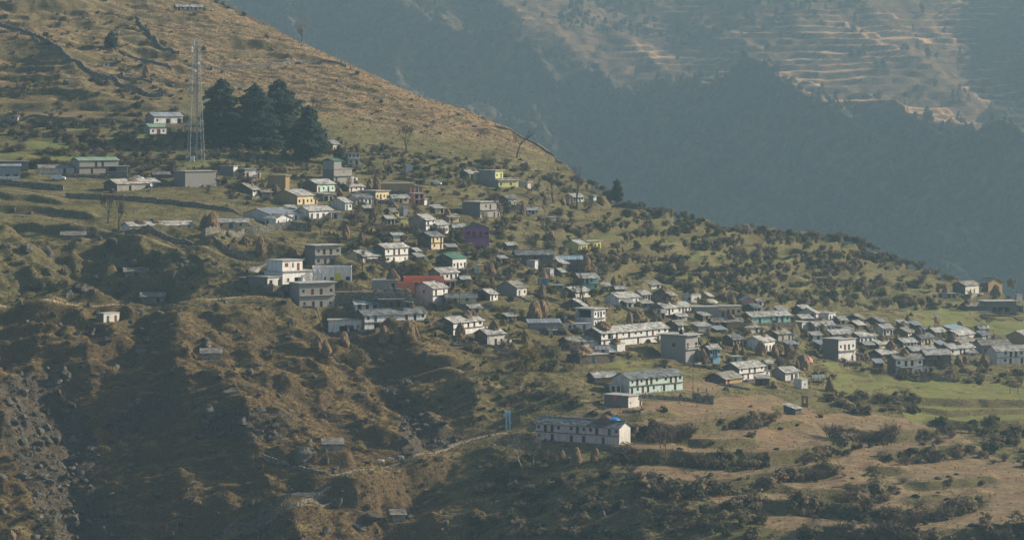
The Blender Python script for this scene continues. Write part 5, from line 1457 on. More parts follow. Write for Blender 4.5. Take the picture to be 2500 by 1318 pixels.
Hh('n29', 2393, 2413, 2452, 713, 691, 'slate', 'stone', 'ochre', '.', '-', label='brown gabled house on the far spur behind a tall haystack', D=7, side='L')
Hh('n30', 2329, 2357, 2398, 718, 697, 'slate', 'offwhite', 'stone', 'w d d .', 'd . d .', label='slate-roofed two-storey house on the far spur, left of the brown gable', D=6)
Hh('n31', 2295, 2300, 2336, 727, 717, 'flat', 'palestone', 'stone', '. d d', label='ruined pale stone hut with straw on top on the far spur', name='stone_hut', cat='hut', D=4, over=0.1)
Hh('n32', 2400, 2406, 2483, 762, 736, 'flat', 'darkconcrete', 'concrete', '. O O O .', '-', label='dark open concrete hall with a wide slab roof below the far spur', cat='building', D=7, over=0.9)
Hh('n33', 2350, 2362, 2410, 759, 747, 'slate', 'stone', 'stone', '. .', label='low stone hut at the left of the dark concrete hall', name='stone_hut', cat='hut', D=5)
Hh('n34', 2478, 2482, 2496, 733, 720, 'flat', 'white', 'salmon', '.', label='tiny white and red shrine above the dark concrete hall', name='shrine', cat='shrine', D=2, over=0.1)

_z = random.Random(99)
for i_, (x_, y_) in enumerate([(1095, 614), (1128, 694), (1240, 612), (1222, 642), (1335, 642), (1396, 658), (1440, 694), (1505, 718), (1530, 750), (1600, 778), (1655, 783), (1716, 782), (1750, 816), (1850, 747), (1902, 768), (1925, 852), (1985, 832), (2002, 852), (2060, 818), (2112, 852), (2140, 897), (2200, 803), (2234, 804),
                               (2296, 853), (2362, 872), (2440, 872), (2392, 812), (960, 588), (890, 522), (1062, 522), (700, 522), (640, 482), (1150, 764), (1240, 784), (1340, 818), (1480, 872), (1020, 640), (1570, 752), (1690, 835), (1640, 865), (2270, 838), (2170, 862)]):
    w_ = _z.uniform(15, 27)
    house('z%02d' % i_, x_ - _z.uniform(5, 14), x_, x_ + w_, y_, y_ - _z.uniform(9, 15), _z.choice(['mono', 'mono', 'monotin', 'slate']), _z.choice(['offwhite', 'stone', 'palestone', 'white', 'cream']), 'stone', _z.choice(['d .', '. d', 'd', 'w d']), label='?', name='shed', cat='shed', D=_z.uniform(3, 4.5), group='small sheds between the houses')
# ------------------------------------------------------------------ fix positions, cut paths and pads, mesh the hillside
for a in PAD_LIST: place_house(a)
PATHS = [
    ('dirt_road', [(-80, 736), (100, 741), (240, 747), (330, 750), (400, 745), (500, 733), (600, 723), (690, 716)], 2.2, 'dirt'),
    ('cattle_path', [(806, 1186), (818, 1170), (850, 1153), (930, 1136), (1020, 1119), (1080, 1097), (1120, 1079), (1180, 1063), (1240, 1049)], 1.6, 'dirt'),
    ('field_path', [(905, 932), (1000, 917), (1080, 909), (1150, 898)], 0.6, 'trodden'),
    ('concrete_lane', [(1396, 1010), (1408, 982), (1425, 965), (1440, 952)], 0.9, 'slab'),
    ('winding_footpath', [(2172, 786), (2178, 776), (2194, 767), (2240, 758)], 0.9, 'dirt'),
    ('hill_road', [(-60, 450), (60, 467), (150, 485), (240, 495)], 1.0, 'trodden'),
    ('slope_path', [(-40, 517), (110, 528), (200, 550), (300, 572), (430, 600), (560, 628), (640, 648)], 0.7, 'trodden'),
    ('stepped_path', [(806, 1188), (760, 1208), (690, 1244), (620, 1276), (540, 1314), (480, 1340)], 0.9, 'trodden')]
plain('dirt', (0.44, 0.36, 0.26), var=0.3, scale=0.8, bump=0.05)
plain('trodden', (0.27, 0.215, 0.145), var=0.35, scale=0.8, bump=0.05)
path_pts = {}
for nm, pts, hw, mt in PATHS:
    fine_ = smooth_line(pts, 1.5)
    for _ in range(6):
        fine_ = [fine_[0]] + [(fine_[i - 1] + fine_[i] * 2 + fine_[i + 1]) / 4 for i in range(1, len(fine_) - 1)] + [fine_[-1]]
    path_pts[nm] = fine_
    flatten_strip(fine_, hw + 0.4, 8.0 if nm in ('dirt_road', 'cattle_path', 'stepped_path') else 2.5)
# the levelled yard above the long retaining wall
yard = [spot(816, 716), spot(1004, 724)]
YARD_Y = min(yard[0].y, yard[1].y)
pad((yard[0].x + yard[1].x) / 2, YARD_Y + 5.0, 0.0, (yard[1].x - yard[0].x) / 2, 4.8, yard[0].z + 0.2, 1.0)
for g in sorted(HOUSES.values(), key=lambda q: -q['base'].y):
    if g['on'] is None:
        pad(g['ctr'].x, g['ctr'].y, g['th'], g['L'] / 2 + 0.7, g['D'] / 2 + 0.9, g['base'].z - 0.03, 3.2)
for nm, pts, hw, mt in PATHS[:2]: flatten_strip(path_pts[nm], hw + 0.3, 1.2)
hill, SLOPE, SY, GREENM, BAREM = finish_ground()

for nm, pts, hw, mt in PATHS:
    P = path_pts[nm]; v = []; f = []
    rng = random.Random(nm)
    for i, p in enumerate(P):
        d = (P[min(i + 1, len(P) - 1)] - P[max(i - 1, 0)]); d.z = 0; d.normalize(); s = Vector((-d.y, d.x, 0))
        for k in (-1, -.45, .45, 1):
            q = p + s * hw * k * rng.uniform(.88, 1.1)
            v.append((q.x, q.y, ground_xy(q.x, q.y) + (0.10 if abs(k) < 1 else 0.03)))
    for i in range(len(P) - 1):
        for k in range(3): f.append((i * 4 + k, i * 4 + k + 1, i * 4 + k + 5, i * 4 + k + 4))
    o = link(bpy.data.objects.new(nm, np_mesh(nm, v, f, [MATS[mt]], smooth=True))); tag(o, kind='structure')

for g in PAD_LIST: build_house(g)
# ------------------------------------------------------------------ helpers that word labels from what stands nearby
def short(lab, n=9):
    for cut in (' with ', ' beside ', ' standing ', ' facing ', ' cut by ', ' whose '):
        i = lab.find(cut)
        if i > 0 and len(lab[:i].split()) >= 3: lab = lab[:i]; break
    w = lab.split()[:n]
    while w[-1] in ('the', 'a', 'of', 'in', 'at', 'its', 'and', 'right', 'left', 'with', 'to', 'one', 'by', 'on', 'below', 'above', 'behind', 'before', 'two', 'front', 'between', 'two,'): w.pop()
    return ' '.join(w).rstrip(',')
for g in PAD_LIST:
    if g['label'] == '?': g['label'] = None
HP = [(CX + g['ctr'].x * FPX / g['ctr'].y, YH - (g['ctr'].z) * FPX / g['ctr'].y, g) for g in PAD_LIST if g['label']]
def near_house(px, py):
    return min(HP, key=lambda q: math.hypot((q[0] - px) / 1.0, (q[1] - py) * 1.4))
def relation(px, py):
    hx, hy, g = near_house(px, py)
    dx, dy = px - hx, py - hy
    if abs(dx) > 25 and abs(dx) > abs(dy): r = 'right of' if dx > 0 else 'left of'
    elif dy > 8: r = 'in front of'
    elif dy < -8: r = 'behind'
    else: r = 'beside'
    return r, g
def separate(items):
    """items: list of (object, px); objects sharing a label get told apart by their place in the row"""
    by = {}
    for o, x in items: by.setdefault(o['label'], []).append((x, o))
    for lab, li in by.items():
        if len(li) < 2: continue
        li.sort(key=lambda q: q[0])
        words_ = {2: ['left one', 'right one'], 3: ['left one', 'middle one', 'right one']}.get(len(li)) or ['leftmost one'] + [w + ' from left' for w in ('second', 'third', 'fourth', 'fifth', 'sixth', 'seventh', 'eighth', 'ninth', 'tenth')][:len(li) - 2] + ['rightmost one']
        for (x, o), w in zip(li, words_): o['label'] = lab + ', ' + w

made = []
for g in PAD_LIST:
    if g['label'] is None:
        r_, h_ = relation(g['x1'] + 8, g['yb'])
        g['root']['label'] = f'small {"tin" if g["roof"] == "monotin" else "slate"} roofed shed {r_} the {short(h_["label"], 7)}'; made.append((g['root'], g['x1']))
separate(made)
# ------------------------------------------------------------------ haystacks
ST_TALL = [stack_mesh(i, slim=(1, .85, 1.15, .95, .78, 1.05, .9, 1.2)[i]) for i in range(8)]; ST_DOME = [stack_mesh(20 + i, dome=True) for i in range(4)]
STACKS = [(500, 560, 38, 1), (517, 563, 46, 1), (636, 618, 42, 1), (601, 599, 22, 0), (573, 593, 13, 0), (846, 582, 33, 1), (882, 595, 30, 1), (674, 472, 24, 1), (607, 449, 18, 1), (716, 624, 19, 1), (746, 626, 17, 1),
          (806, 572, 9, 0), (816, 574, 9, 0), (826, 576, 8, 0), (903, 463, 27, 1), (921, 464, 33, 1), (831, 479, 20, 1), (911, 542, 28, 1), (952, 532, 16, 1), (965, 533, 10, 0), (982, 554, 11, 0), (962, 508, 16, 0),
          (777, 852, 34, 1), (798, 868, 40, 1), (843, 844, 36, 1), (939, 836, 42, 1), (971, 834, 40, 1), (997, 828, 44, 1), (1014, 826, 30, 1), (1183, 704, 19, 1), (1200, 704, 28, 1), (1200, 671, 30, 1), (1124, 826, 39, 1),
          (1303, 780, 47, 1), (1319, 777, 46, 1), (1333, 753, 20, 1), (1323, 729, 35, 1), (1298, 618, 14, 1), (1351, 633, 15, 1), (1334, 586, 20, 1), (1347, 588, 26, 1), (1285, 840, 34, 1), (1276, 524, 29, 1), (1375, 499, 21, 1), (1387, 500, 19, 1),
          (1331, 500, 22, 1), (1431, 657, 36, 1), (1445, 656, 14, 0), (1497, 699, 25, 1), (1363, 696, 13, 0), (1537, 698, 11, 0), (1521, 705, 19, 1), (1537, 794, 34, 1), (1557, 792, 33, 1), (1581, 795, 20, 1), (1434, 744, 13, 0), (1652, 742, 10, 0),
          (1789, 743, 25, 1), (1806, 745, 14, 0), (1862, 743, 11, 0), (1876, 764, 17, 0), (1857, 868, 36, 1), (1890, 870, 31, 1), (1927, 874, 35, 1), (1717, 886, 35, 1), (1795, 864, 27, 1), (1814, 870, 23, 1), (1947, 898, 21, 1), (1961, 902, 36, 1),
          (1936, 814, 15, 1), (2026, 956, 38, 1), (1891, 944, 15, 0), (2114, 803, 18, 0), (2138, 814, 27, 1), (2158, 836, 14, 0), (2206, 803, 19, 1), (2217, 785, 15, 1), (2190, 828, 13, 0), (2272, 811, 17, 0), (2343, 807, 23, 1), (2302, 836, 13, 0),
          (2341, 895, 29, 1), (2355, 888, 20, 1), (2405, 892, 29, 1), (2412, 815, 13, 1), (2427, 827, 11, 0), (2308, 713, 19, 1), (2429, 722, 28, 1), (2362, 743, 11, 0), (357, 188, 29, 1), (1373, 1126, 28, 1), (1408, 1134, 44, 1), (1450, 1126, 34, 1),
          (28, 1318, 26, 1), (10, 1322, 20, 0), (1488, 488, 16, 1), (1545, 1006, 7, 0), (106, 394, 14, 1), (1470, 498, 15, 0)]
made = []
for i, (x, y, hp, tall) in enumerate(STACKS):
    p = spot(x, y); s = px_per_m(p.y)
    rng = random.Random(i)
    o = link(bpy.data.objects.new('haystack', (ST_TALL if tall else ST_DOME)[rng.randrange(8 if tall else 4)]))
    h = hp / s * 1.0
    wd = h * (1.0 if tall else 1.25) * rng.uniform(0.85, 1.12) if h > 2.5 else h * rng.uniform(1.0, 1.4)
    o.location = p - Vector((0, 0, 0.25)); o.scale = (wd, wd, h + 0.25); o.rotation_euler = (0, 0, rng.uniform(0, 6.28))
    r, g = relation(x, y)
    kind = ('tall' if hp > 30 else 'conical') if tall else 'low rounded'
    tag(o, f'{kind} straw haystack {r} the {short(g["label"], 7)}', 'haystack', 'straw haystacks standing about the village')
    made.append((o, x))
ROOFHAY = [('a12', 612, 12, 1, 1.0), ('g13', 955, 26, 1, 1.1), ('g13', 970, 18, 0, 1), ('c22', 1206, 23, 1, 1.5), ('c21', 1138, 17, 0, 1.3), ('c21', 1163, 11, 0, 1), ('d10', 1327, 16, 0, 1), ('d18', 1622, 11, 0, 1.6), ('e18', 1628, 15, 1, 1),
           ('e18', 1648, 9, 0, 1.6), ('d19', 1694, 17, 0, 1.1), ('e05', 1475, 17, 0, 1.9), ('e02', 1388, 9, 0, 2.2), ('e07', 1422, 22, 0, 2.0), ('e08', 1503, 12, 0, 1.6), ('e14', 1830, 17, 0, 1), ('e16', 1788, 12, 0, 1.2), ('e13', 1891, 18, 1, 1), ('e13', 1906, 11, 0, 1),
           ('e10', 1723, 10, 0, 1), ('e12', 1868, 9, 0, 1), ('n02', 2075, 10, 0, 1.5), ('n04', 2158, 14, 0, 1), ('n04', 2173, 10, 0, 1), ('n05', 2188, 23, 1, 1.4), ('n06', 2213, 15, 0, 1.1), ('n10', 2246, 18, 1, 1.3), ('n10', 2256, 15, 1, 1), ('n22', 2330, 17, 1, 1.2),
           ('n23', 2345, 8, 0, 1.6), ('n31', 2310, 17, 1, 1), ('b08', 336, 8, 0, 2.4), ('b08', 372, 6, 0, 2.6), ('a06', 312, 7, 0, 3.0), ('f04', 1482, 16, 0, 2.2), ('h04', 1092, 15, 1, 1.4), ('n03', 2138, 9, 0, 1.8), ('a40', 1156, 6, 0, 1.6), ('a17', 868, 8, 0, 1.4), ('n33', 2364, 9, 0, 1.4)]
def roof_point(g, px, yf=0.4):
    th = g['th']; o = g['org']
    x = ((px - CX) * g['base'].y / FPX - o.x) / max(math.cos(th), .3) + math.tan(th) * g['D'] * yf
    x = min(max(x, 0.6), g['L'] - 0.6)
    y = g['D'] * yf
    rise = g['top'] - g['H']
    z = g['H'] + (rise * yf / .5 if g['ridge'] == 'x' and rise > .1 else 0.22)
    return o + g['ux'] * x + g['uy'] * y + Vector((0, 0, z))
for i, (hid, x, hp, tall, wk) in enumerate(ROOFHAY):
    g = HOUSES[hid]; rng = random.Random(i + 500)
    p = roof_point(g, x, 0.42)
    h = hp / g['s'] + 0.35
    o = link(bpy.data.objects.new('straw_heap', (ST_TALL if tall else ST_DOME)[rng.randrange(4)]))
    wd = h * wk * (1.05 if tall else 1.1)
    o.location = p - Vector((0, 0, 0.45)); o.scale = (wd, min(wd, g['D'] * .95), h + .1); o.rotation_euler = (0, 0, g['th'])
    tag(o, f'straw heap on the roof of the {short(g["label"], 6)}', 'straw heap', 'straw heaped on roofs')
    made.append((o, x))
separate(made)

# ------------------------------------------------------------------ dry-stone walls
WALLS = [
    ([(330, -5), (343, 45), (352, 65), (372, 100), (410, 142), (440, 165)], 1.5, 'dark dry-stone wall running straight down the upper slope from the top edge'),
    ([(292, 62), (286, 85), (288, 108)], 1.4, 'short dry-stone wall left of the two small green plots'),
    ([(0, 45), (30, 55), (75, 88), (128, 106), (178, 155), (212, 170), (250, 190), (300, 208), (345, 232), (400, 258)], 1.5, 'long dry-stone wall slanting down across the upper left slope'),
    ([(290, 118), (330, 138), (372, 160), (420, 182)], 1.2, 'dry-stone wall curving below the small green plots'),
    ([(455, 180), (520, 172), (600, 166), (700, 158), (780, 152), (845, 150)], 1.2, 'level dry-stone wall crossing the grassy slope above the cedars'),
    ([(268, 170), (285, 185), (320, 198), (372, 208)], 1.2, 'short dry-stone wall right of the tiny ruined hut'),
    ([(0, 440), (60, 452), (115, 466), (155, 480)], 1.9, 'dark stone road wall at the left edge below the white van'),
    ([(160, 478), (240, 484), (330, 489), (420, 498), (500, 508), (560, 520), (590, 530)], 1.5, 'long stone wall above the long low byre'),
    ([(305, 566), (400, 580), (480, 594), (560, 612), (620, 640)], 1.7, 'stone wall along the slope path below the long low byre'),
    ([(490, 580), (560, 577), (650, 570), (668, 560), (730, 556), (760, 560)], 2.6, 'stone retaining wall beneath the school hall'),
    ([(560, 1298), (640, 1256), (720, 1216), (800, 1182)], 1.1, 'left stone wall of the stepped path at the bottom'),
    ([(600, 1304), (680, 1262), (760, 1222), (822, 1194)], 1.1, 'right stone wall of the stepped path at the bottom'),
    ([(640, 1100), (690, 1128), (730, 1152), (796, 1178)], 1.1, 'low stone wall running down to the bend of the cattle path'),
    ([(640, 702), (668, 708), (700, 712)], 1.6, 'pale stone wall before the temple hostel'),
    ([(590, 684), (615, 694), (640, 703)], 1.4, 'stone wall slanting down to the temple hostel'),
    ([(400, 760), (470, 748), (560, 737), (640, 730)], 0.25, 'rough stone embankment under the dirt road'),
    ([(1010, 745), (1100, 752), (1190, 752), (1260, 745)], 1.4, 'stone garden wall below the pinkish gabled house'),
    ([(1210, 296), (1262, 326), (1320, 360), (1380, 404), (1440, 446)], 0.7, 'low stone wall along the crest of the ridge'),
    ([(1560, 985), (1640, 972), (1690, 975)], 1.2, 'stone wall in front of the long mint house'),
    ([(1100, 612), (1180, 612), (1250, 615)], 1.2, 'stone wall under the purple house'),
    ([(130, 430), (230, 434), (320, 436)], 1.0, 'low stone wall behind the road at upper left'),
    ([(0, 290), (90, 296), (170, 300), (330, 298)], 1.0, 'level stone wall above the green fields at upper left'),
    ([(1690, 985), (1720, 982), (1742, 986)], 2.4, 'stone platform wall beside the two standing people'),
    ([(2230, 985 - 60), (2300, 928), (2335, 922)], 1.4, 'stone wall at the edge of the green field'),
    ([(880, 655), (940, 650), (1000, 650)], 1.6, 'garden wall under the bright white two-storey house')]
for q, h, lab in WALLS: stone_wall(q, h, lab, stone=.55, course=.36, bury=2.4 if 'embankment' in lab else .7)
rng = random.Random(808)
for g in PAD_LIST:
    if g['label'] and g['L'] * g['s'] > 26 and g['side'] == 'R' and g['x1'] > 560 and g['hid'][0] != 'b' and rng.random() < .42:
        dy = rng.uniform(9, 15); stone_wall([(g['x1'] - rng.uniform(2, 16), g['yb'] + dy), ((g['x1'] + g['x2']) / 2, g['yb'] + dy - 2), (g['x2'] + rng.uniform(-4, 14), g['yb'] + dy - rng.uniform(2, 6))], rng.uniform(.6, 1.2), f'low stone yard wall in front of the {short(g["label"], 8)}', name='yard_wall', stone=.6, course=.4, bury=.8)
# the high retaining wall of the levelled yard, battered courses of stone with a level top
rng = random.Random(77); mb = MB(); xa, xb = yard[0].x - .5, yard[1].x + .8; yy = YARD_Y; zt = yard[0].z + .35
for c in range(12):
    x = xa - rng.uniform(0, .5); z1 = zt - .45 * c; off = .06 * c
    while x < xb:
        w = rng.uniform(.5, 1.2); gcol = rng.uniform(.65, 1.35)
        mb.box(x - xa, x - xa + w - .05, -off - rng.uniform(.25, .36), .5, z1 - .43 - zt, z1 - zt + rng.uniform(-.02, .02), (gcol,) * 3); x += w
o = mb.build('stone_wall', MATS['drystone']); o.location = (xa, yy, zt); tag(o, 'long high stone retaining wall under the levelled yard', 'wall')
# concrete ramp climbing behind the temple hostel
rp = [spot(588, 680), spot(625, 655), spot(660, 638)]
mb = MB()
for a, b in zip(rp[:-1], rp[1:]):
    d = (b - a).normalized(); s = Vector((-d.y, d.x, 0)).normalized() * 1.3
    mb.hexa([a - s - Vector((0, 0, 1.2)), a + s - Vector((0, 0, 1.2)), b + s - Vector((0, 0, 1.2)), b - s - Vector((0, 0, 1.2)), a - s + Vector((0, 0, .5)), a + s + Vector((0, 0, .5)), b + s + Vector((0, 0, .5)), b - s + Vector((0, 0, .5))])
tag(mb.build('cobbled_ramp', MATS['palestone']), 'pale cobbled ramp climbing behind the temple hostel', 'ramp')

# ------------------------------------------------------------------ boulders
BM_ = [boulder_mesh(i, flat=random.Random(i).uniform(.6, .95)) for i in range(6)] + [boulder_mesh(30 + i, flat=1.0, sharp=.7) for i in range(3)]
BOULD = [(745, 1112, 8.5, 5.5, 'huge craggy boulder beside the stone byre above the cattle path'), (62, 1040, 6, 4.5, 'big dark boulder in the rocky gully at left'), (98, 1048, 4.5, 3.5, 'dark boulder leaning on the bigger one in the gully'),
         (565, 958, 7, 4, 'broad rounded boulder on the slope above the gully'), (345, 812, 6, 3, 'long pale boulder below the concrete latrine'), (300, 620, 5, 2.8, 'dark twin boulder on the open slope'), (276, 592, 5.5, 4, 'pyramid-shaped dark boulder near the slope path'),
         (330, 645, 5, 4.2, 'pointed boulder above the middle stone byre'), (470, 662, 6, 3.4, 'dark split boulder left of the cobbled ramp'), (425, 683, 2, 3, 'thin upright standing stone on the slope'), (655, 864, 5, 2.4, 'dark hummock boulder below the road bend'),
         (488, 722, 4, 2.2, 'boulder just above the dirt road'), (62, 612, 6, 5, 'sharp dark crag at the left edge'), (120, 618, 5.5, 5, 'sharp dark crag beside the highest stone byre'), (8, 600, 5, 4, 'black boulder cut by the left edge'), (205, 706, 8, 5.5, 'massive dark outcrop left of the middle stone byre'),
         (170, 722, 5, 3.4, 'pale-faced rock at the foot of the massive outcrop'), (95, 692, 6, 3.2, 'mossy outcrop above the dirt road at left'), (300, 718, 9, 6, 'dark overgrown crag between two stone byres'), (900, 1262, 10, 3.0, 'broad flat rock slab at the bottom of the picture'),
         (140, 930, 6, 5, 'pale grey crag at the head of the gully'), (530, 920, 4, 2.6, 'pointed rock on the brown slope'), (640, 1000, 4, 2.4, 'grey rock on the brow above the cattle path'), (790, 1010, 4, 2.4, 'rock at the edge of the right-hand gully'), (500, 866 + 40, 3, 1.6, 'small rock below the lone stone byre'),
         (35, 130, 5, 3, 'pale boulder on the upper left slope'), (95, 98, 5, 3, 'grey outcrop beside the slanting wall'), (75, 180, 3.5, 2.4, 'square boulder on the upper left slope'), (160, 205, 5, 3, 'outcrop below the slanting wall'), (425, 240, 4, 2.4, 'white rock near the end of the slanting wall')]
for i, (x, y, w, h, lab) in enumerate(BOULD):
    p = spot(x, y)
    o = link(bpy.data.objects.new('boulder', BM_[(i * 5) % 6 if h < w * .85 else 6 + i % 3]))
    o.location = p - Vector((0, 0, h * .28)); o.scale = (w, w * .8, h * 1.25); o.rotation_euler = (0, 0, i * 1.3)
    tag(o, lab, 'boulder', 'big boulders on the slopes')

# ------------------------------------------------------------------ trees
deodar(540, 352, 160, 112, 'leftmost of the four dark cedars beside the lattice tower', 1, stem=.03, full=1.0)
deodar(622, 356, 150, 126, 'layered dark cedar, second from the left', 2, stem=.05, full=.8)
deodar(682, 352, 156, 132, 'tallest and broadest of the four dark cedars', 3, stem=.06, full=1.15)
deodar(752, 396, 136, 96, 'rightmost dark cedar standing lower than the others', 4, stem=.10, full=1.1)
deodar(1507, 488, 48, 24, 'small dark conifer on the ridge right of the two bare trees', 5, name='conifer', stem=.1, full=1.2)
deodar(272, 115, 36, 34, 'small dark conifer beside the short wall on the upper slope', 6, name='conifer', full=1.2)
deodar(828, 402, 44, 34, 'dark conifer between the cedars and the grey tower house', 7, name='conifer', full=1.2)
leafy_tree(936, 402, 58, 27, 'round-crowned tree on a thin bare trunk', 8, mat='darkshrub', n=900, stem=.52, name='round_tree', leaf=.2)
leafy_tree(737, 100, 52, 32, 'lone brown leafy tree on the ridge near the top', 9, mat='shrub', n=420, stem=.35, leaf=.22)
leafy_tree(1262, 384, 98, 34, 'pale slender tree on the ridge', 10, mat='shrub', n=420, stem=.25, leaf=.18)
leafy_tree(1194, 412, 48, 52, 'grey-green rounded tree above the lime houses', 11, mat='shrub', n=1500, stem=.08)
leafy_tree(1032, 672, 42, 48, 'yellow-green tree above the coral house', 12, mat='yellowleaf', n=900, stem=.15)
leafy_tree(1284, 912, 80, 80, 'large yellowing tree below the small straw-roofed house', 13, mat='yellowleaf', n=1900, stem=.06)
leafy_tree(1345, 908, 68, 76, 'large grey-brown bushy tree right of the yellowing one', 14, mat='shrub', n=2200, stem=.06)
leafy_tree(868, 896, 58, 74, 'broad olive bushy tree below the porch house', 15, mat='shrub', n=2200, stem=.06)
leafy_tree(2470, 706, 28, 30, 'yellow tree beside the brown gable on the far spur', 16, mat='yellowleaf', n=600, stem=.15)
leafy_tree(1450, 732, 36, 30, 'orange-green tree between the stone gables', 17, mat='yellowleaf', n=800, stem=.15)
leafy_tree(1140, 622, 36, 40, 'thin olive tree left of the purple house', 18, mat='yellowleaf', n=420, stem=.2)
leafy_tree(1680, 812, 18, 26, 'pale yellow-green tree at the end of the long row house', 19, mat='yellowleaf', n=420, stem=.15)
leafy_tree(1745, 862, 52, 50, 'olive tree behind the bright blue house', 20, mat='darkshrub', n=1700, stem=.1)
leafy_tree(1010, 690, 46, 26, 'narrow green tree in front of the coral house', 21, mat='yellowleaf', n=700, stem=.2)
for x, y, h, w, sd, lab in [(40, 222, 44, 26, 71, 'pale yellow thin tree, leftmost on the upper left slope'), (98, 214, 30, 20, 72, 'small yellowish tree right of the leftmost one on the upper slope'), (124, 222, 40, 22, 73, 'upright yellow-green tree on the upper left slope'), (72, 222, 28, 16, 74, 'wispy sapling between two yellowish trees on the upper slope')]:
    leafy_tree(x, y, h, w, lab, sd, mat='yellowleaf', n=260, stem=.2, leaf=.2)
for x, y, h, w, lab, sd in [(993, 366, 66, 48, 'bare forked tree on the grassy slope above the box hut', 31), (1352, 497, 92, 44, 'left of the two tall bare trees on the ridge', 32), (1408, 508, 104, 60, 'right of the two tall bare trees on the ridge', 33),
                            (864, 552, 72, 54, 'left dense bare tree below the white gabled house', 34), (905, 572, 92, 64, 'right dense bare tree below the flat cream house', 35), (1230, 566, 96, 60, 'bare tree above the purple house', 36), (1222, 682, 88, 78, 'spreading bare tree right of the green-roofed house', 37),
                            (1404, 740, 62, 46, 'left fork of the twin bare trees before the aqua house', 38), (1424, 742, 92, 44, 'tall bare tree before the aqua house', 39), (885, 660, 52, 46, 'bare tree before the low cream house', 40), (755, 566, 38, 34, 'small bare tree before the school office', 41),
                            (784, 574, 34, 28, 'small bare sapling right of the school office', 42), (265, 545, 72, 46, 'bare tree above the slope path at left', 43), (290, 560, 70, 34, 'thin bare tree beside the one above the slope path', 44), (910, 630, 52, 52, 'bare tree behind the bright white two-storey house', 45),
                            (2408, 812, 40, 74, 'wide bare tree in the green plots behind the right-hand cluster', 47), (700, 350, 60, 40, 'grey bare tree behind the broadest cedar', 48), (760, 300, 66, 52, 'faint bare tree above the rightmost cedar', 49), (1600, 790, 50, 50, 'twiggy tree below the white-gabled house', 50)]:
    bare_tree(x, y, h, w, lab, sd)
bare_tree(1275, 1150, 96, 96, 'pale grey leafless tree left of the long dark-roofed house', 46, mat='palebark')
bare_tree(1302, 1140, 84, 60, 'second pale leafless tree beside the long dark-roofed house', 52, mat='palebark')
for x, y, h, w, sd in [(1562, 508, 52, 30, 60), (1608, 520, 62, 40, 61), (1650, 522, 66, 46, 62), (1385, 408, 46, 24, 63), (1700, 536, 36, 40, 64)]:
    d_ = y_to_dist(x, np.interp(x, *zip(*RIDGE)) + 2) + 60
    pz = ground_at_dist(x, d_)
    deodar(0, 0, 0, 0, {60: 'dim pine behind the ridge, just right of the small dark conifer', 61: 'dim pine behind the ridge, second right of the small conifer', 62: 'broad dim pine behind the ridge above the green terraces', 63: 'small dim pine behind the ridge above the two bare trees', 64: 'low dim pine, rightmost of those behind the ridge'}[sd], sd, name='pine_tree', p=Vector(((x - CX) * d_ / FPX, d_, pz)), h=h / px_per_m(d_) + 9, w=w / px_per_m(d_) + 2, full=.7, group='pines behind the ridge')

# small trees filling the gaps between the houses
rng = random.Random(321); made = []; k_ = 0
vp = [(830, 470), (1340, 490), (1700, 690), (2380, 820), (2300, 900), (1750, 880), (1300, 830), (950, 700), (860, 560)]
hx_ = [(g['ctr'], g['L'] / 2 + 1, g['D'] / 2 + 1, g['th']) for g in PAD_LIST]
while k_ < 34:
    x, y = rng.uniform(830, 2380), rng.uniform(470, 900)
    if not in_poly(np.array([x]), np.array([y]), vp)[0]: continue
    q = spot(x, y)
    if any(abs((q.x - c.x) * math.cos(t_) + (q.y - c.y) * math.sin(t_)) < a_ and abs(-(q.x - c.x) * math.sin(t_) + (q.y - c.y) * math.cos(t_)) < b_ for c, a_, b_, t_ in hx_): continue
    r_, g_ = relation(x, y); bare = rng.random() < .6
    lab = f'{"leafless" if bare else "thin-leaved"} small tree {r_} the {short(g_["label"], 7)}'
    h_ = rng.uniform(24, 46)
    if bare: o = bare_tree(x, y, h_, h_ * rng.uniform(.6, .95), lab, 400 + k_, mat='twig', levels=4, name='village_tree', leaves='shrub' if rng.random() < .5 else None, nleaf=160, group='small trees between the houses')
    else: o = leafy_tree(x, y, h_, h_ * rng.uniform(.6, .9), lab, 400 + k_, mat=rng.choice(['shrub', 'shrub', 'yellowleaf']), n=420, name='village_tree', stem=.2, group='small trees between the houses')
    made.append((o, x)); k_ += 1
separate(made)
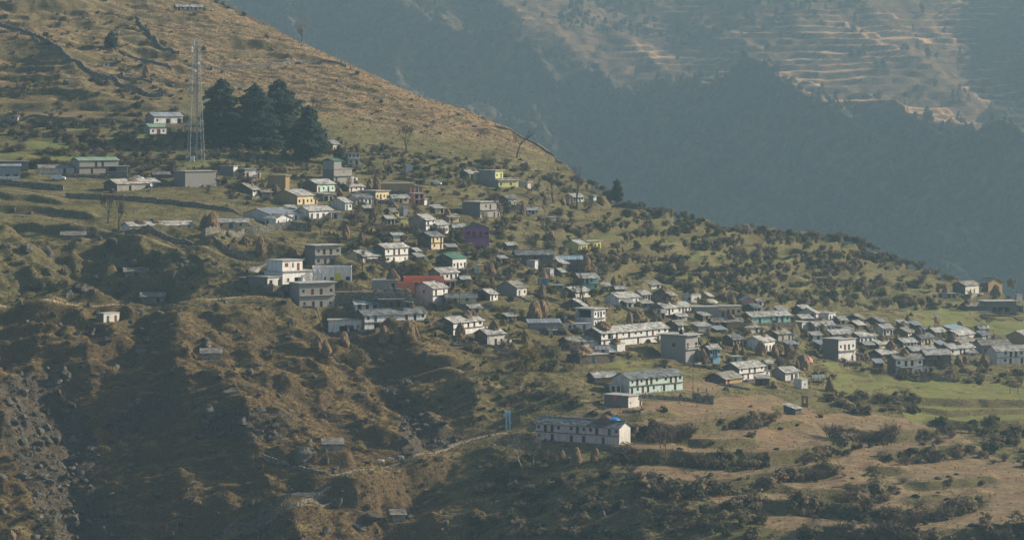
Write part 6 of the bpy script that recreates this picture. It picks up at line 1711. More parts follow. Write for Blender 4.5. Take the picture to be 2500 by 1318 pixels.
# ------------------------------------------------------------------ lattice tower
def lattice_tower(px, py, hpx, wb, wt):
    p = spot(px, py); h = hpx / px_per_m(p.y)
    t = empty('lattice_tower', p, R(18), 'tall galvanised lattice tower with antennas left of the cedars', 'tower')
    half = lambda z: (wb + (wt - wb) * min(z / (h * .82), 1)) / 2
    cor = lambda k, z: Vector((half(z) * (1 if k in (0, 1) else -1), half(z) * (1 if k in (0, 3) else -1), z))
    lv = [h * .97 * (i / 19) for i in range(20)]
    for k in range(4):
        m = MB(); m.tube([cor(k, -1.0 if i == 0 else z) for i, z in enumerate(lv)], 0.075, 6); m.build('leg', MATS['steel'], t)
    br = MB()
    for a, b in zip(lv[:-1], lv[1:]):
        for k in range(4):
            j = (k + 1) % 4
            br.bar(cor(k, a), cor(j, b), .045); br.bar(cor(j, a), cor(k, b), .045); br.bar(cor(k, b), cor(j, b), .045)
    br.build('bracing', MATS['steel'], t)
    ld = MB(); ld.bar((-.2, 0, 0), (-.2, 0, h * .95), .05); ld.bar((.2, 0, 0), (.2, 0, h * .95), .05)
    for i in range(int(h / .8)): ld.bar((-.2, 0, i * .8), (.2, 0, i * .8), .04)
    ld.build('ladder', MATS['steel'], t)
    cb = MB(); cb.box(.3, .7, -.1, .1, 0, h * .9); cb.build('cable_tray', MATS['concrete'], t)
    for i in range(9):
        a = i * 2.1; z = h * (.84 + .018 * (i % 3) * 3)
        r = wt * .75
        m = MB(); m.box(-.14, .14, -.09, .09, -1.1, 1.1); m.bar((0, .09, 0), (0, r * .6, 0), .06)
        o = m.build('antenna', MATS['whitepaint'], t); o.location = (math.cos(a) * r, math.sin(a) * r, z); o.rotation_euler = (0, 0, a + math.pi / 2)
    for i, (z, a) in enumerate(((.78, -1.2), (.72, -2.0))):
        m = MB(); n = 12
        ring = [Vector((.55 * math.cos(6.283 * k / n), -.35, .55 * math.sin(6.283 * k / n))) for k in range(n)]
        for k in range(n): m.face([ring[k], ring[(k + 1) % n], Vector((0, 0, 0))]); m.face([ring[(k + 1) % n], ring[k], Vector((0, -.5, 0))])
        o = m.build('dish', MATS['whitepaint'], t); o.location = (math.cos(a) * wt * .6, math.sin(a) * wt * .6, h * z)
    rod = MB(); rod.tube([(0, 0, h * .95), (0, 0, h)], .04, 5); rod.build('lightning_rod', MATS['steel'], t)
    return p, h
tower_p, tower_h = lattice_tower(478, 396, 308, 5.6, 2.6)
p = spot(470, 394); m = MB(); m.box(-.7, .7, -.5, .5, -.3, 1.9); m.box(-.62, .62, -.53, -.5, .2, 1.7); tag(m.build('equipment_cabinet', MATS['whitepaint']), 'small white cabinet at the foot of the lattice tower', 'cabinet').location = p

# open sheds on posts
def open_shed(name, xa, xb, yb, ye, label, mat, D=4.5, posts=8):
    a, b = spot(xa, yb), spot(xb, yb)
    b = Vector((b.x, a.y + (b.y - a.y) * .2, a.z)); d = b - a; L = d.length; th = math.atan2(d.y, d.x); H = (yb - ye) / px_per_m(a.y)
    t = empty(name, a, th, label, 'shed')
    r = MB(); tin_sheets(r, (-.4, -.5, H), (L + .4, -.5, H), (L + .4, D / 2, H + .9), (-.4, D / 2, H + .9), random.Random(1)); tin_sheets(r, (L + .4, D + .4, H), (-.4, D + .4, H), (-.4, D / 2, H + .9), (L + .4, D / 2, H + .9), random.Random(2))
    r.build('roof', MATS[mat], t)
    for i in range(posts):
        for y in (0, D):
            m = MB(); m.box(-.07, .07, -.07, .07, -2.0, H + .05); o = m.build('post', MATS['pole'], t); o.location = (L * i / (posts - 1), y, 0)
    m = MB(); m.box(0, L, D - .1, D, -1.5, H * .45); m.build('low_wall', MATS['stone'], t)
open_shed('open_shed', 406, 528, 333, 311, 'long open shed with a brown roof on thin posts behind the lattice tower', 'tinbrown', posts=14)
open_shed('canopy', 1986, 2010, 938, 922, 'small tin canopy on posts beside the haystack by the green field', 'tingrey', D=2.5, posts=3)

# additions that belong to single buildings
def part(hid, name, mb, mat, sub=None):
    return mb.build(name, MATS[mat], sub or HOUSES[hid]['root'])
g = HOUSES['a15']; L, D, H = g['L'], g['D'], g['H']
m = MB(); m.box(.02, L * .42, .02, D - .02, H + .205, H + 3.0); uf = part('a15', 'upper_floor', m, 'concrete')
m = MB(); tin_sheets(m, (-.4, -.4, H + 3.05), (L * .42 + .4, -.4, H + 3.05), (L * .42 + .4, D / 2, H + 4.0), (-.4, D / 2, H + 4.0), random.Random(3)); tin_sheets(m, (L * .42 + .4, D + .4, H + 3.05), (-.4, D + .4, H + 3.05), (-.4, D / 2, H + 4.0), (L * .42 + .4, D / 2, H + 4.0), random.Random(4))
part('a15', 'upper_roof', m, 'tingreen', uf)
g = HOUSES['c5b']; L, D, H = g['L'], g['D'], g['H']
m = MB(); m.box(L * .05, L * .72, .8, D - .1, H + .235, H + 3.4)
uf = part('c5b', 'upper_floor', m, 'white'); m = MB(); m.box(L * .05 - .4, L * .72 + .4, .3, D + .3, H + 3.4, H + 3.6); part('c5b', 'upper_roof', m, 'slab', uf)
for i, (x0, w, z0, h) in enumerate(((.12, 1.3, 1.2, 1.2), (.36, .5, .9, 1.5), (.52, 1.0, .05, 2.2))):
    m = MB(); x = L * x0 + .3; m.box(x, x + w, .72, .797, H + .25 + z0, H + .25 + z0 + h); m.box(x + .08, x + w - .08, .70, .72, H + .33 + z0, H + .17 + z0 + h)
    o = m.build('window' if i < 2 else 'door', MATS['redwood'], uf)
m = MB()
for i in range(9): m.box(L - 2.2 + .22 * i, L - 2.2 + .22 * i + .24, -1.2, -.05, H - .35 * i - .5, H - .35 * i - .3)
part('c5b', 'outside_stairs', m, 'slab')
g = HOUSES['c06']; m = MB(); m.box(g['L'] * .57, g['L'] * .74, -.12, -.003, .5, 3.0); o = part('c06', 'notice_board', m, 'yellowboard' if 'yellowboard' in MATS else 'cream'); 
plain('yellowboard', (0.62, 0.56, 0.12), var=.15, scale=2); o.data.materials[0] = MATS['yellowboard']; o['label'] = 'bright yellow board on the white wall'
g = HOUSES['a19']; m = MB(); rng = random.Random(2)
for r_ in range(4):
    x = g['L'] * .40
    while x < g['L'] * .66: w = rng.uniform(.08, .2); m.box(x, x + w, -.02, -.004, 1.7 - r_ * .32, 1.86 - r_ * .32); x += w + rng.uniform(.05, .12)
part('a19', 'painted_writing', m, 'bluewood')
g = HOUSES['e09']; m = MB(); hs = g['H'] * .5
for i in range(9): m.box(g['L'] * i / 8.3 + .05, g['L'] * i / 8.3 + .10, -.72, -.66, hs + .07, hs + .95)
m.box(0, g['L'], -.73, -.65, hs + .95, hs + 1.02); part('e09', 'railing', m, 'whitepaint')['kind'] = 'stuff'
g = HOUSES['c40']; m = MB()
for i in range(16): m.box(g['L'] * i / 16 + .05, g['L'] * i / 16 + .17, -.55, -.42, g['H'] + .2, g['H'] + .95)
m.box(0, g['L'] * .95, -.57, -.40, g['H'] + .95, g['H'] + 1.05); part('c40', 'balustrade', m, 'pink')['kind'] = 'stuff'
g = HOUSES['n06']; m = MB(); m.box(g['L'] * .1, g['L'] * .72, -2.2, -.003, g['H'] * .5 - .1, g['H'] * .5 + .08); pr = part('n06', 'porch_roof', m, 'slab')
m = MB(); m.box(g['L'] * .50, g['L'] * .71, -2.1, -.004, -1.5, g['H'] * .5 - .1); part('n06', 'porch_room', m, 'white', pr)
g = HOUSES['a02']; m = MB(); m.box(.02, g['L'] + .04, -.08, g['D'], -.3, 1.0); part('a02', 'plinth', m, 'white')
g = HOUSES['a29']; m = MB()
for x in (.1, .5, .9):
    for y in (.1, .9): m.box(g['L'] * x - .12, g['L'] * x + .12, g['D'] * y - .12, g['D'] * y + .12, g['H'] + .2, g['H'] + 2.1)
part('a29', 'columns', m, 'salmon')['kind'] = 'stuff'
g = HOUSES['a13']; tp = math.tan(R(21)); m = MB(); tin_sheets(m, (-.5, -.5, g['H'] + .16 - .45 * tp + .03), (g['L'] * .45, -.5, g['H'] + .16 - .45 * tp + .03), (g['L'] * .45, g['D'] * .3, g['H'] + .2 + g['D'] * .3 * tp), (-.5, g['D'] * .3, g['H'] + .2 + g['D'] * .3 * tp), random.Random(5)); part('a13', 'green_roof_sheet', m, 'tingreen')
g = HOUSES['a44']; m = MB(); m.box(-.5, g['L'] + .5, -.66, -.595, g['H'] - .02, g['H'] + .26); part('a44', 'roof_edge', m, 'salmon')
g = HOUSES['n14']; m = MB(); m.box(-.3, g['L'] + .3, -.40, -.33, g['H'] - .02, g['H'] + .24); part('n14', 'roof_edge', m, 'aqua')

# things standing on roofs
g = HOUSES['e09']; q = g['org'] + g['ux'] * g['L'] * .25 + g['uy'] * g['D'] * .3 + Vector((0, 0, g['H'] + .2))
plain('blackplastic', (0.012, 0.012, 0.013), var=.1, scale=2, rough=.4)
t = empty('water_tank', q, 0, 'black plastic water tank on the grey concrete house', 'water tank')
m = MB(); m.tube([(0, 0, 0), (0, 0, .05), (0, 0, .55), (0, 0, .6), (0, 0, .65), (0, 0, 1.15), (0, 0, 1.3)], [.62, .66, .66, .70, .66, .66, .35], 16); m.build('tank_body', MATS['blackplastic'], t, True)
m = MB(); m.tube([(0, 0, 1.3), (0, 0, 1.42)], .25, 12); m.build('lid', MATS['blackplastic'], t)
g = HOUSES['n10']; q = roof_point(g, 2238, .5); t = empty('water_tank', q, 0, 'small dark water tank above the straw stacks in the right-hand cluster', 'water tank')
m = MB(); m.tube([(0, 0, 0), (0, 0, 1.1), (0, 0, 1.25)], [.55, .55, .3], 14); m.build('tank_body', MATS['blackplastic'], t); m = MB(); m.tube([(0, 0, 1.25), (0, 0, 1.35)], .22, 10); m.build('lid', MATS['blackplastic'], t)

def tarp(c, w, h, mat, label, part_=0.75, seed=1, d=None):
    """a sheet thrown over a heap: draped half dome with folds and a ragged hem"""
    rng = random.Random(seed); v, f = [], []; nu, nv = 18, 9
    for i in range(nv):
        t_ = i / (nv - 1) * part_
        for j in range(nu):
            a = -2.2 + 4.0 * j / (nu - 1)
            r = math.sin(t_ * 1.5708) * (1 + .05 * math.sin(7 * a + seed)); z = math.cos(t_ * 1.5708) + .03 * math.sin(9 * a) * t_ + rng.uniform(-.02, .02)
            v.append((r * w * math.cos(a), r * (d or w) * math.sin(a), z * h))
    for i in range(nv - 1):
        for j in range(nu - 1): f.append((i * nu + j, i * nu + j + 1, (i + 1) * nu + j + 1, (i + 1) * nu + j))
    o = link(bpy.data.objects.new('tarpaulin', np_mesh('tarpaulin', v, f, [MATS[mat]], smooth=True)))
    s = o.modifiers.new('thick', 'SOLIDIFY'); s.thickness = .05
    o.location = c
    return tag(o, label, 'tarpaulin')
plain('bluetarp', (0.02, 0.20, 0.52), var=.25, scale=2, rough=.45); plain('pinktarp', (0.62, 0.26, 0.27), var=.35, scale=2, rough=.6); plain('whitetarp', (.42, .40, .30), var=.3, scale=2); plain('blacktarp', (.03, .035, .04), var=.4, scale=2, rough=.35)
g = HOUSES['f04']; q = roof_point(g, 1494, .45); tarp(q + Vector((0, 0, -.1)), 2.7, 1.35, 'bluetarp', 'bright blue tarpaulin over straw on the long dark-roofed house', .8, 2, d=1.9)
q = roof_point(HOUSES['n10'], 2254, .45); tarp(q + Vector((0, 0, .7)), 1.6, 1.6, 'bluetarp', 'blue sheet over a straw stack in the right-hand cluster', .6, 3)
tarp(spot(1972, 884) - Vector((0, 0, .3)), 1.7, 2.2, 'pinktarp', 'pink sheet over a straw stack near the white-fronted concrete house', .95, 4)
tarp(spot(1372, 788) + Vector((0, 0, .3)), 2.2, 2.6, 'blacktarp', 'dark plastic sheet over straw left of the great black opening', .9, 5)
tarp(spot(1937, 826) + Vector((0, 0, .2)), 1.8, 1.2, 'bluetarp', 'small blue sheet below the grey flat-roofed house', .6, 6)
tarp(roof_point(HOUSES['d19'], 1720, .3) + Vector((4, -2, -3.2)), 3.2, 1.5, 'whitetarp', 'pale tan sheet over straw on the grey block building', .95, 7)

# dung heaps on the bare fields
plain('dung', (0.045, 0.036, 0.028), var=.4, scale=2, bump=.1, tint=True)
DM = [ST_DOME[i].copy() for i in range(3)]
for d_ in DM: d_.materials[0] = MATS['dung']
made = []
for i, (x, y, w) in enumerate([(1660, 1097, 16), (1906, 1047, 15), (1946, 1037, 12), (1896, 1097, 14), (2080, 1168, 12), (2290, 1169, 18), (2316, 1164, 14), (2336, 1158, 12), (2396, 1179, 20), (2236, 1212, 20), (2312, 1219, 16), (2240, 1238, 16), (2290, 1203, 12), (2376, 1284, 22), (2428, 1285, 20), (1484, 1008, 14), (1448, 1010, 24), (2145, 1168 + 20, 12), (1575, 1042, 12)]):
    p = spot(x, y); s = px_per_m(p.y); o = link(bpy.data.objects.new('dung_heap', DM[i % 3])); k = w / s
    o.location = p - Vector((0, 0, .08)); o.scale = (k, k, k * .42); o.rotation_euler = (0, 0, i)
    tag(o, 'dark manure heap ' + ('by the long dark-roofed house' if x < 1500 else 'in the middle bare fields' if x < 2100 else 'on the lower right bare fields'), 'heap', 'manure heaps on the bare fields'); made.append((o, x))
separate(made)

# ------------------------------------------------------------------ poles, wires and flags
def pole(x, y, hpx, label, lean=0.0, arm=True, r=.11, mat='pole', cat='pole', name='utility_pole'):
    p = spot(x, y); h = hpx / px_per_m(p.y)
    t = empty(name, p, 0, label, cat)
    m = MB(); m.tube([(0, 0, -.8), (lean * h / 2, 0, h / 2), (lean * h, 0, h)], [r, r * .85, r * .65], 7); m.build('shaft', MATS[mat], t)
    if arm:
        m = MB(); m.bar((lean * h - .7, 0, h - .4), (lean * h + .7, 0, h - .4), .09); m.build('crossarm', MATS['rust'], t)
        for k in (-.6, 0, .6):
            q = MB(); q.tube([(lean * h + k, 0, h - .36), (lean * h + k, 0, h - .16)], [.05, .035], 6); q.build('insulator', MATS['whitepaint'], t)
    return p + Vector((lean * h, 0, h - .2))
def h_pole(xa, xb, y, hpx, label):
    a, b = spot(xa, y), spot(xb, y); b = Vector((b.x, a.y, a.z)); h = hpx / px_per_m(a.y); w = b.x - a.x
    t = empty('transformer_pole', a, 0, label, 'pole')
    for x in (0, w):
        m = MB(); m.tube([(x, 0, -.8), (x, 0, h)], [.13, .09], 7); m.build('shaft', MATS['rust'], t)
    for z in (h - .2, h * .55):
        m = MB(); m.bar((-.6, 0, z), (w + .6, 0, z), .10); m.build('crossbar', MATS['rust'], t)
    m = MB(); m.box(w * .55, w * .55 + .7, -.3, .3, h * .30, h * .48); m.build('fuse_box', MATS['ochre'], t)
    return a + Vector((w / 2, 0, h))
tops = [h_pole(1612, 1625, 1112, 78, 'pair of thin transformer poles in the bare field'), h_pole(2466, 2484, 960, 66, 'pair of tall transformer poles at the right edge of the green field'), h_pole(406, 432, 1318, 44, 'short pair of rusty poles at the bottom left')]
PL = [(1122, 752, 60, 'utility pole below the coral house', 0), (910, 706, 66, 'utility pole beside the levelled yard', 0), (700, 560, 44, 'utility pole before the long low cream house', 0), (1692, 962, 62, 'utility pole at the right end of the long mint house', 0), (1640, 812, 34, 'rusty pole behind the very long row house', 0),
      (2476, 764, 84, 'leaning pale pole before the dark concrete hall', .12), (1242, 845, 60, 'thin pole right of the small straw-roofed house', .03), (1410, 660, 30, 'pole in front of the lime yellow house', 0), (1850, 628, 34, 'lone pole among the green terraces', 0), (311, 436, 44, 'pole at the annex of the pale green roofed house', 0), (2338, 724, 30, 'thin pole by the slate-roofed house on the far spur', 0), (858, 552, 40, 'pole between the bare trees', 0)]
for x, y, h, lab, ln in PL: tops.append(pole(x, y, h, lab, ln))
def wire(a, b, label, sag=2.0):
    m = MB(); n = 14
    m.tube([a.lerp(b, i / n) - Vector((0, 0, sag * 4 * (i / n) * (1 - i / n))) - a for i in range(n + 1)], .022, 3)
    o = m.build('overhead_wire', MATS['blackplastic']); o.location = a; tag(o, label, 'wire')
wire(tops[3], tops[4], 'thin overhead wire across the levelled yard', 1.5); wire(tops[6], tops[7], 'wire running from the mint house pole up to the row house', 2.0); wire(tops[0], tops[6], 'wire from the transformer poles to the mint house pole', 2.0)
wire(spot(1230, 420) + Vector((0, 0, 6)), spot(1000, 470) + Vector((0, 0, 7)), 'cable hanging from the lime house across to the ochre block', 5.0)
wire(spot(760, 1250) + Vector((0, 0, 4)), spot(1420, 1120) + Vector((0, 0, 4)), 'long low wire over the dark gully', 3.0)
for x, y, h, fl, lab, mat in [(1497, 1024, 58, 1, 'slim red flagpole with a small orange flag behind the long dark-roofed house', 'redwood'), (1514, 1030, 46, 0, 'slim bare flagpole right of the flagged one', 'rust'), (2281, 800, 36, 2, 'banner pole with a long red and white cloth at the right-hand cluster', 'rust')]:
    p = spot(x, y); hh = h / px_per_m(p.y); t = empty('flagpole', p, 0, lab, 'flagpole')
    m = MB(); m.tube([(0, 0, -.6), (0, 0, hh)], [.07, .04], 6); m.build('shaft', MATS[mat], t)
    if fl:
        m = MB(); n = 8; zt = hh - .1; lw = 1.0 if fl == 1 else 1.3; dp = 1.2 if fl == 1 else 3.4
        for i in range(n):
            a, b = i / n, (i + 1) / n
            for s0, s1 in ((.02, .02),):
                m.hexa([(.04, -.02, zt - dp * b), (lw * (1 - .5 * b), .15 * math.sin(b * 5) - .02, zt - dp * b - .2), (lw * (1 - .5 * b), .15 * math.sin(b * 5) + .02, zt - dp * b - .2), (.04, .02, zt - dp * b),
                        (.04, -.02, zt - dp * a), (lw * (1 - .5 * a), .15 * math.sin(a * 5) - .02, zt - dp * a - .2), (lw * (1 - .5 * a), .15 * math.sin(a * 5) + .02, zt - dp * a - .2), (.04, .02, zt - dp * a)], (1, 1, 1) if (fl == 2 and i < 3) else (.75, .07, .05))
        if 'flagcloth' not in MATS: plain('flagcloth', (.8, .8, .8), var=.1, scale=3, tint=True)
        m.build('cloth', MATS['flagcloth'], t)

# pale blue gateway by the cattle path
p = spot(1234, 1049); s = px_per_m(p.y); hh = 46 / s; w = 13 / s
t = empty('gateway', p, 0, 'tall slim pale blue gateway of two pillars at the end of the cattle path', 'gate')
for x in (0, w - .55): m = MB(); m.box(x, x + .55, 0, .6, -.5, hh * .93); m.box(x - .05, x + .60, -.05, .65, hh * .93, hh * .96); m.build('pillar', MATS['blue'], t)
m = MB(); m.box(.55, w - .55, .1, .5, hh * .80, hh * .88); m.build('lintel', MATS['blue'], t)
m = MB(); m.hexa([(w / 2 - .5, .1, hh * .88), (w / 2 + .5, .1, hh * .88), (w / 2 + .5, .5, hh * .88), (w / 2 - .5, .5, hh * .88), (w / 2 - .1, .25, hh * 1.02), (w / 2 + .1, .25, hh * 1.02), (w / 2 + .1, .35, hh * 1.02), (w / 2 - .1, .35, hh * 1.02)]); m.build('finial', MATS['blue'], t)
# white crested gateway of the temple
p = spot(764, 692); s = px_per_m(p.y); w = 27 / s; hh = 22 / s
t = empty('temple_gate', p, 0, 'white temple gateway with three pointed crests before the long white hall', 'gate')
for x in (0, w - .5): m = MB(); m.box(x, x + .5, -1.2, -.7, -.6, hh); m.build('pillar', MATS['white'], t)
m = MB(); m.box(-.1, w + .1, -1.25, -.65, hh, hh + .5); m.build('lintel', MATS['white'], t)
for i in range(3):
    m = MB(); x = w * i / 2; m.hexa([(x - .7, -1.2, hh + .5), (x + .7, -1.2, hh + .5), (x + .7, -.7, hh + .5), (x - .7, -.7, hh + .5), (x - .06, -1.0, hh + 1.7 + (.5 if i == 1 else 0)), (x + .06, -1.0, hh + 1.7 + (.5 if i == 1 else 0)), (x + .06, -.9, hh + 1.7 + (.5 if i == 1 else 0)), (x - .06, -.9, hh + 1.7 + (.5 if i == 1 else 0))]); m.build('crest', MATS['white'], t)
# bamboo ladder
g = HOUSES['n02']; a = spot(2112, 884); b = g['org'] + g['ux'] * (g['L'] + .4) + Vector((0, -.3, g['H'] * .55)); d = b - a
t = empty('ladder', a, 0, 'long pale bamboo ladder leaning on the white-fronted concrete house', 'ladder'); sd = Vector((.45, .1, 0))
for k in (-1, 1): m = MB(); m.tube([sd * k - d * .02, d + sd * k], .07, 5); m.build('rail', MATS['palebark'], t)
for i in range(9): m = MB(); q = d * ((i + .5) / 9); m.bar(q - sd, q + sd, .07); m.build('rung', MATS['palebark'], t)
# ruined brick wall with a window hole
p = spot(1957, 992); s = px_per_m(p.y); w, hh = 16 / s, 27 / s; m = MB()
m.box(0, w * .3, 0, .4, -.6, hh); m.box(w * .7, w, 0, .4, -.6, hh * .92); m.box(w * .3, w * .7, 0, .4, -.6, hh * .3); m.box(w * .3, w * .7, 0, .4, hh * .78, hh * .97)
o = m.build('ruined_wall', MATS['brick']); o.location = p; tag(o, 'ruined brick wall with a window hole behind the lone stone hut', 'ruin')
# satellite dishes
for i, (x, y, z, lab) in enumerate([(317, 464, 1.2, 'white satellite dish, left of two on the straw-strewn stone hut'), (371, 460, 1.3, 'white satellite dish, right of two on the straw-strewn stone hut')]):
    p = spot(x, y) + Vector((0, -.6, z)); t = empty('satellite_dish', p, R(35), lab, 'satellite dish'); n = 14; m = MB()
    for k in range(n):
        a0, a1 = 6.283 * k / n, 6.283 * (k + 1) / n; c = Vector((0, .22, 0)); q0, q1 = Vector((.62 * math.cos(a0), 0, .62 * math.sin(a0))), Vector((.62 * math.cos(a1), 0, .62 * math.sin(a1)))
        m.face([c, q0, q1]); m.face([c + Vector((0, .03, 0)), q1 + Vector((0, .03, 0)), q0 + Vector((0, .03, 0))])
    m.build('reflector', MATS['whitepaint'], t); m = MB(); m.bar((0, .2, 0), (0, .25, -1.6), .06); m.build('mast', MATS['steel'], t); m = MB(); m.bar((0, .1, -.55), (0, -.55, -.1), .04); m.build('feed_arm', MATS['steel'], t)
# washing in the porch bay
rng = random.Random(4)
for i, (x, c, nm) in enumerate([(842, (.05, .05, .06), 'black'), (850, (.45, .08, .08), 'dark red'), (857, (.10, .12, .3), 'navy'), (864, (.7, .7, .68), 'white'), (871, (.55, .18, .1), 'orange-red'), (884, (.08, .25, .3), 'teal'), (891, (.6, .1, .2), 'crimson')]):
    g = HOUSES['c12']; k = (x - 802) / 97
    plain('cloth_' + nm.replace(' ', '_'), c, var=.2, scale=3)
    m = MB(); wd, ln = rng.uniform(.5, .8), rng.uniform(.9, 1.5); n = 5
    for j in range(n):
        a, b = j / n, (j + 1) / n; ya, yb_ = .05 * math.sin(a * 7 + i), .05 * math.sin(b * 7 + i)
        m.hexa([(wd * a, ya - .012, -ln), (wd * b, yb_ - .012, -ln), (wd * b, yb_ + .012, -ln), (wd * a, ya + .012, -ln), (wd * a, ya - .012, 0), (wd * b, yb_ - .012, 0), (wd * b, yb_ + .012, 0), (wd * a, ya + .012, 0)])
    o = m.build('hanging_cloth', MATS['cloth_' + nm.replace(' ', '_')]); o.location = g['org'] + g['ux'] * g['L'] * k + Vector((0, -.5, 2.3)); o.rotation_euler = (0, 0, g['th'])
    tag(o, f'{nm} garment hung to dry in the bay of the white porch house', 'garment', 'washing in the porch bay')
# stone steps at the bend of the cattle path
for i in range(5):
    p = spot(800 - i * 7, 1186 + i * 4.5); m = MB(); m.box(-1.1, 1.1, -.35, .35, -.5, .12); o = m.build('stone_step', MATS['palestone']); o.location = p; o.rotation_euler = (0, 0, R(-20))
    tag(o, 'flat stone step below the bend of the cattle path, ' + ('topmost', 'second from top', 'third from top', 'fourth from top', 'lowest')[i], 'step', 'stone steps of the path')
# hut far across the valley

# ------------------------------------------------------------------ vehicles
def vehicle(x, y, Lm, label, rz, van=True, cat='van'):
    p = spot(x, y); t = empty('parked_van' if van else 'parked_car', p, rz, label, cat)
    if van: prof = [(0, .35), (0, 1.1), (.05, 1.75), (.25, 1.95), (.66, 1.95), (.82, 1.30), (.985, 1.05), (1, .65), (1, .35)]; W = 1.7
    else: prof = [(0, .35), (0, .95), (.06, 1.05), (.14, 1.62), (.30, 1.72), (.58, 1.70), (.72, 1.12), (.97, .95), (1, .65), (1, .35)]; W = 1.7
    m = MB(); P = [(a * Lm, z) for a, z in prof]; n = len(P)
    ins = lambda z: W / 2 - (.14 if z > 1.25 else .03 if z > .5 else .08)
    for (xa, za), (xb, zb) in zip(P, P[1:] + P[:1]):
        m.face([(xa, -ins(za), za), (xb, -ins(zb), zb), (xb, ins(zb), zb), (xa, ins(za), za)])
    m.face([(a, -ins(z), z) for a, z in reversed(P)]); m.face([(a, ins(z), z) for a, z in P])
    b = m.build('body', MATS['carpaint'], t)
    for sgn in (-1, 1):
        y0 = sgn * (W / 2 - .125); g_ = MB()
        for xa, xb in (((.10, .34), (.37, .62)) if van else ((.16, .36), (.38, .58))): g_.hexa([(Lm * xa, y0, 1.28), (Lm * xb, y0, 1.28), (Lm * xb, y0 + sgn * .02, 1.28), (Lm * xa, y0 + sgn * .02, 1.28), (Lm * xa, y0 - sgn * .03, 1.68 if van else 1.58), (Lm * (xb - .01), y0 - sgn * .03, 1.68 if van else 1.58), (Lm * (xb - .01), y0, 1.68 if van else 1.58), (Lm * xa, y0, 1.68 if van else 1.58)])
        g_.build('side_window', MATS['pane'], t)
        for fx in (.18, .82):
            wl = MB(); wl.tube([(Lm * fx, sgn * (W / 2 - .2), .33), (Lm * fx, sgn * (W / 2 + .01), .33)], .33, 14); w_ = wl.build('wheel', MATS['blackplastic'], t)
            rm = MB(); rm.tube([(Lm * fx, sgn * (W / 2 + .005), .33), (Lm * fx, sgn * (W / 2 + .03), .33)], .19, 10); rm.build('rim', MATS['steel'], w_)
        hl = MB(); hl.box(Lm - .06, Lm + .02, sgn * .6 - .14, sgn * .6 + .14, .72, .92); hl.build('headlight', MATS['whitepaint'], t)
        tl = MB(); tl.box(-.02, .04, sgn * .68 - .08, sgn * .68 + .08, .8, 1.1); tl.build('taillight', MATS['redwood'], t)
    (xa, za), (xb, zb) = (P[4], P[5]) if van else (P[5], P[6])
    ws = MB(); ws.hexa([(xa + .08, -.62, za - .09), (xb - .04, -.66, zb + .06), (xb - .04, .66, zb + .06), (xa + .08, .62, za - .09), (xa + .10, -.62, za - .06), (xb, -.66, zb + .09), (xb, .66, zb + .09), (xa + .10, .62, za - .06)]); ws.build('windscreen', MATS['pane'], t)
plain('carpaint', (.72, .73, .75), var=.06, scale=1, rough=.28); MATS['carpaint'].node_tree.nodes['Principled BSDF'].inputs['Specular IOR Level'].default_value = .5
vehicle(125, 440, 5.2, 'white van parked behind the road wall at upper left', R(-4)); vehicle(325, 440, 4.2, 'white car parked behind the straw-strewn stone hut', R(-25), False, 'car'); vehicle(1050, 452, 4.4, 'white car parked among bushes above the village centre', R(-14), False, 'car')

# ------------------------------------------------------------------ people and cattle: skinned bodies, one surface each
def skinned(name, pts, edges, rad, sub=1):
    me = bpy.data.meshes.new(name); me.from_pydata(pts, edges, []); ob = bpy.data.objects.new(name, me); COL.objects.link(ob)
    sk = ob.modifiers.new('skin', 'SKIN'); sb = ob.modifiers.new('sub', 'SUBSURF'); sb.levels = sub
    for i, r_ in enumerate(rad): me.skin_vertices[0].data[i].radius = (r_, r_) if not hasattr(r_, '__len__') else r_
    me.skin_vertices[0].data[0].use_root = True
    dg = bpy.context.evaluated_depsgraph_get(); ev = ob.evaluated_get(dg); out = bpy.data.meshes.new_from_object(ev); out.name = name
    bpy.data.objects.remove(ob); bpy.data.meshes.remove(me)
    return out
plain('skin', (.26, .15, .10), var=.1, scale=4); plain('hair', (.015, .012, .010), var=.2, scale=6)
def person_mesh(step):
    s = step
    pts = [(0, 0, .95), (0, 0, 1.12), (0, .01, 1.38), (0, 0, 1.50), (0, -.01, 1.58), (0, -.03, 1.70),
           (-.10, 0, .92), (-.11, -.16 * s, .50), (-.11, -.10 * s, .08), (-.11, -.24 * s - .05, .04), (.10, 0, .92), (.11, .10 * s, .50), (.11, .26 * s, .10), (.11, .16 * s - .06, .04),
           (-.19, .01, 1.42), (-.25, .08 * s, 1.14), (-.24, -.06 - .10 * s, .90), (-.24, -.09 - .12 * s, .80), (.19, .01, 1.42), (.25, -.06 * s, 1.14), (.24, -.08 + .02 * s, .90), (.24, -.11, .80)]
    ed = [(0, 1), (1, 2), (2, 3), (3, 4), (4, 5), (0, 6), (6, 7), (7, 8), (8, 9), (0, 10), (10, 11), (11, 12), (12, 13), (2, 14), (14, 15), (15, 16), (16, 17), (2, 18), (18, 19), (19, 20), (20, 21)]
    rad = [(.155, .11), (.145, .10), (.17, .11), .06, .06, .095, .09, .062, .045, .04, .09, .062, .045, .04, .06, .046, .034, .036, .06, .046, .034, .036]
    me = skinned('body', pts, ed, rad, 2)
    return me
PB = [person_mesh(.0), person_mesh(1.0)]
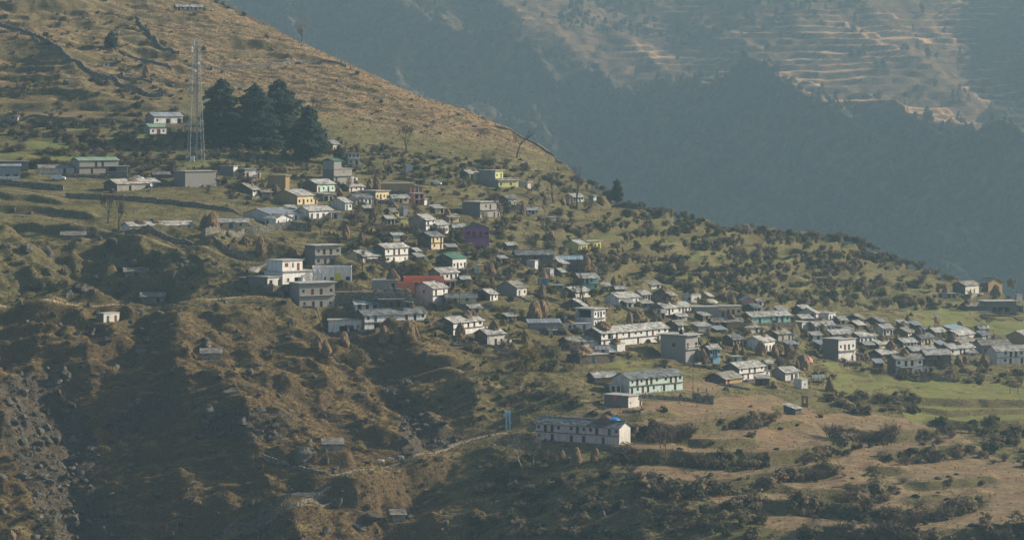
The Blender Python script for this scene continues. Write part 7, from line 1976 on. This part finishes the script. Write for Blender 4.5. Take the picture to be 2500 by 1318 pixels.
def person(x, y, shirt, trouser, label, rz, stride=0):
    p = spot(x, y); me = PB[stride].copy()
    for nm, c in (('shirt_%d' % x, shirt), ('trousers_%d' % x, trouser)): plain(nm, c, var=.15, scale=5)
    me.materials.clear()
    for k in ('skin', 'shirt_%d' % x, 'trousers_%d' % x): me.materials.append(MATS[k])
    mi = []
    for f in me.polygons:
        c = f.center
        mi.append(0 if c.z > 1.5 or (c.z < .86 and abs(c.x) > .19) else 1 if c.z > .93 or abs(c.x) > .195 else 2)
    me.polygons.foreach_set('material_index', mi); me.polygons.foreach_set('use_smooth', [True] * len(mi))
    t = link(bpy.data.objects.new('person', me)); t.location = p; t.rotation_euler = (0, 0, rz); t.scale = (1, 1, 1)
    bm = bmesh.new(); bmesh.ops.create_uvsphere(bm, u_segments=12, v_segments=8, radius=.118)
    bmesh.ops.delete(bm, geom=[v for v in bm.verts if v.co.z < -.02 and v.co.y < .02], context='VERTS')
    hm = bpy.data.meshes.new('hair'); bm.to_mesh(hm); bm.free(); hm.materials.append(MATS['hair']); o = link(bpy.data.objects.new('hair', hm), t); o.location = (0, -.015, 1.715)
    for sx in (-.035, .035):
        m = MB(); m.box(sx - .012, sx + .012, -.135, -.120, 1.695, 1.712); m.build('eye', MATS['hair'], t)
    m = MB(); m.hexa([(-.014, -.125, 1.655), (.014, -.125, 1.655), (.014, -.10, 1.655), (-.014, -.10, 1.655), (-.008, -.128, 1.70), (.008, -.128, 1.70), (.008, -.11, 1.70), (-.008, -.11, 1.70)]); m.build('nose', MATS['skin'], t)
    tag(t, label, 'person')
person(541, 738, (.03, .03, .04), (.02, .02, .03), 'person in dark clothes walking on the dirt road', R(80), 1)
person(1093, 748, (.05, .04, .05), (.03, .03, .04), 'person in dark clothes standing below the pinkish gabled house', R(20))
person(1704, 960, (.05, .05, .05), (.04, .035, .03), 'person in black by the stone platform, left of two', R(-20))
person(1725, 961, (.04, .08, .25), (.03, .04, .10), 'person in blue by the stone platform, right of two', R(30))
person(1977, 950, (.55, .55, .55), (.03, .03, .03), 'person in a pale top beside the small white box hut', R(0))
person(1535, 860, (.42, .06, .07), (.30, .05, .06), 'person in red in front of the very long row house', R(-40))
person(2121, 886, (.10, .05, .12), (.05, .03, .05), 'person in dark purple at the foot of the bamboo ladder', R(10))

def cow_mesh(st):
    pts = [(0, 0, 1.12), (.55, 0, 1.14), (1.0, 0, 1.12), (1.32, 0, 1.22), (1.62, 0, 1.32), (1.88, 0, 1.10), (-.28, 0, 1.10), (-.38, 0, .95), (-.42, 0, .55)]
    ed = [(0, 1), (1, 2), (2, 3), (3, 4), (4, 5), (0, 6), (6, 7), (7, 8)]
    rad = [(.30, .32), (.34, .36), (.27, .34), (.15, .20), (.12, .13), (.075, .08), (.10, .12), .03, .035]
    for sy in (-1, 1):
        k = st * sy * .12; b = len(pts)
        pts += [(-.05, .17 * sy, .85), (.02 + k, .17 * sy, .62), (-.14 + k, .16 * sy, .40), (-.08 + k, .16 * sy, .05)]; ed += [(0, b), (b, b + 1), (b + 1, b + 2), (b + 2, b + 3)]; rad += [.15, .10, .055, .05]
        b = len(pts); pts += [(1.02, .16 * sy, .80), (1.06 - k, .16 * sy, .42), (1.04 - k, .16 * sy, .05)]; ed += [(2, b), (b, b + 1), (b + 1, b + 2)]; rad += [.12, .06, .05]
        b = len(pts); pts += [(1.58, .22 * sy, 1.38)]; ed += [(4, b)]; rad += [.04]
    me = skinned('cow', pts, ed, rad, 2); me.polygons.foreach_set('use_smooth', [True] * len(me.polygons)); return me
CM = [cow_mesh(0), cow_mesh(1), cow_mesh(-1)]
def patch_mat(name, a, b_, thr):
    m, n, l, b = new_mat(name); tc = n.new('ShaderNodeTexCoord'); f, _ = noise(n, l, tc.outputs['Object'], 1.4, 2, .4, thr, thr + .04); l.new(mixc(n, l, f, a, b_), b.inputs['Base Color'])
patch_mat('cow_white', (.72, .68, .62), (.6, .54, .46), .5); patch_mat('cow_black', (.02, .018, .016), (.03, .025, .02), .5); patch_mat('cow_pied', (.72, .70, .66), (.02, .02, .02), .48); patch_mat('cow_brown', (.20, .11, .06), (.16, .09, .05), .5)
for i, (x, y, mt, lab) in enumerate([(902, 1139, 'cow_black', 'black cow, leftmost of the cattle on the path'), (936, 1134, 'cow_pied', 'black and white pied cow on the cattle path'), (964, 1129, 'cow_white', 'white cow, left of the two white ones on the path'), (974, 1127, 'cow_brown', 'brown cow between the white ones on the path'), (984, 1125, 'cow_white', 'white cow, right of the two white ones on the path'), (1004, 1120, 'cow_black', 'black cow, rightmost of the cattle on the path')]):
    p = spot(x, y); me = CM[i % 3].copy(); me.materials.append(MATS[mt]); o = link(bpy.data.objects.new('cow', me)); o.location = p + Vector((0, 0, .1)); o.rotation_euler = (0, 0, R(188) if i != 4 else R(150))
    for sy in (-1, 1):
        h = MB(); h.tube([(1.60, .10 * sy, 1.42), (1.64, .22 * sy, 1.52), (1.66, .22 * sy, 1.66)], [.03, .024, .008], 5); h.build('horn', MATS['palebark'], o)
    tag(o, lab, 'cow', 'cattle on the path')
# ------------------------------------------------------------------ shrubs and ground cover
SH = [shrub_mesh(100 + i, 'shrub') for i in range(6)] + [shrub_mesh(120 + i, 'darkshrub') for i in range(3)] + [shrub_mesh(140, 'yellowleaf', n=200)] + [twig_shrub(150 + i, 'twig') for i in range(3)] + [shrub_mesh(160 + i, 'shrub', n=210, tall=1.15, leaf=.12) for i in range(2)]
hx = np.array([[g['ctr'].x, g['ctr'].y, g['L'] / 2 + .6, g['D'] / 2 + .6, g['th']] for g in PAD_LIST])
def clear_of_houses(x, y, r):
    dx, dy = x - hx[:, 0], y - hx[:, 1]
    u = dx * np.cos(hx[:, 4]) + dy * np.sin(hx[:, 4]); v = -dx * np.sin(hx[:, 4]) + dy * np.cos(hx[:, 4])
    return not np.any((np.abs(u) < hx[:, 2] + r) & (np.abs(v) < hx[:, 3] + r))
_pp = np.array([[p.x, p.y] for P in path_pts.values() for p in P])
def clear_of_paths(x, y, r):
    return np.min((_pp[:, 0] - x) ** 2 + (_pp[:, 1] - y) ** 2) > (r + 1.2) ** 2
def slope_at(px, d):
    c = int(col_of(px)); return SLOPE[c, min(np.searchsorted(dist[c], d), NR - 1)], GREENM[c, min(np.searchsorted(dist[c], d), NR - 1)], BAREM[c, min(np.searchsorted(dist[c], d), NR - 1)]
plants = []     # px, py, point, size, mesh index, zone
def sow(poly, n, lo, hi, zone, meshes, steep=0.0, avoid_field=True, seed=1, clump=0.0):
    rng = random.Random(seed)
    xs = [p[0] for p in poly]; ys = [p[1] for p in poly]
    pa = np.array([0.0]); got = tries = 0
    off = rng.uniform(0, 99)
    while got < n and tries < n * 25:
        tries += 1
        x, y = rng.uniform(min(xs), max(xs)), rng.uniform(min(ys), max(ys))
        if not in_poly(np.array([x]), np.array([y]), poly)[0]: continue
        p = spot(x, y)
        if clump and float(fbm(np.array([p.x]), np.array([p.y]), 16, 2, off=off)[0]) < clump * rng.uniform(-.6, .4): continue
        sl, gm, bm = slope_at(x, p.y)
        if avoid_field and (gm > .5 or bm > .5) and sl < .4: continue
        if steep and sl < steep * rng.uniform(.3, 1.2): continue
        sz = lo + (hi - lo) * rng.random() ** 1.6
        if not clear_of_houses(p.x, p.y, sz * .35) or not clear_of_paths(p.x, p.y, sz * .4): continue
        plants.append((x, y, p, sz, rng.choice(meshes), zone)); got += 1
ol = [0, 1, 2, 3, 4, 5, 10, 11, 12, 13, 14]; dk = [6, 7, 8]
ZL = {'banks': 'bushy olive shrub on the banks between the bare fields', 'terr': 'grey-brown bush on the banks of the green terraces', 'upleft': 'rounded shrub among the green plots at upper left', 'vill': 'low bush growing between the village houses',
      'dark': 'dark bush on the shaded slope at the bottom', 'corner': 'tall dark thicket bush beyond the green plots at lower right', 'left': 'small scrubby bush on the rocky lower-left slope', 'slope': 'low dry bush on the open grassy slope', 'foot': 'brushy shrub at the foot of the grassy ridge', 'ridge': 'shrub standing along the ridge line'}
# hedges along the lips of the bare fields
for li, (pts, drop) in enumerate(LIPS[:9]):
    rng = random.Random(li)
    x = pts[0][0]
    while x < pts[-1][0]:
        y = np.interp(x, [q[0] for q in pts], [q[1] for q in pts])
        if math.sin(x * 0.021 + li * 2.1) > -0.7:
            for _ in range(2):
                sz = 1.8 + 5.6 * rng.random() ** 1.7
                xx, yy = x + rng.uniform(-12, 12), y + rng.uniform(2, 30)
                p = spot(xx, yy)
                if clear_of_houses(p.x, p.y, 1): plants.append((xx, yy, p, sz, rng.choice(ol + [6]), 'banks%d' % li))
        x += rng.uniform(10, 19)
for li, (pts, drop) in enumerate(LIPS):
    if tuple(pts[0]) not in LIP_GREEN: continue
    rng = random.Random(li + 900); x = pts[0][0] - 30
    while x < pts[-1][0] + 30:
        y = np.interp(x, [q[0] for q in pts], [q[1] for q in pts])
        if math.sin(x * 0.035 + li * 1.7) > -0.6:
            for _ in range(2):
                xx, yy = x + rng.uniform(-6, 6), y + rng.uniform(3, 16); p = spot(xx, yy)
                if clear_of_houses(p.x, p.y, 1): plants.append((xx, yy, p, 1.8 + 3.6 * rng.random() ** 1.4, rng.choice(ol), 'terr'))
        x += rng.uniform(9, 16)
sow([(1360, 495), (1560, 505), (1800, 555), (2060, 575), (2300, 665), (2480, 735), (2500, 780), (2250, 770), (1960, 740), (1700, 715), (1500, 640), (1360, 600)], 240, 2.0, 5.0, 'terr', ol, steep=.55, seed=2)
sow([(1600, 620), (2100, 640), (2350, 700), (2350, 760), (2000, 745), (1700, 715)], 120, 2.0, 5.0, 'terr', ol, seed=22, clump=.3)
sow([(0, 300), (350, 305), (640, 380), (640, 470), (380, 440), (0, 400)], 330, 1.8, 5.2, 'upleft', ol + dk[:1], seed=3)
sow([(0, 190), (450, 200), (460, 300), (0, 300)], 90, 1.2, 4.0, 'upleft', ol, steep=.3, seed=33)
sow([(520, 400), (900, 410), (1300, 470), (1500, 640), (2100, 780), (2480, 850), (2450, 900), (2050, 930), (1500, 890), (1050, 830), (750, 600), (560, 500)], 620, 1.0, 3.8, 'vill', ol + [9], seed=4)
sow([(380, 400), (800, 420), (840, 470), (640, 480), (420, 470)], 70, 1.0, 3.0, 'vill', ol, seed=45)
sow([(820, 470), (1340, 480), (1520, 640), (1480, 720), (1050, 720), (880, 600)], 170, 2.6, 5.6, 'vill', ol + [9], seed=44, clump=.35)
sow([(1180, 1120), (1480, 1120), (1620, 1195), (1960, 1290), (2100, 1318), (1150, 1318)], 220, 1.4, 5, 'dark', ol + dk, seed=5)
sow([(900, 880), (1250, 895), (1270, 1030), (1100, 1050), (980, 960)], 80, .8, 2.4, 'dark', ol + dk, seed=55)
sow([(1100, 830), (1420, 850), (1400, 910), (1200, 900)], 60, 1.5, 4.5, 'dark', ol, seed=56)
sow([(2290, 1040), (2420, 1030), (2520, 1060), (2520, 1150), (2420, 1130)], 34, 3.0, 6.5, 'corner', dk + ol[:2], avoid_field=False, seed=6)
sow([(2060, 955), (2250, 965), (2240, 1020), (2080, 1010), (1990, 980)], 46, 2.4, 6.0, 'corner', dk + ol, avoid_field=False, seed=66)
sow([(2180, 905), (2500, 905), (2500, 940), (2300, 935), (2180, 930)], 50, 1.6, 4.4, 'corner', dk, avoid_field=False, seed=67)
sow([(1400, 960), (1500, 950), (1480, 1000), (1400, 1010), (1200, 1000), (1250, 920)], 60, 1.2, 3.4, 'dark', ol, seed=57)
sow([(0, 600), (700, 640), (900, 880), (1100, 1080), (1000, 1318), (0, 1318)], 300, .6, 2.2, 'left', ol, seed=7, clump=.5)
sow([(60, 1240), (130, 1255), (140, 1318), (90, 1318)], 12, 2.5, 4.5, 'left', ol, seed=77)
sow([(560, 60), (900, 190), (1300, 370), (1250, 400), (950, 370), (800, 300), (520, 190)], 120, .6, 1.5, 'slope', ol, seed=8)
sow([(0, 30), (330, 30), (440, 190), (0, 190)], 130, .8, 2.8, 'upleft', ol, seed=92, clump=.4)
sow([(490, 335), (780, 350), (850, 400), (830, 425), (520, 410)], 110, 1.2, 3.8, 'foot', ol + dk, seed=91)
sow([(780, 330), (950, 370), (1250, 400), (1420, 440), (1450, 480), (1250, 470), (1000, 450), (860, 420)], 300, 1.2, 4.2, 'foot', ol, seed=9)
rng = random.Random(12)
for x in np.arange(1440, 2330, 7.5):
    y = np.interp(x, *zip(*RIDGE)) + rng.uniform(1, 16)
    p = spot(x, y); plants.append((x, y, p, rng.uniform(1.8, 4.4), rng.choice(ol), 'ridge'))
sow([(1400, 1000), (1900, 970), (2300, 1040), (2500, 1130), (2500, 1310), (2000, 1310), (1600, 1190)], 70, .8, 3.4, 'banks5', ol, avoid_field=False, seed=71, steep=.25)
for x, y, sz, mi in [(100, 1300, 4.5, 2), (115, 1290, 3.5, 4), (330, 1102, 2.6, 9), (985, 1132, 2, 3), (1030, 1128, 2.2, 9), (600, 1310, 3.5, 9), (640, 1315, 3, 2), (1390, 1065, 3.0, 9), (1990, 918, 2.6, 9), (2010, 912, 2, 9), (2035, 925, 3, 9), (1435, 800, 2.4, 9), (1405, 812, 3, 9)]:
    plants.append((x, y, spot(x, y), sz, mi, 'left' if x < 1100 else 'vill'))
BANK = ['the upper bank right of the long dark-roofed house', 'the long bank under the widest bare field', 'the bank above the shaded bottom slope', 'the bank under the middle tongue of field', 'the short bank at lower centre right', 'the bank below the manure-dotted field', 'the lowest bank along the bottom edge', 'the small bank near the green plots', 'the bank of the right-hand bare field']
ORD = ['first', 'second', 'third', 'fourth', 'fifth', 'sixth', 'seventh', 'eighth', 'ninth', 'tenth', 'eleventh', 'twelfth', 'thirteenth', 'fourteenth', 'fifteenth', 'sixteenth', 'seventeenth', 'eighteenth', 'nineteenth', 'twentieth'] + ['twenty-' + w for w in ('first', 'second', 'third', 'fourth', 'fifth', 'sixth', 'seventh', 'eighth', 'ninth')] + ['thirtieth'] + ['thirty-' + w for w in ('first', 'second', 'third', 'fourth', 'fifth', 'sixth', 'seventh', 'eighth', 'ninth')] + ['fortieth'] + ['forty-' + w for w in ('first', 'second', 'third', 'fourth', 'fifth', 'sixth', 'seventh', 'eighth', 'ninth')] + ['fiftieth'] + ['fifty-' + w for w in ('first', 'second', 'third', 'fourth', 'fifth', 'sixth', 'seventh', 'eighth', 'ninth')] + ['sixtieth']
score = [sz * px_per_m(p.y) for (_, _, p, sz, _, _) in plants]
order = sorted(range(len(plants)), key=lambda i: -score[i])
big_, rest = order[:300], order[300:]
shr = []
for i in big_:
    x, y, p, sz, mi, zone = plants[i]; rng = random.Random(i)
    o = link(bpy.data.objects.new('shrub', SH[mi]))
    o.location = p - Vector((0, 0, .12 * sz)); o.scale = (sz * rng.uniform(.95, 1.3), sz, sz * rng.uniform(.8, 1.15)); o.rotation_euler = (0, 0, rng.uniform(0, 6.28))
    if zone.startswith('banks'): lab, grp = 'bushy shrub on ' + BANK[int(zone[5:])], 'hedges on the banks between the bare fields'
    elif zone in ('corner', 'left', 'slope'): lab, grp = ZL[zone], ZL[zone]
    else:
        r_, gh = relation(x, y); lab, grp = ZL[zone].split(' ')[0] + ' ' + ZL[zone].split(' ')[1] + f' {r_} the {short(gh["label"], 7)}', ZL[zone]
    if zone == 'dark': lab = 'dark bush ' + ('below the field path' if y < 960 else 'beside the yellowing tree' if y < 1000 else 'on the slope under the long dark-roofed house' if x < 1500 else 'on the shaded slope at bottom centre') + (', upper part' if y < 1200 else ', lower part')
    tag(o, lab, 'shrub', grp); shr.append((o, x))
by_ = {}
for o, x in shr: by_.setdefault(o['label'], []).append((x, o))
for lab, li in by_.items():
    if len(li) < 2: continue
    for k, (x, o) in enumerate(sorted(li, key=lambda q: q[0])): o['label'] = f'{lab}, {ORD[min(k, len(ORD) - 1)]} from left'
for key, meshes in (('scrub', SH),):
    P = np.array([plants[i][2] for i in rest]) ; S_ = np.array([plants[i][3] for i in rest])
    P[:, 2] -= .12 * S_
    r2 = np.random.default_rng(4)
    scatter('scrub', meshes, P, r2.random(len(P)) * 6.283, np.stack([S_ * r2.uniform(.9, 1.3, len(P)), S_, S_ * r2.uniform(.8, 1.15, len(P))], 1), 'smaller bushes and scrub scattered over the whole hillside', 'scrub')

# dark boulders strewn over the open slope at left
rng = random.Random(55); bl = []
while len(bl) < 58:
    x, y = rng.uniform(5, 720), rng.uniform(500, 960)
    p = spot(x, y)
    if y < 500 + .12 * x or not clear_of_houses(p.x, p.y, 2) or not clear_of_paths(p.x, p.y, 1.5) or any(abs(x - q[0]) < 14 and abs(y - q[1]) < 10 for q in bl): continue
    sz = 1.1 + 3.0 * rng.random() ** 2
    o = link(bpy.data.objects.new('boulder', BM_[rng.randrange(9)])); o.location = p - Vector((0, 0, sz * .14)); o.scale = (sz * rng.uniform(1, 1.5), sz, sz * rng.uniform(.55, 1.0)); o.rotation_euler = (0, 0, rng.uniform(0, 6.28))
    bl.append((x, y, o))
for k, (x, y, o) in enumerate(sorted(bl, key=lambda q: q[0])): tag(o, f'dark rough boulder on the open left slope, {ORD[k]} from left', 'boulder', 'boulders strewn on the left slope')
# dry grass tufts and loose stones over the open slopes
def tuft_mesh(seed):
    rng = random.Random(seed); mb = MB()
    for _ in range(11):
        a = rng.uniform(0, 6.283); r = rng.uniform(0, .3)
        b = Vector((r * math.cos(a), r * math.sin(a), -.05)); t = b + Vector((rng.gauss(0, .22), rng.gauss(0, .22), rng.uniform(.35, 1.0)))
        s = Vector((-math.sin(a), math.cos(a), 0)) * .09
        mb.face([b - s, b + s, t])
    return mb.mesh('tuft', MATS['drygrass'])
def surface_points(n, weight, seed):
    r2 = np.random.default_rng(seed)
    w = (weight[:, :NR] * (dist[:, :NR] ** 0.3)).ravel(); w = np.maximum(w, 0); w /= w.sum()
    ii = r2.choice(w.size, n, p=w)
    c, r_ = ii // NR, ii % NR
    cj = np.clip(c + r2.random(n) - .5, 0, NC - 1.01); c0 = cj.astype(int); t = cj - c0
    px = PX[0] + cj * (PX[1] - PX[0])
    rj = np.clip(r_, 0, NR - 2); u = r2.random(n)
    d = (1 - t) * (dist[c0, rj] * (1 - u) + dist[c0, rj + 1] * u) + t * (dist[c0 + 1, rj] * (1 - u) + dist[c0 + 1, rj + 1] * u)
    z = (1 - t) * (zz[c0, rj] * (1 - u) + zz[c0, rj + 1] * u) + t * (zz[c0 + 1, rj] * (1 - u) + zz[c0 + 1, rj + 1] * u)
    return np.stack([(px - CX) * d / FPX, d, z], 1)
onscreen = (SY[:, :] > -20) & (SY < 1340) & (PXG > -40) & (PXG < 2540)
wt = onscreen * (0.45 + rough + upper) * (1 - GREENM) * (1 - .8 * BAREM)
P = surface_points(62000, wt, 3); r2 = np.random.default_rng(8); s_ = r2.uniform(.35, 1.0, len(P))
scatter('dry_grass', [tuft_mesh(i) for i in range(5)], P, r2.random(len(P)) * 6.283, np.stack([s_, s_, s_ * .75], 1), 'dry tufted grass covering the slopes', 'grass')
rk = np.zeros_like(zz)
wx_ = PXG + 20 * fbm(*XY(), 16, 2, off=3)
for p_ in ROCK: rk = np.maximum(rk, in_poly(wx_, SY, p_))
wt = onscreen * (rk * 1.0 + rough * .12 + upper * .03 + .035 * (1 - GREENM) * (1 - BAREM))
P = surface_points(3000, wt, 5); s_ = .3 + 3.0 * r2.random(len(P)) ** 3.4
scatter('loose_stones', BM_[:6], P - np.array([0, 0, .1]), r2.random(len(P)) * 6.283, np.stack([s_ * r2.uniform(.9, 1.5, len(P)), s_, s_ * r2.uniform(.7, 1.2, len(P))], 1), 'loose stones and rubble strewn over the slopes and the gully', 'stones', tilt=r2.normal(0, .3, (len(P), 2)))

# ------------------------------------------------------------------ far side
FAR, fpx, fX, fD, fZ, ffarm, fbench, ftread = far_mountain()
r2 = np.random.default_rng(21)
fw = (1 - .93 * ffarm) * (.35 + .65 * smooth(-.3, .5, fbm(fX, fD, 90, 3, off=50)))
fw = (fw + .04) ; w = fw.ravel() / fw.sum()
ii = r2.choice(w.size, 11000, p=w)
jit = r2.normal(0, 3.5, (11000, 3)); jit[:, 2] = 0
P = np.stack([fX.ravel()[ii], fD.ravel()[ii], fZ.ravel()[ii]], 1) + jit
def fir_mesh(seed):
    rng = np.random.default_rng(seed)
    t = rng.random(170) ** .8; a = rng.random(170) * 6.283; rr = .30 * (1 - t) ** .8 + .02
    P_ = np.stack([rr * np.cos(a), rr * np.sin(a), .08 + .92 * t], 1)
    v, f = leaf_cloud(rng, 340, P_, .05, .055, mid=(0, 0, .3))
    return np_mesh('fir', v, f, [MATS['forest']])
FM = [shrub_mesh(200 + i, 'forest', n=260, leaf=.16) for i in range(4)] + [fir_mesh(3), fir_mesh(4)]
s_ = r2.uniform(5, 13, 11000)
scatter('far_forest', FM, P - np.array([0, 0, .4]), r2.random(11000) * 6.283, np.stack([s_ * r2.uniform(.7, 1.1, 11000), s_ * .9, s_ * r2.uniform(.8, 1.5, 11000)], 1), 'dim woods and scrub on the mountain across the valley', 'forest')
make_haze(HAZE[0], HAZE[1], HAZE[2])
